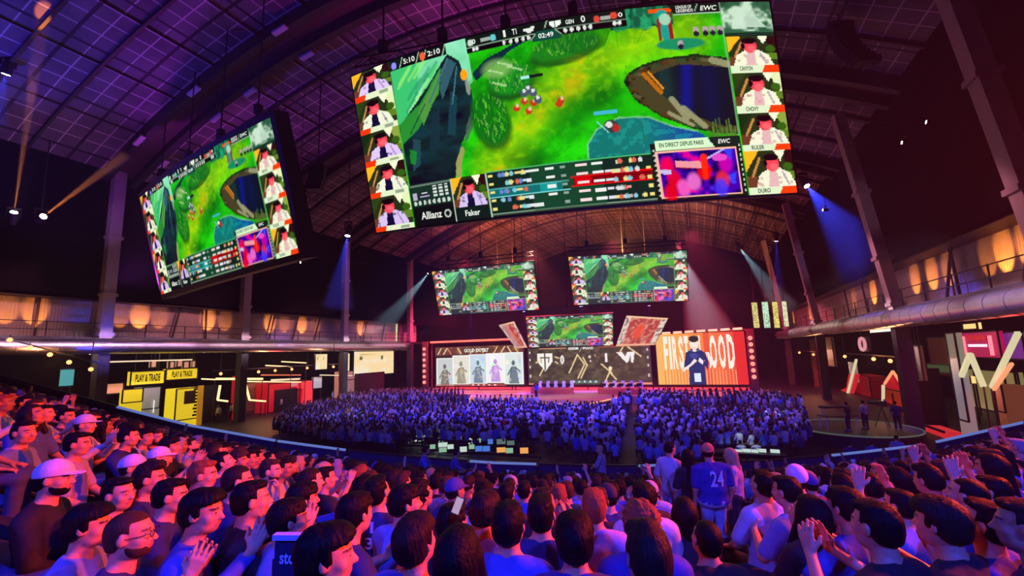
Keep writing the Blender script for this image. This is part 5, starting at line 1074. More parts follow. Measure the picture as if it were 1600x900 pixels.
HS = .99
class Pose:
    def __init__(s, arms, seated=True, lean=0.0, yaw=0.0, nod=0.0, tilt=0.0, bulk=1.0, sleeve=.62, hands=(None, None)):
        s.seated, s.lean, s.bulk, s.sleeve, s.arms = seated, lean, bulk, sleeve, arms
        s.HR = rotz(-yaw) @ rotx(-nod) @ roty(tilt); up = 0.0 if seated else .38
        s.up = up; f = lambda x, y, z: np.array([x, y + lean * max(0, z - .55), z + up])
        s.f = f; s.HC = f(0, .012, 1.20) + s.HR @ np.array([0, .0, .075])
    def arm_pts(s, i):
        sd = (-1, 1)[i]; S_ = s.f(sd * .170 * s.bulk, -.045, 1.02); E_, W_, hd, hn, curl = s.arms[i]
        E_ = np.array(E_, float) + [0, 0, s.up]; W_ = np.array(W_, float) + [0, 0, s.up]; return sd, S_, E_, W_, np.array(hd, float), np.array(hn, float), curl
    def torso(s, q, g=0.0):
        f, b = s.f, s.bulk
        q.ell(f(0, -.03, .55), (.165 * b, .125 * b, .12), k=.05, g=g); q.ell(f(0, -.03, .72), (.15 * b, .118 * b, .17), k=.06, g=g); q.ell(f(0, -.045, .91), (.158 * b, .118, .17), k=.06, g=g)
        q.cone(f(-.138 * b, -.045, 1.02), f(.138 * b, -.045, 1.02), .060, .060, k=.05, g=g)
        for sd in (-1, 1): q.cone(f(sd * .05, -.045, 1.09), f(sd * .145 * b, -.045, 1.035), .046, .05, k=.04, g=g)
    def legs(s, q, g=0.0, k=.03):
        for sd in (-1, 1):
            if s.seated:
                K = (sd * .125, .40, .50); A = (sd * .125, .38, .10); q.cone((sd * .09, .0, .515), K, .085, .062, k=k, g=g); q.cone(K, A, .058, .042, k=k, g=g)
            else:
                K = (sd * .10, .02, .50); A = (sd * .105, -.01, .10); q.cone((sd * .09, -.025, .93), K, .092, .062, k=k, g=g); q.cone(K, A, .058, .043, k=k, g=g)
            if g == 0 or g < .009: q.cone((A[0], A[1] - .02, .055), (A[0] + sd * .015, A[1] + .15, .035), .045, .035, k=.03, g=g)
    def head(s, q):
        R, C = s.HR, s.HC; P = lambda x, y, z: C + R @ (HS * np.array([x, y, z]))
        q.cone(s.f(0, -.035, 1.02), P(0, -.022, -.06), .064, .056, k=.03)
        q.ell(P(0, -.012, .032), tuple(HS * v for v in (.076, .096, .088)), R, k=.01); q.ell(P(0, .022, -.03), tuple(HS * v for v in (.062, .070, .085)), R, k=.03)
        q.cone(P(0, .052, -.090), P(0, .0, -.05), .026, .055, k=.03); q.cone(P(-.034, .03, -.075), P(.034, .03, -.075), .028, .028, k=.03)
        q.cone(P(-.028, .078, .020), P(.028, .078, .020), .013, .013, k=.015)
        for sd in (-1, 1): q.ell(P(sd * .031, .102, .001), tuple(HS * v for v in (.018, .017, .012)), R, k=.012, cut=True); q.ell(P(sd * .031, .078, .001), tuple(HS * v for v in (.013, .013, .012)), R, k=.004); q.ell(P(sd * .042, .055, -.03), tuple(HS * v for v in (.022, .022, .02)), R, k=.025)
        q.cone(P(0, .088, .0), P(0, .106, -.034), .009, .013, k=.014)
        for sd in (-1, 1): q.ell(P(sd * .012, .094, -.037), tuple(HS * v for v in (.009, .010, .008)), R, k=.008)
        q.cone(P(-.018, .083, -.058), P(.018, .083, -.058), .0075, .0075, k=.008); q.cone(P(-.015, .082, -.070), P(.015, .082, -.070), .008, .008, k=.008)
        for sd in (-1, 1): q.ell(P(sd * .080, -.008, -.004), tuple(HS * v for v in (.010, .021, .032)), R @ rotz(sd * .35), k=.008)
    def hand(s, q, W, d, n, sd, curl, k=.010):
        d = d / np.linalg.norm(d); n = n - d * (n @ d); n /= np.linalg.norm(n); t = np.cross(d, n) * sd
        for i, (o, L) in enumerate(((-.032, .060), (-.011, .072), (.011, .080), (.032, .072))):
            kn = W + d * (.088 - .004 * abs(i - 2)) + t * o; q.cone(W + t * o * .5, kn, .016, .0125, k=.012); e = (i - 1.5) * .10
            d1 = (d * cos(curl * .7) + n * sin(curl * .7)) + t * e; d1 /= np.linalg.norm(d1); d2 = d * cos(curl * 1.9) + n * sin(curl * 1.9) + t * e; d2 /= np.linalg.norm(d2)
            m1 = kn + d1 * L * .55; q.cone(kn, m1, .0115, .0100, k=.006); q.cone(m1, m1 + d2 * L * .5, .0100, .0085, k=.005)
        b0 = W + d * .022 + t * .024; b1 = b0 + (d * .62 + t * .62 + n * .28) * .05; q.cone(b0, b1, .016, .012, k=.010); q.cone(b1, b1 + (d * .85 + t * .25 + n * .3) * .038, .0115, .009, k=.006)
    def body(s, q, hands=True):
        s.torso(q); s.legs(q); s.head(q)
        for i in (0, 1):
            sd, S_, E_, W_, hd, hn, cu = s.arm_pts(i); q.cone(S_, E_, .052, .041, k=.035); q.cone(E_, W_, .041, .026, k=.02)
            if hands: s.hand(q, W_, hd, hn, sd, cu)
            else: q.cone(W_, W_ + hd / np.linalg.norm(hd) * .12, .035, .03, k=.02)
    def grid(s, h=.0075, low=.017):
        up = s.up; zt = 1.42; xw = .36; y0, y1 = -.24, .62
        for i in (0, 1):
            _, S_, E_, W_, hd, hn, _c = s.arm_pts(i)
            for p in (E_, W_ + hd / np.linalg.norm(hd) * .2): zt = max(zt, p[2] - up + .06); xw = max(xw, abs(p[0]) + .08); y1 = max(y1, p[1] + .06); y0 = min(y0, p[1] - .06)
        y0 = min(y0, s.HC[1] - .16)
        return axis([(-xw, xw, h)]), axis([(y0, y1, h)]), axis([(-.02, .88 + up if s.seated else 1.2, low), (.88 + up if s.seated else 1.2, zt + up, h)])
    def skin_cols(s, V_):
        L = (V_ - s.HC) @ s.HR / HS; c = np.ones((len(V_), 3)); x, y, z = np.abs(L[:, 0]), L[:, 1], L[:, 2]
        m = (y > .06) & (np.hypot(x - .031, (z - .001) * 1.4) < .014); c[m] = (1.3, 1.3, 1.3); m = (y > .06) & (np.hypot(x - .031, z - .001) < .0065); c[m] = (.05, .04, .04)
        m = (y > .05) & (x > .012) & (x < .052) & (np.abs(z - .026 + (x - .03) ** 2 * 4) < .006); c[m] = (.12, .08, .07)
        m = (y > .07) & (x < .024) & (z > -.078) & (z < -.052); c[m] = (.85, .5, .5)
        return c
def noise3(V_, f, seed):
    r = np.random.RandomState(seed); o = 0
    for i in range(5):
        k = r.normal(size=3); k = k / np.linalg.norm(k) * f * r.uniform(.6, 1.6); o = o + np.sin(V_ @ k + r.uniform(0, 6))
    return o / 5
def normals(V_, F):
    a, b, c, d = (V_[F[:, i]] for i in range(4)); n = np.cross(c - a, d - b); N = np.zeros_like(V_)
    for i in range(4): np.add.at(N, F[:, i], n)
    return N / (np.linalg.norm(N, axis=1, keepdims=True) + 1e-9)
M_skin = None
def skin_mat():
    m = bpy.data.materials.new('skin'); m.use_nodes = True; nt = m.node_tree; b = nt.nodes['Principled BSDF']; oi = nt.nodes.new('ShaderNodeObjectInfo'); a = nt.nodes.new('ShaderNodeVertexColor'); a.layer_name = 'Col'
    mx = nt.nodes.new('ShaderNodeMix'); mx.data_type = 'RGBA'; mx.blend_type = 'MULTIPLY'; mx.inputs['Factor'].default_value = 1; nt.links.new(oi.outputs['Color'], mx.inputs['A']); nt.links.new(a.outputs['Color'], mx.inputs['B'])
    n = nt.nodes.new('ShaderNodeTexNoise'); n.inputs['Scale'].default_value = 60; tc = nt.nodes.new('ShaderNodeTexCoord'); nt.links.new(tc.outputs['Object'], n.inputs['Vector']); bp_ = nt.nodes.new('ShaderNodeBump'); bp_.inputs['Strength'].default_value = .08; nt.links.new(n.outputs['Fac'], bp_.inputs['Height']); nt.links.new(bp_.outputs['Normal'], b.inputs['Normal'])
    nt.links.new(mx.outputs['Result'], b.inputs['Base Color']); b.inputs['Roughness'].default_value = .48; return m
M_skin = skin_mat()
M_cloth = mat('clothing', rough=.8, objcol=True, noise=.35, nscale=30, bump=.15)
def hair_mat():
    m = bpy.data.materials.new('hair'); m.use_nodes = True; nt = m.node_tree; b = nt.nodes['Principled BSDF']; oi = nt.nodes.new('ShaderNodeObjectInfo'); nt.links.new(oi.outputs['Color'], b.inputs['Base Color']); b.inputs['Roughness'].default_value = .5; b.inputs['Specular IOR Level'].default_value = .12
    tc = nt.nodes.new('ShaderNodeTexCoord'); mp = nt.nodes.new('ShaderNodeMapping'); mp.inputs['Scale'].default_value = (150, 150, 14); nt.links.new(tc.outputs['Object'], mp.inputs['Vector']); n = nt.nodes.new('ShaderNodeTexNoise'); n.inputs['Scale'].default_value = 1; n.inputs['Detail'].default_value = 3; nt.links.new(mp.outputs['Vector'], n.inputs['Vector'])
    bp_ = nt.nodes.new('ShaderNodeBump'); bp_.inputs['Strength'].default_value = .55; bp_.inputs['Distance'].default_value = .01; nt.links.new(n.outputs['Fac'], bp_.inputs['Height']); nt.links.new(bp_.outputs['Normal'], b.inputs['Normal']); return m
M_hair = hair_mat()
# hair and headwear in the head's own frame
def hair_mesh(kind):
    h = .0075; X, Y, Z = axis([(-.20, .20, h)]), axis([(-.22, .20, h)]), axis([(-.40 if kind in ('long', 'scarf', 'ponytail') else -.14, .20, h)]); q = Field(X, Y, Z); x, y, z = X[:, None, None], Y[None, :, None], Z[None, None, :]
    g = {'short': .010, 'buzz': .005, 'fluffy': .020, 'curly': .028, 'quiff': .012, 'long': .014, 'ponytail': .010, 'fringe': .015, 'cap': .012, 'capback': .012, 'scarf': .020, 'beard': .0}[kind]
    if kind == 'beard':
        q.ell((0, .022, -.03), (.062, .070, .085), k=.03, g=.002); q.cone((0, .055, -.093), (0, .0, -.05), .026, .055, k=.03, g=.004); q.cone((-.034, .03, -.075), (.034, .03, -.075), .028, .028, k=.03, g=.004)
        q.D = np.maximum(q.D, z + .048 + np.maximum(0, y - .02) * .2 - np.maximum(0, .03 - y) * .6); q.D = np.maximum(q.D, -(y + .03)); q.ell((0, .09, -.062), (.024, .03, .013), k=.006, cut=True)
    else:
        q.ell((0, -.014, .036), (.074, .096, .088), g=g, k=.01)
        if kind in ('short', 'buzz', 'quiff', 'fringe', 'fluffy', 'curly', 'ponytail', 'long'): q.ell((0, -.052, -.02), (.066, .055, .072), g=g * .6, k=.03)
        if kind in ('short', 'quiff', 'fluffy', 'fringe'):
            for i_ in range(9): a_ = i_ * .7; q.cone((.045 * cos(a_), -.01 + .06 * sin(a_), .098), (.062 * cos(a_ + .5), .005 + .075 * sin(a_ + .4), .100), .022, .014, k=.018)
        if kind == 'quiff': q.cone((-.03, .055, .11), (.03, .05, .115), .034, .034, k=.03); q.cone((0, .0, .125), (0, -.05, .10), .04, .03, k=.03)
        if kind == 'fringe': q.cone((-.04, .072, .055), (.04, .072, .055), .022, .022, k=.02)
        if kind == 'fluffy': q.ell((0, .03, .07), (.075, .07, .055), k=.03, g=.012)
        if kind == 'long':
            q.cone((0, -.055, .0), (0, -.085, -.24), .085, .080, k=.04)
            for sd in (-1, 1): q.cone((sd * .065, -.005, .0), (sd * .085, .01, -.22), .032, .03, k=.03)
        if kind == 'ponytail': q.ell((0, -.125, .05), (.03, .03, .03), k=.02); q.cone((0, -.15, .05), (0, -.15, -.14), .032, .018, k=.02)
        if kind == 'scarf': q.cone((0, -.02, .0), (0, -.03, -.16), .09, .10, k=.04); q.cone((0, -.03, -.14), (0, -.03, -.24), .12, .15, k=.05); q.cone((0, .05, -.10), (0, .03, -.17), .05, .07, k=.03)
        if kind in ('cap', 'capback'):
            sg = 1 if kind == 'cap' else -1; q.ell((0, -.010, .045), (.078, .100, .090), g=.012, k=.01); q.D = np.maximum(q.D, .030 - z - np.maximum(0, -y) * .12)
            for a in np.linspace(-.06, .06, 7): q.cone((a, sg * .07, .038), (a * .85, sg * (.165 - a * a * 6), .028), .006, .005, k=.012)
            q.ell((0, -.01, .142), (.010, .010, .008), k=.006)
        else:
            face = .052 if kind in ('scarf',) else .050
            lim = {'fringe': .042, 'fluffy': .06}.get(kind, .078)                      # hairline height at the brow
            cutd = np.minimum(lim - z + 0 * y, 9) ; d = np.minimum(np.minimum(y - (.045 if kind in ('long', 'scarf') else .022) + 0 * z, lim - z), .5) + 0 * x
            q.D = np.maximum(q.D, d)                                                   # clears the face below the hairline
            if kind not in ('long', 'scarf', 'ponytail'): q.D = np.maximum(q.D, -.062 - z - np.maximum(0, -.06 - y) * .0 + np.maximum(0, y + .045) * .9 + 0 * x)
            for sd in (-1, 1):
                if kind in ('short', 'buzz', 'quiff'): q.ell((sd * .085, .0, -.005), (.03, .026, .036), k=.008, cut=True)
    V_, F = q.mesh(); N = normals(V_, F)
    if kind in ('fluffy', 'curly', 'fringe', 'quiff', 'short', 'long', 'ponytail'):
        ang = np.arctan2(V_[:, 0], V_[:, 1] + .02); amp = {'short': .0045, 'curly': .007, 'fluffy': .0075, 'quiff': .005}.get(kind, .0045)
        if kind == 'curly': dd = noise3(V_, 190, 3) * amp * 1.5 + noise3(V_, 90, 5) * amp
        else: dd = np.sin(ang * 31 + noise3(V_, 30, 2) * 4) * amp * .25 + noise3(V_ * [1, 1, .5], 85, 4) * amp * .55 + noise3(V_ * [1, 1, .4], 200, 6) * amp * .35
        V_ = V_ + N * dd[:, None]
    return to_mesh('hair_' + kind, V_, F, M_hair if kind not in ('cap', 'capback', 'scarf') else M_cloth)
HAIR = {k: hair_mesh(k) for k in ('short', 'buzz', 'fluffy', 'curly', 'quiff', 'fringe', 'long', 'ponytail', 'cap', 'capback', 'scarf', 'beard')}
def shirt_mesh(ps, long=False):
    X, Y, Z = ps.grid(.011, .014); q = Field(X, Y, Z); g = .014; ps.torso(q, g); cuts = []
    for i in (0, 1):
        sd, S_, E_, W_, hd, hn, cu = ps.arm_pts(i)
        if long: q.cone(S_, E_, .056, .048, k=.035, g=g * .8); q.cone(E_, E_ + (W_ - E_) * .93, .048, .033, k=.02, g=g * .6)
        else: q.cone(S_, S_ + (E_ - S_) * .78, .058, .056, k=.035, g=g * .9)
    z0 = ps.f(0, 0, .52)[2]; q.D = np.maximum(q.D, z0 - Z[None, None, :]); nb = ps.f(0, -.035, 1.125); q.D = np.maximum(q.D, (Z[None, None, :] - nb[2]) - (Y[None, :, None] - nb[1]) * -.35)
    V_, F = q.mesh(); N = normals(V_, F); V_ = V_ + N * (noise3(V_ * [1, 1, .55], 38, 7) * .005 + noise3(V_ * [1, 1, .5], 75, 8) * .0028)[:, None]
    return to_mesh('shirt', V_, F, M_cloth)
def trouser_mesh(ps):
    X, Y, Z = axis([(-.30, .30, .014)]), axis([(-.24, .60, .014)]), axis([(-.02, 1.05, .014)]); q = Field(X, Y, Z); g = .012
    f = ps.f; q.ell(f(0, -.03, .55), (.165 * ps.bulk, .125 * ps.bulk, .12), k=.05, g=g); ps.legs(q, g); zt = f(0, 0, .63)[2]; q.D = np.maximum(q.D, np.maximum(.085 - Z, Z - zt)[None, None, :] + 0 * q.D)
    V_, F = q.mesh(); N = normals(V_, F); V_ = V_ + N * (noise3(V_, 40, 9) * .004)[:, None]; return to_mesh('trousers', V_, F, M_cloth)
_SH = {}
def shoes_mesh(seated):
    if seated not in _SH:
        q = Field(axis([(-.25, .25, .012)]), axis([(-.14, .66, .012)]), axis([(-.03, .16, .010)]))
        for sd in (-1, 1):
            A = (sd * .125, .38, .10) if seated else (sd * .105, -.01, .10); q.cone((A[0], A[1] - .025, .05), (A[0] + sd * .018, A[1] + .17, .035), .052, .044, k=.03); q.cone((A[0], A[1] - .01, .09), (A[0], A[1] - .01, .06), .050, .05, k=.03)
        q.D = np.maximum(q.D, (.002 - q.Z)[None, None, :] + 0 * q.D); V_, F = q.mesh(); _SH[seated] = to_mesh('shoes', V_, F, M_cloth)
    return _SH[seated]
def arms_sym(e, w_, hd, hn, cu): return [((sd * e[0], e[1], e[2]), (sd * w_[0], w_[1], w_[2]), (sd * hd[0], hd[1], hd[2]), (sd * hn[0], hn[1], hn[2]), cu) for sd in (-1, 1)]
REST = arms_sym((.25, .03, .76), (.15, .27, .62), (-.15, 1, -.25), (0, 0, -1), .35)
CLAP = arms_sym((.27, .10, .84), (.075, .30, 1.04), (-.25, .35, 1), (-1, 0, 0), .18)
CLAPLOW = arms_sym((.27, .06, .80), (.085, .31, .90), (-.35, .6, .8), (-1, 0, 0), .18)
CROSS = [((-.24, .10, .80), (.06, .22, .86), (1, .1, .1), (0, -1, 0), .3), ((.24, .10, .80), (-.06, .24, .82), (-1, .1, .1), (0, -1, 0), .3)]
UP2 = arms_sym((.27, .12, 1.17), (.17, .17, 1.40), (-.25, .1, 1), (-1, .3, 0), .25)
UP1 = [CLAP[0], ((.29, .10, 1.17), (.22, .17, 1.42), (0, .1, 1), (-.3, 1, 0), .3)]
PHONE = [((-.25, .14, .93), (-.06, .32, 1.13), (.2, .25, 1), (.6, .2, 0), .6), ((.25, .14, .93), (.06, .32, 1.13), (-.2, .25, 1), (-.6, .2, 0), .6)]
CHIN = [REST[0], ((.20, .17, .80), (.06, .16, 1.06), (-.35, -.1, 1), (0, -1, 0), .8)]
DOWN = arms_sym((.26, -.05, .74), (.25, .03, .50), (0, .15, -1), (-1, 0, 0), .3)
FOLD = [((-.25, .06, .78), (.02, .22, .74), (1, .1, -.1), (0, -1, 0), .4), ((.25, .06, .78), (-.02, .24, .70), (-1, .1, -.1), (0, -1, 0), .4)]
POSES = dict(
    rest=Pose(REST, lean=-.03), rest_turn=Pose(REST, yaw=.45, nod=-.05), rest_turn_back=Pose(REST, yaw=-.4), clap=Pose(CLAP, nod=-.06), clap_turn=Pose(CLAP, yaw=.35, lean=.04), claplow=Pose(CLAPLOW, lean=.05, yaw=-.2),
    cross=Pose(CROSS, yaw=-.15, bulk=1.08), up2=Pose(UP2, nod=-.1), up1=Pose(UP1, yaw=.1), phone=Pose(PHONE, nod=.05), chin=Pose(CHIN, lean=.10, yaw=.15), lookup=Pose(REST, nod=-.28, lean=-.05, bulk=1.05),
    stand=Pose(DOWN, seated=False, yaw=.2), stand_fold=Pose(FOLD, seated=False, yaw=-.5), stand_big=Pose(DOWN, seated=False, bulk=1.36, yaw=.5))
PM = {}
def pose_meshes(k):
    if k not in PM:
        ps = POSES[k]; q = Field(*ps.grid()); ps.body(q); V_, F = q.mesh()
        PM[k] = dict(body=to_mesh('person', V_, F, M_skin, ps.skin_cols(V_)), tee=shirt_mesh(ps), long=shirt_mesh(ps, True), trousers=trouser_mesh(ps))
    return PM[k]
SKIN = [(.68, .34, .17), (.54, .26, .13), (.40, .19, .09), (.74, .40, .22), (.26, .12, .06)]
HAIRC = {'black': (.006, .005, .006), 'dark brown': (.022, .013, .010), 'brown': (.06, .03, .016), 'auburn': (.28, .08, .03), 'fair': (.55, .38, .18), 'grey': (.35, .33, .32)}
SHIRTC = {'black': (.012, .012, .016), 'navy': (.02, .03, .14), 'blue': (.06, .12, .55), 'light blue': (.20, .30, .66), 'white': (.62, .62, .66), 'lilac': (.40, .33, .58), 'grey': (.30, .30, .34), 'dark red': (.28, .02, .03), 'dark green': (.03, .10, .06)}
SQ = np.array([1.03, 1.03, .945])
def person(loc, heading, pose, hair, hairc, shirtc, label, group=None, sleeve='tee', skin=0, scale=1.0, extra=(), capc=None, tr=(.03, .03, .05)):
    pm = pose_meshes(pose); ps = POSES[pose]; o = bpy.data.objects.new('person', pm['body']); COL.objects.link(o); o.location = tuple(map(float, loc)); o.rotation_euler = (0, 0, heading); o.scale = tuple(scale * SQ); o.color = (*SKIN[skin], 1)
    tag(o, label, 'person', group)
    def child(name, me, c, M=None):
        ch = bpy.data.objects.new(name, me); COL.objects.link(ch); ch.parent = o; ch.color = (*c, 1)
        if M is not None: ch.matrix_local = M
        return ch
    child('shirt', pm[sleeve], SHIRTC.get(shirtc, (.1, .1, .1)) if isinstance(shirtc, str) else shirtc); child('trousers', pm['trousers'], tr)
    if not ps.seated: child('shoes', shoes_mesh(ps.seated), (.25, .25, .28))
    H = Matrix([[*(float(v) * HS for v in ps.HR[i]), float(ps.HC[i])] for i in range(3)] + [[0, 0, 0, 1]])
    nm = {'cap': 'cap', 'capback': 'cap', 'scarf': 'headscarf'}.get(hair, 'hair')
    hc = HAIRC.get(hairc, hairc) if isinstance(hairc, str) else hairc
    if nm == 'cap': child('hair', HAIR['buzz'], HAIRC['black'], H); child('cap', HAIR[hair], capc or (.8, .8, .8), H)
    elif hair != 'none': child(nm, HAIR[hair], hc if nm == 'hair' else (capc or (.05, .05, .08)), H)
    for e in extra:
        if e == 'beard': child('beard', HAIR['beard'], hc if isinstance(hc, tuple) else HAIRC['black'], H)
        elif e == 'glasses': child('glasses', GLASSES, (.01, .01, .01), H)
        elif e == 'watch': c_ = child('watch', WATCH, (.8, .8, .85)); sd, S_, E_, W_, hd, hn, cu = ps.arm_pts(0 if False else 1); d = (W_ - E_) / np.linalg.norm(W_ - E_); c_.matrix_local = Matrix.Translation(Vector(W_ - d * .03)) @ Vector(d).to_track_quat('Z', 'Y').to_matrix().to_4x4()
        elif isinstance(e, tuple): child(e[0], e[1], (.8, .8, .9))
    return o
def loose_mesh(mb, name, material, smooth=True):
    me = bpy.data.meshes.new(name); me.from_pydata(mb.v, [], mb.f); me.update(); me.materials.append(material)
    if smooth: me.shade_smooth()
    return me
m = MB()
for sd in (-1, 1):
    m.tube([(sd * .032 + .022 * cos(t), .104, .001 + .017 * sin(t)) for t in np.linspace(0, 2 * pi, 17)], .0022, 6, False); m.tube([(sd * .054, .102, .004), (sd * .078, .06, .006), (sd * .082, -.01, .004)], .002, 6)
m.tube([(-.010, .106, .004), (.010, .106, .004)], .002, 6); GLASSES = loose_mesh(m, 'glasses', M_black)
m = MB(); m.tube([(.0, .0, -.011), (.0, .0, .011)], .034, 16); m.tube([(0, .030, 0), (0, .044, 0)], .022, 14); WATCH = loose_mesh(m, 'watch', mat('watch_steel', (.85, .85, .88), .25, .8))
def text_on_back(txt, w_, zc, h, yb=-.20, extra=.0):
    """letters lying on the back of a shirt, wrapped round it"""
    me = text_mesh(txt, .02); Q = np.array([v.co[:2] for v in me.vertices]); lo, hi = Q.min(0), Q.max(0); Q = (Q - lo) / (hi - lo) - .5
    mm = MB(); mm._add([(q[0] * w_, yb + (q[0] * w_) ** 2 * 1.6, zc + q[1] * h) for q in Q], [tuple(p.vertices) for p in me.polygons]); return loose_mesh(mm, 'lettering', mat('shirt_print', (.75, .75, .85), .7), False)
def facing(px): return radians(float(np.interp(px, [0, 250, 450, 700, 900, 1200, 1600], [72, 66, 52, 30, 8, -12, -36])))
def heading(px, jit=0.0): return PSI - facing(px) + jit      # world yaw of a figure that faces +Y at 0
# ================================================================== spectators
HERO = []
def hero(px, py, F, pose, hair, hairc, shirtc, label, sleeve='tee', skin=0, extra=(), capc=None, turn=0.0, scale=1.0, tr=(.03, .03, .05)):
    F = F * (1.22 if F < 5 else 1.0)
    ps = POSES[pose]; P = bpl(px, py, F); hd = heading(px, turn); H = rotz(hd) @ (ps.HC * scale * SQ); HERO.append((px, py, F, P))
    return person(P - H, hd, pose, hair, hairc, shirtc, label, None, sleeve, skin, scale, extra, capc, tr)
t13 = text_on_back('T1\n13', .16, 1.0, .20); t24 = text_on_back('24', .20, 1.30, .24, -.215); tAH = text_on_back('AH', .09, 1.0, .05); 
for v in tAH.vertices: v.co.x -= .10
# low on the kiosk side
hero(86, 748, 2.75, 'rest', 'cap', 'black', 'black', 'bearded man in a pale baseball cap and black shirt, by the empty aisle', extra=('beard',), capc=(.85, .72, .78), sleeve='long')
hero(205, 836, 2.05, 'clap', 'buzz', 'brown', 'navy', 'clapping man with cropped hair, beard, glasses and steel watch', extra=('beard', 'glasses', 'watch'), skin=0, turn=-.10)
hero(318, 800, 2.25, 'clap_turn', 'fluffy', 'black', 'blue', 'person with full black hair in blue shirt beside the man with glasses', sleeve='long', turn=-.1)
hero(140, 822, 2.35, 'rest', 'fluffy', 'black', 'light blue', 'black-haired person in pale blue shirt half hidden behind the man with glasses')
hero(186, 772, 2.9, 'rest_turn', 'short', 'black', 'lilac', 'dark-haired person in lilac shirt just above the man with glasses')
hero(235, 748, 3.1, 'rest', 'quiff', 'dark brown', 'navy', 'person with swept-up dark hair in navy shirt, below two pale caps')
hero(208, 731, 3.9, 'rest', 'cap', 'black', 'light blue', 'person in pale cap and light blue shirt, lower of the two pale caps', capc=(.85, .72, .82))
hero(250, 716, 4.5, 'clap', 'cap', 'black', 'grey', 'person in white cap clapping, upper of the two pale caps', capc=(.9, .85, .9))
hero(318, 742, 3.3, 'chin', 'short', 'auburn', 'blue', 'reddish-haired person with hand at the chin in blue shirt')
hero(122, 694, 3.9, 'rest', 'short', 'black', 'lilac', 'short-haired person in lilac tee above the pale baseball cap man')
hero(268, 775, 2.8, 'rest', 'short', 'black', 'navy', 'black-haired person in navy between the quiff and the full black hair')
hero(394, 782, 2.45, 'clap', 'short', 'black', 'black', 'clapping person all in black next to the lettered board', sleeve='long')
hero(372, 752, 3.0, 'rest', 'buzz', 'dark brown', 'navy', 'close-cropped person in navy behind the clapping person in black')
hero(-70, 775, 1.8, 'rest', 'short', 'brown', (.6, .36, .33), 'person in pinkish shirt cut by the photo edge, beside the empty aisle', sleeve='long', turn=1.0)
hero(38, 676, 3.9, 'rest_turn', 'short', 'black', 'light blue', 'short-haired person in light blue shirt at the photo edge, above the aisle')
# bottom middle
hero(512, 870, 1.62, 'rest_turn', 'fluffy', 'black', 'black', 'big dark tousled head in front of the lettered board, face turned in profile')
hero(452, 812, 2.35, 'clap', 'fringe', 'black', 'lilac', 'clapping person with round black hair behind the lettered board')
hero(474, 780, 2.85, 'rest', 'fringe', 'black', 'white', 'black-haired person in white shirt above the lettered board')
hero(556, 802, 2.35, 'claplow', 'fringe', 'black', 'navy', 'person with black fringe in navy, face lit red, by the jersey back')
hero(590, 768, 3.0, 'lookup', 'short', 'black', 'navy', 'person in navy jersey with pale number 13 on the back', extra=(('lettering', t13),), turn=.35)
hero(650, 846, 1.95, 'lookup', 'fluffy', 'dark brown', 'blue', 'round dark mop of hair over bright blue shirt, bottom middle', turn=.15)
hero(719, 866, 1.66, 'lookup', 'long', 'black', 'navy', 'largest black long-haired head at the bottom edge in the middle', turn=.2)
hero(634, 786, 2.7, 'rest_turn', 'fringe', 'black', 'light blue', 'person in light blue shirt behind the round dark mop of hair')
hero(708, 818, 2.4, 'phone', 'short', 'black', 'black', 'person in black lifting both hands to hold up a phone')
hero(758, 800, 2.6, 'rest', 'fluffy', 'dark brown', 'lilac', 'brown-haired person in lilac shirt beside the raised phone')
hero(795, 820, 2.15, 'lookup', 'fringe', 'black', 'blue', 'black-haired person in wide bright blue shirt, bottom middle', turn=.1)
hero(846, 804, 2.5, 'lookup', 'short', 'black', 'navy', 'short-haired person in navy between blue shirt and lilac shirt')
hero(898, 844, 1.98, 'lookup', 'fluffy', 'black', (.03, .05, .35), 'dark-haired person in deep blue shirt with a small pale mark', extra=(('lettering', text_on_back('.', .03, 1.0, .03)),))
hero(928, 792, 2.75, 'lookup', 'short', 'auburn', 'lilac', 'reddish fair-haired person in lilac tee seen from behind')
hero(1001, 818, 2.2, 'lookup', 'curly', 'auburn', (.03, .05, .40), 'curly auburn-haired person in blue shirt lettered AH', extra=(('lettering', tAH),))
hero(1012, 872, 1.62, 'rest', 'quiff', 'dark brown', 'navy', 'large swept dark brown head at the bottom edge below the curly hair', turn=.1)
hero(1104, 842, 2.5, 'lookup', 'buzz', 'black', 'black', 'close-cropped dark head beside the lit aisle steps')
hero(1004, 777, 3.1, 'lookup', 'short', 'black', 'white', 'black-haired person in white tee above the curly auburn hair')
hero(1068, 800, 3.2, 'lookup', 'long', 'black', 'black', 'long black-haired person in black, in front of the jersey 24')
# aisle side to the red arcade side
hero(1228, 768, 3.1, 'claplow', 'short', 'black', 'light blue', 'person bending in light blue tee beside the aisle', turn=.1)
hero(1244, 747, 3.7, 'lookup', 'cap', 'black', 'navy', 'person in pale lilac cap beyond the light blue tee', capc=(.75, .62, .85), turn=-.5)
hero(1192, 757, 3.4, 'lookup', 'short', 'black', (.55, .55, .65), 'person in pale printed shirt next to the aisle, two along from the standing group')
hero(1264, 802, 2.6, 'lookup', 'long', 'black', 'black', 'long dark-haired woman in black below the lilac cap')
hero(1320, 792, 2.5, 'clap', 'fringe', 'black', 'blue', 'clapping person with black fringe in blue, by the broad black back')
hero(1367, 822, 1.95, 'clap', 'short', 'black', 'black', 'broad black-shirted back clapping at the bottom edge')
hero(1468, 818, 2.0, 'clap', 'fluffy', 'dark brown', 'black', 'tousled brown head edged in red light, clapping, bottom edge', turn=-.05)
hero(1509, 774, 2.7, 'lookup', 'buzz', 'black', 'navy', 'person with shaved sides and bare neck in navy')
hero(1537, 818, 2.05, 'lookup', 'short', 'black', (.02, .03, .25), 'black-haired person in dark blue shirt with raised arms beside, bottom corner')
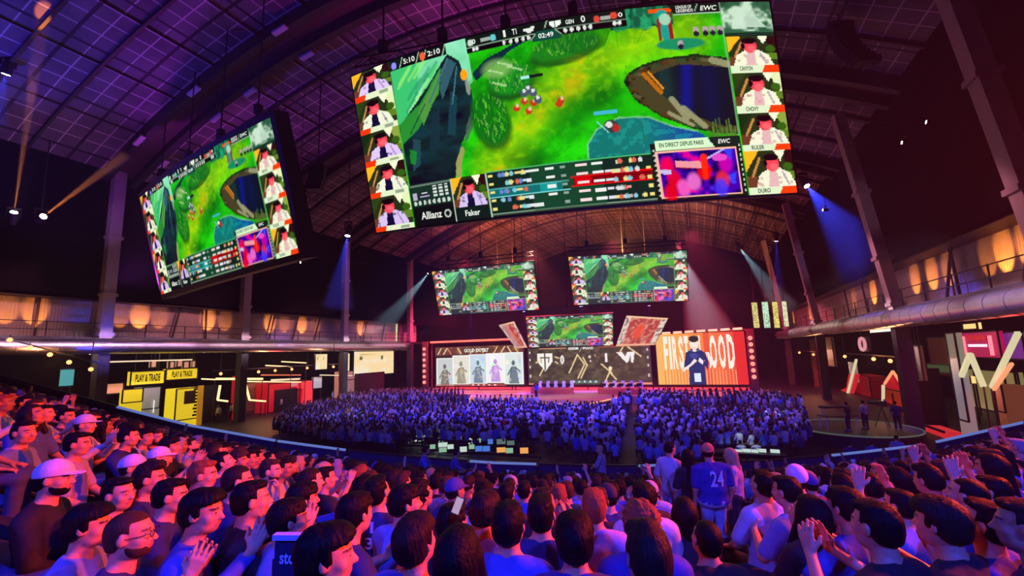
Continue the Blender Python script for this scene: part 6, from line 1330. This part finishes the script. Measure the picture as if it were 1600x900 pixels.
hero(1600, 822, 1.85, 'clap', 'short', 'dark brown', 'navy', 'clapping person cut by the photo edge in the bottom corner', turn=.1)
hero(1405, 790, 3.0, 'up2', 'short', 'black', 'light blue', 'person in light blue raising both arms straight up')
hero(1550, 768, 3.1, 'up2', 'short', 'black', 'navy', 'person in navy with both hands raised, close to the photo edge')
# standing figures
hero(1047, 701, 8.4, 'stand', 'short', 'black', 'white', 'standing person in white tee facing the aisle, beside the jersey 24', turn=-.9, tr=(.45, .5, .7))
hero(1074, 713, 8.0, 'stand', 'long', 'black', 'black', 'standing long-haired person in black between white tee and jersey 24')
j24 = hero(1106, 706, 7.7, 'stand_big', 'capback', 'black', (.015, .03, .30), 'standing man in blue jersey numbered 24 and backwards cap', extra=(('lettering', t24),), capc=(.65, .25, .10), turn=-.05, scale=1.07, tr=(.45, .48, .62))
hero(1140, 711, 8.4, 'stand', 'long', 'fair', (.85, .50, .60), 'standing fair-haired person in pink behind the jersey 24', turn=.8)
hero(666, 703, 13.0, 'stand_fold', 'short', 'black', (.04, .08, .45), 'standing steward in blue polo shirt, one nearer the red booth', turn=-.9, skin=1)
hero(714, 707, 13.2, 'stand_fold', 'short', 'dark brown', (.03, .05, .30), 'standing steward in dark blue polo shirt, one nearer the monitor desks', turn=-.9, skin=1)
hero(936, 702, 14.2, 'stand_fold', 'short', 'fair', 'grey', 'standing person with folded arms at the foot of the floor aisle', turn=1.2)
# phone in the raised hands
Ph = bpl(715, 790, 2.7); t = root_at('phone', Ph, 'phone with lit screen held up by the person in black', 'phone'); nrm = (EYE - Ph) / np.linalg.norm(EYE - Ph); rr = np.cross((.45, 0, 1.), nrm); rr /= np.linalg.norm(rr); uu = np.cross(nrm, rr)
MB().obox(Ph, rr, uu, nrm, .048, .095, .009).build('case', M_black, t); MB().obox(Ph + nrm * .006, rr, uu, nrm, .042, .085, .002).build('display', emis('phone_screen', (1, .7, .85), .45), t)
# seats of the rows
STEPS = ((1150, 884, 7.0), (1155, 860, 8.0), (1158, 842, 9.2), (1157, 828, 10.4), (1156, 815, 11.8))
seats = []; rnd = random.Random(21)
for k, F in enumerate(ROWS):
    wpx = .55 * 700 / F; px = -70 + rnd.uniform(0, wpx)
    while px < 1675:
        q = px + rnd.uniform(-.10, .10) * wpx; ff = F + rnd.uniform(-.07, .07); P = head_pt(q, ff); X_, Y_, _ = pxof(P); px += wpx * (1.0 if rnd.random() < .93 else 1.8)
        if any(np.hypot(*(P - h[3])[:2]) < .46 for h in HERO): continue
        wd = 140 / ff
        if any(ff < h[2] and abs(q - h[0]) < wd * (.85 if h[2] < 6 else .55) and -wd * 1.0 < Y_ - h[1] < wd * (1.6 if h[2] > 6 else .6) for h in HERO): continue
        if (X_ < 80 and Y_ > 722) or (1120 < X_ < 1180 and ff < 13) or (1025 < X_ < 1165 and 6.6 < ff < 9.6) or (1060 < X_ < 1140 and 4.0 < ff < 9) or (Y_ > 905): continue
        if any(np.hypot(*(P - bpl(a_, b_, c_ + .4))[:2]) < .58 for a_, b_, c_ in STEPS): continue
        if q < 25 and ff < 4: continue
        if 395 < X_ < 520 and ff < 2.4: continue
        seats.append((k, q, ff, P))
NEAR = 300 - len(HERO)
seats.sort(key=lambda s: (s[0], s[1])); near, far = seats[:NEAR], seats[NEAR:]
rowc = {}
for k, q, ff, P in near: rowc.setdefault(k, []).append(q)
for h in HERO:
    k = int(np.argmin([abs(h[2] - r) for r in ROWS])); rowc.setdefault(k, []).append(h[0])
for k in rowc: rowc[k].sort()
ACT = dict(rest='', rest_turn='', rest_turn_back='', clap=' clapping', clap_turn=' clapping', claplow=' clapping', cross=' arms crossed', up2=' arms raised', up1=' one arm raised', phone=' hands up', chin=' chin on hand', lookup=' looking up')
KIND = {'short': 'short', 'buzz': 'cropped', 'fluffy': 'full', 'curly': 'curly', 'quiff': 'swept', 'fringe': 'fringed', 'long': 'long', 'ponytail': 'ponytailed'}
for k, q, ff, P in near:
    fx = facing(q); side_v = q < 620
    pose = rnd.choices(['rest', 'rest_turn', 'rest_turn_back', 'clap', 'clap_turn', 'claplow', 'cross', 'up2', 'up1', 'phone', 'chin', 'lookup'], [16, 8, 5, 12, 8, 8, 6, 2 if q > 900 else .6, 2 if q > 900 else .6, 3, 4, 22])[0]
    hair = rnd.choices(['short', 'buzz', 'fluffy', 'curly', 'quiff', 'fringe', 'long', 'ponytail', 'cap', 'scarf'], [26, 7, 12, 5, 7, 12, 13, 3, 7, 3])[0]
    hc = rnd.choices(list(HAIRC), [50, 22, 10, 4, 3, 2])[0]; sc_ = rnd.choices(list(SHIRTC), [24, 20, 14, 10, 16, 7, 6, 3, 2])[0]; capc = rnd.choice([(.8, .75, .8), (.02, .02, .04), (.05, .06, .3), (.5, .5, .55)])
    ps = POSES[pose]; hd = heading(q, rnd.gauss(0, .16)); s_ = rnd.uniform(.95, 1.05); H = rotz(hd) @ (ps.HC * s_ * SQ)
    look = {'cap': 'cap', 'scarf': 'headscarf'}.get(hair, f'{KIND.get(hair)} {hc} hair')
    lab = f'{look}, {sc_} shirt{ACT[pose]}, {ordn(k + 1)} row, {ordn(rowc[k].index(q) + 1)} from kiosk side'
    person(P - H, hd, pose, hair, hc, sc_, lab, f'spectators in the {ordn(k + 1)} row', rnd.choices(['tee', 'long'], [7, 4])[0], rnd.choices(range(5), [30, 30, 18, 12, 8])[0], s_, ('beard',) if hair in ('short', 'buzz') and rnd.random() < .25 else (), capc if hair == 'cap' else (rnd.choice([(.02, .02, .03), (.4, .35, .4)])), rnd.choice([(.03, .03, .05), (.05, .07, .15), (.02, .02, .02), (.3, .3, .34)]))
# everyone else: one object
def crowd_unit(pose, h):
    ps = POSES[pose]; X, Y, Z = ps.grid(h, h); X = axis([(X[0], X[-1], h)]); Y = axis([(Y[0], Y[-1], h)]); Z = axis([(-.02, Z[-1], h)]); q = Field(X, Y, Z); q.D[:] = .25
    ps.torso(q, .018); ps.legs(q, .012); R, C = ps.HR, ps.HC; q.cone(ps.f(0, -.035, 1.02), C + R @ np.array([0, -.02, -.06]), .064, .056, k=.03); q.ell(C + R @ np.array([0, -.012, .035]), (.088, .108, .10), R, k=.02); q.ell(C + R @ np.array([0, .025, -.035]), (.066, .074, .085), R, k=.02)
    for i in (0, 1):
        sd, S_, E_, W_, hd, hn, cu = ps.arm_pts(i); q.cone(S_, E_, .056, .048, k=.03); q.cone(E_, W_, .048, .04, k=.02); q.cone(W_, W_ + hd / np.linalg.norm(hd) * .13, .045, .035, k=.02)
    V_, F = q.mesh(); L = (V_ - C) @ R; part = np.full(len(V_), 1)                     # 0 hair 1 shirt 2 skin 3 trousers
    head = (V_[:, 2] > C[2] - .13) & (np.abs(L).max(1) < .18); part[head] = np.where((L[head, 2] > .05) | (L[head, 1] < .0), 0, 2)
    z0 = ps.f(0, 0, .60)[2]; part[(~head) & (V_[:, 2] < z0)] = 3; part[(~head) & (V_[:, 2] < .62) & (V_[:, 1] > .12) & (V_[:, 2] > .58)] = 3
    for i in (0, 1):
        sd, S_, E_, W_, hd, hn, cu = ps.arm_pts(i); t = np.clip(((V_ - E_) @ (W_ - E_)) / ((W_ - E_) @ (W_ - E_)), 0, 1.6); dd = np.linalg.norm(V_ - (E_ + t[:, None] * (W_ - E_)), axis=1); part[(~head) & (dd < .075) & (t > .0)] = 2
    return V_, F, part, ps
BOWL = [crowd_unit(p, .03) for p in ('rest', 'clap', 'lookup', 'up1', 'claplow')]; FLOORU = [crowd_unit(p, .058) for p in ('rest', 'claplow', 'lookup')] + [crowd_unit('stand', .058)]
CV, CFc, CC = [], [], []; nv = 0
shp = list(SHIRTC.values())
def put(unit, loc, hd, s_, rr):
    global nv
    V_, F, part, ps = unit; W_ = (V_ * s_) @ rotz(hd).T + loc
    cols = np.array([rr.choices(list(HAIRC.values()), [50, 22, 12, 3, 3, 3])[0] if rr.random() > .08 else (.7, .7, .72), rr.choices(shp, [17, 13, 12, 11, 30, 9, 6, 4, 1])[0], SKIN[rr.randrange(4)], rr.choice([(.03, .03, .05), (.02, .02, .02), (.06, .08, .16)])]); CV.append(W_); CFc.append(F + nv); CC.append(cols[part]); nv += len(V_)
for k, q, ff, P in far:
    u = BOWL[rnd.choices(range(5), [30, 14, 36, 6, 14])[0]]; hd = heading(q, rnd.gauss(0, .2)); s_ = rnd.uniform(.95, 1.05); put(u, P - rotz(hd) @ (u[3].HC * s_), hd, s_, rnd)
POLY = [(470, 628), (480, 616), (560, 606), (680, 602), (826, 602), (846, 619), (890, 628), (940, 627), (985, 606), (1030, 600), (1160, 600), (1250, 618), (1266, 660), (1240, 686), (1120, 690), (1030, 696), (990, 716), (955, 716), (945, 692), (880, 680), (820, 688), (640, 684), (520, 672), (425, 655), (440, 640)]
def inpoly(x, y, P):
    r = False
    for i in range(len(P)):
        (x0, y0), (x1, y1) = P[i], P[(i + 1) % len(P)]
        if (y0 > y) != (y1 > y) and x < x0 + (y - y0) * (x1 - x0) / (y1 - y0): r = not r
    return r
y = 24.0
nfl = 0
while y < 51:
    x = -41.0
    while x < 11:
        xx, yy = x + rnd.uniform(-.1, .1), y + rnd.uniform(-.12, .12); x += .56
        st = yy > 42; hz = 1.63 if st else 1.27; X_, Y_, _ = pxof((xx, yy, hz))
        if not inpoly(X_, Y_, POLY) or rnd.random() < .06: continue
        if abs(X_ - (991 - (Y_ - 610) * .16)) < 5 + (Y_ - 605) * .12: continue                       # aisle
        if (620 < X_ < 862 and Y_ > 671) or (1100 < X_ < 1238 and Y_ > 675): continue
        if 800 < X_ < 955 and Y_ > 640 and rnd.random() < .45: continue
        if yy > 42.6 and -28 < xx < -8.0: continue                                                     # thrust stage
        u = FLOORU[3] if st else FLOORU[rnd.choices(range(3), [5, 3, 4])[0]]; hd = atan2(-(-16 - xx), 56 - yy) + rnd.gauss(0, .15); put(u, np.array([xx, yy, .0]), hd, rnd.uniform(.95, 1.06), rnd); nfl += 1
    y += .92
for xx, yy in ((14.5, 21), (15.5, 22.2), (16, 20), (17, 23), (14.8, 24.4), (15, 28), (16.2, 19), (14.2, 18.4), (15.2, 17.6), (14.4, 30), (16, 33), (14, 26), (-44.5, 32), (-44.2, 30.5), (-44.6, 38), (-44.8, 46), (-44.2, 47), (-44.6, 49), (-44, 51), (-45, 22)):
    put(FLOORU[3], np.array([xx, yy, 0.]), rnd.uniform(0, 6.28), rnd.uniform(.95, 1.05), rnd)
for xx, yy, hd in ((-16.8, 46.5, 2.9),): put(FLOORU[3], np.array([xx, yy, .85]), hd, 1.0, random.Random(4))
me = to_mesh('crowd', np.concatenate(CV), np.concatenate(CFc), vcol_mat('crowd_colours', emissive=False, rough=.75), np.concatenate(CC)); o = bpy.data.objects.new('crowd', me); COL.objects.link(o); tag(o, 'mass of distant spectators filling the arena floor and the back of the bowl', 'crowd', None, 'stuff')
print('people', len(HERO), len(near), len(far), nfl, nv)

# ------------------------------------------------------------------ lettered board, aisle steps, seats by the empty aisle
A, B = bpl(430, 838, 2.05), bpl(503, 838, 2.05); t = root_at('lettered_board', (A + B) / 2 - [0, 0, .5], 'dark blue board with pale top edge and white letters, among the spectators', 'board'); n = np.cross(B - A, (0, 0, 1.)); n /= np.linalg.norm(n)
MB().prism([A, B, B - [0, 0, .55], A - [0, 0, .55]], -n * .03).build('board', M_navy, t); MB().bar(A - (B - A) * .02, B + (B - A) * .02, .035, .022).build('top_edge', mat('pale_edge', (.5, .55, .8), .5), t)
me_ = text_mesh('stc |', .02); Q = np.array([v.co[:2] for v in me_.vertices]); lo, hi = Q.min(0), Q.max(0); Q = (Q - lo) / (hi - lo); mm = MB(); mm._add([A + (B - A) * (.12 + .42 * q[0]) + n * .004 + np.array([0, 0, -.125 + .068 * q[1]]) for q in Q], [tuple(p.vertices) for p in me_.polygons]); mm.build('lettering', mat('pale_letters', (.6, .65, .9), .6), t)
for q in (A, B): MB().bar(q + n * -.03 - [0, 0, 1.5], q + n * -.03 - [0, 0, .1], .03).build('post', M_crowd_rail, t)
M_step = mat('aisle_step', (.018, .018, .03), .95, spec=.05); M_nose = mat('step_edge', (.55, .6, .75), .5)
for i, (px, py, F) in enumerate(STEPS):
    P = bpl(px, py, F); t = root_at('aisle_step', P - [0, 0, .4], f'dark aisle step with pale edge strip beside the jersey 24, {ordn(i + 1)} from the bottom', 'step', 'aisle steps'); a_, b_ = P - GR * .45, P + GR * .45
    MB().prism([a_, b_, b_ + GF * .7, a_ + GF * .7], (0, 0, -.5)).build('tread', M_step, t); MB().bar(a_ + np.array([0, 0, .006]), b_ + np.array([0, 0, .006]), .05, .02).build('edge_strip', M_nose, t)
for F, px0, px1 in ((8.0, 1025, 1165),):
    P0, P1 = bpl(px0, hor(px0) + drop(px0), F), bpl(px1, hor(px1) + drop(px1), F); zf = j24.location.z
    t = root_at('standing_platform', (P0 + P1) / 2, 'dark cross aisle landing under the standing group', 'platform'); MB().prism([(P0[0], P0[1], zf - .02) - GF * .5, (P1[0], P1[1], zf - .02) - GF * .5, (P1[0], P1[1], zf - .02) + GF * .8, (P0[0], P0[1], zf - .02) + GF * .8], (0, 0, -1.6)).build('landing', M_step, t)
M_seat = mat('blue_seat_shell', (.10, .16, .55), .4)
def seat(px, F, label, dz=0.0):
    P = head_pt(px, F) - [0, 0, HEADZ - dz]; hd = heading(px); M = Matrix.Translation(Vector(P)) @ Matrix.Rotation(hd, 4, 'Z'); t = bpy.data.objects.new('stadium_seat', None); COL.objects.link(t); t.matrix_world = M; tag(t, label, 'seat', 'blue seats by the empty aisle')
    def loc(mb, nm, mt):
        o = mb.build(nm, mt); o.parent = t; return o
    m = MB(); pr = [(-.22, .24, .42), (-.20, .10, .40), (-.20, -.10, .40), (-.22, -.20, .46)]
    m._add([(x_ * s_, yv, zv + d) for d in (0, -.03) for (x_, yv, zv) in pr for s_ in (1, -1)], [(0, 1, 3, 2), (2, 3, 5, 4), (4, 5, 7, 6), (8, 10, 11, 9), (10, 12, 13, 11), (12, 14, 15, 13), (0, 2, 10, 8), (2, 4, 12, 10), (4, 6, 14, 12), (1, 9, 11, 3), (3, 11, 13, 5), (5, 13, 15, 7), (0, 8, 9, 1), (6, 7, 15, 14)]); loc(m, 'seat', M_seat)
    m = MB(); m.prism([(-.21, -.22, .46), (.21, -.22, .46), (.20, -.30, .82), (.12, -.31, .86), (-.12, -.31, .86), (-.20, -.30, .82)], (0, -.035, .0)); loc(m, 'backrest', M_seat)
    m = MB(); m.bar((0, -.02, 0), (0, -.02, .40), .06); m.bar((-.16, -.02, .37), (.16, -.02, .37), .05); loc(m, 'stand', M_crowd_rail)
for i, (px, F) in enumerate(((42, 3.0), (20, 2.6), (62, 2.35), (108, 2.0), (30, 2.05), (85, 1.75))): seat(px, F, f'empty blue stadium seat by the empty aisle, {ordn(i + 1)} from the pale cap row')

# ------------------------------------------------------------------ monitor desks beyond the barrier
M_mon = [emis('monitor_green', (.45, .85, .50), .55), emis('monitor_white', (.7, .9, .8), .75), emis('monitor_blue', (.08, .25, .9), .7), emis('monitor_orange', (1, .42, .08), .9), emis('monitor_dim', (.2, .3, .25), .5)]
def monitor(px, py, Y, w_, h_, mt, label):
    P = at(px, py, 'Y', Y); t = root_at('monitor', P - [0, 0, h_ / 2 + .12], label, 'monitor', 'monitors on the control desks'); yw = atan2(P[0], P[1]); r = np.array([cos(yw), -sin(yw), 0]); n = np.array([-sin(yw), -cos(yw), 0.])
    MB().obox(P - n * .03, r, (0, 0, 1), n, w_, h_, .05).build('housing', M_black, t); MB().obox(P, r, (0, 0, 1), n, w_ * .93, h_ * .88, .012).build('display', mt, t); MB().bar(P - n * .05 - [0, 0, h_ / 2 + .12], P - n * .05, .06).build('stand', M_black, t); return P
def cdesk(px0, px1, py, Y, label):
    A, B = at(px0, py, 'Y', Y), at(px1, py, 'Y', Y); z = (A[2] + B[2]) / 2; t = root_at('control_desk', ((A[0] + B[0]) / 2, Y, 0), label, 'desk'); MB().box((A[0], Y - .45, z - .05), (B[0], Y + .45, z)).build('desk_top', M_black, t); MB().box((A[0], Y + .38, .1), (B[0], Y + .42, z - .05)).build('back_panel', M_black, t)
    for q in (.02, .5, .98): MB().box((A[0] + (B[0] - A[0]) * q - .04, Y - .4, 0), (A[0] + (B[0] - A[0]) * q + .04, Y + .4, z - .05)).build('leg', M_black, t)
cdesk(632, 835, 697, 26.5, 'long black control desk under the greenish monitors, farther of two'); cdesk(655, 842, 711, 24.6, 'long black control desk under blue and orange monitors, nearer of two'); cdesk(1108, 1228, 706, 27.0, 'white lit control desk with two pale operators')
i = 0
for px, py, w_, h_, c in ((638, 687, .45, .40, 0), (652, 685, .6, .45, 1), (666, 684, .5, .35, 1), (680, 686, .4, .3, 4), (690, 687, .4, .3, 0), (717, 685, .4, .3, 4), (735, 689, .3, .4, 1), (750, 688, .5, .3, 0), (765, 690, .45, .35, 2), (783, 690, .6, .35, 4), (798, 692, .5, .3, 4)):
    i += 1; monitor(px, py, 26.5, w_, h_, M_mon[c], f'small lit monitor on the farther control desk, {ordn(i)} from the red booth side')
i = 0
for px, py, w_, h_, c in ((676, 698, .35, .3, 0), (692, 695, .6, .3, 1), (692, 703, .5, .3, 0), (704, 698, .4, .3, 1), (724, 702, .45, .35, 1), (737, 698, .35, .3, 0), (748, 701, .45, .35, 2), (760, 701, .45, .35, 2), (783, 703, .55, .32, 3), (796, 704, .45, .32, 0), (819, 704, .5, .36, 3)):
    i += 1; monitor(px, py, 24.6, w_, h_, M_mon[c], f'small lit monitor on the nearer control desk, {ordn(i)} from the red booth side')
M_wd = emis('white_desk_light', (.8, 1, .85), .75)
for i, px in enumerate((1153, 1166, 1178, 1190, 1211)): monitor(px, 705 - (i % 2), 26.9, .45, .2, M_mon[1], f'bright monitor on the white lit control desk, {ordn(i + 1)} from the jersey 24')
for i, (px, c) in enumerate(((1156, 'white'), (1180, 'white'))):
    P = at(px, 689, 'Y', 27.9); H = POSES['rest'].HC; person(P - H + np.array([0, 0, -.0]), 0.3, 'rest', 'short', 'black', c, 'operator in white shirt at the white lit control desk, %s one' % ('nearer the jersey 24' if i == 0 else 'farther from the jersey 24'), 'desk operators')
lamp('desk_lamp', 'SPOT', at(1168, 640, 'Y', 27.4), at(1168, 700, 'Y', 27.6), (.85, 1, .8), 90, .1, 80, .6); lamp('desk_lamp', 'SPOT', at(690, 640, 'Y', 27), at(690, 695, 'Y', 26), (.7, 1, .8), 60, .1, 90, .6)
lamp('floor_edge_lamp', 'SPOT', at(540, 590, 'Y', 33), at(540, 662, 'Y', 31), (.9, 1, .85), 1500, .1, 60, .7); lamp('floor_edge_lamp', 'SPOT', at(1215, 600, 'Y', 38), at(1215, 662, 'Y', 36), (.8, .9, 1), 1300, .1, 50, .7)
# round camera platform
C = at(1336, 668, 'Z', .75); t = root_at('camera_platform', (C[0], C[1], 0), 'round dark camera platform with pale lit rim', 'platform')
MB().tube([(C[0], C[1], 0), (C[0], C[1], .75)], 3.2, 40).build('deck', M_black, t); m = MB(); m.tube([(C[0] + 3.2 * cos(q), C[1] + 3.2 * sin(q), .75) for q in np.linspace(0, 2 * pi, 49)], .05, 6, False); m.build('rim_light', emis('rim_glow', (.6, .75, .65), .1), t)
C2 = C + GR * .2; t = root_at('equipment_desk', C2 + GF * -.2 - GR * 1.0, 'black equipment desk crowded with screens on the round platform', 'desk')
D0 = C - GR * 1.0
MB().obox(D0 + [0, 0, .75], GR, (0, 0, 1), GF, 2.0, .06, .8).build('desk_top', M_black, t)
for a_ in (-.9, .9):
    for b_ in (-.33, .33): MB().bar(D0 + GR * a_ + GF * b_, D0 + GR * a_ + GF * b_ + [0, 0, .75], .06).build('leg', M_steel, t)
MB().obox(D0 + GF * .2 + [0, 0, 1.25], GR, (0, 0, 1), GF, 1.6, .12, .5).build('shelf', M_black, t)
for a_ in (-.75, .75): MB().bar(D0 + GR * a_ + GF * .2 + [0, 0, .78], D0 + GR * a_ + GF * .2 + [0, 0, 1.2], .05).build('shelf_post', M_steel, t)
def tripod_camera(P, label, hd):
    t = root_at('broadcast_camera', P, label, 'camera', 'broadcast cameras'); d = rotz(hd) @ np.array([0, 1., 0]); r = rotz(hd) @ np.array([1., 0, 0])
    for k in range(3): a_ = hd + k * 2 * pi / 3; MB().tube([P + [.45 * cos(a_), .45 * sin(a_), 0], P + [0, 0, 1.25]], .025, 8).build('leg', M_crowd_rail, t)
    MB().obox(P + [0, 0, 1.45], r, (0, 0, 1), d, .22, .28, .55).build('body', M_black, t); MB().tube([P + d * .27 + [0, 0, 1.46], P + d * .75 + [0, 0, 1.46]], [.09, .12], 14).build('lens', M_black, t); MB().obox(P - d * .1 + r * .2 + [0, 0, 1.62], r, (0, 0, 1), d, .22, .16, .05).build('viewfinder', M_steel, t); MB().tube([P - d * .25 + [0, 0, 1.3], P - d * .8 + r * .15 + [0, 0, 1.15]], .015, 6).build('pan_bar', M_steel, t)
tripod_camera(C + GR * 1.5 - GF * .4, 'broadcast camera on tripod on the round platform', radians(35)); tripod_camera(at(1465, 660, 'Z', 0) , 'broadcast camera on tripod by the red bench', radians(50))
for i, (dx, dy, sc) in enumerate(((-1.1, -1.0, 'black'), (.3, -.5, 'grey'), (1.6, -1.3, 'navy'))):
    P = C + GR * dx + GF * dy; person((P[0], P[1], .75), PSI + .5 - i * .5, 'stand', 'short', 'black', sc, f'camera operator in {sc} standing on the round platform', 'camera crew')
for i, (px, py) in enumerate(((1327, 690), (1361, 689), (1400, 681))):
    P = at(px, py, 'Z', 1.66); person((P[0], P[1], 0), PSI - .8, 'stand', 'short', 'black', ('navy', 'blue', 'lilac')[i], f'person in {("navy", "blue", "lilac")[i]} standing behind the pale edged barrier below the round platform', 'people behind the side barrier')
lamp('platform_lamp', 'SPOT', C + np.array([0, 0, 5]), C, (.8, .9, .9), 160, .1, 70, .6)
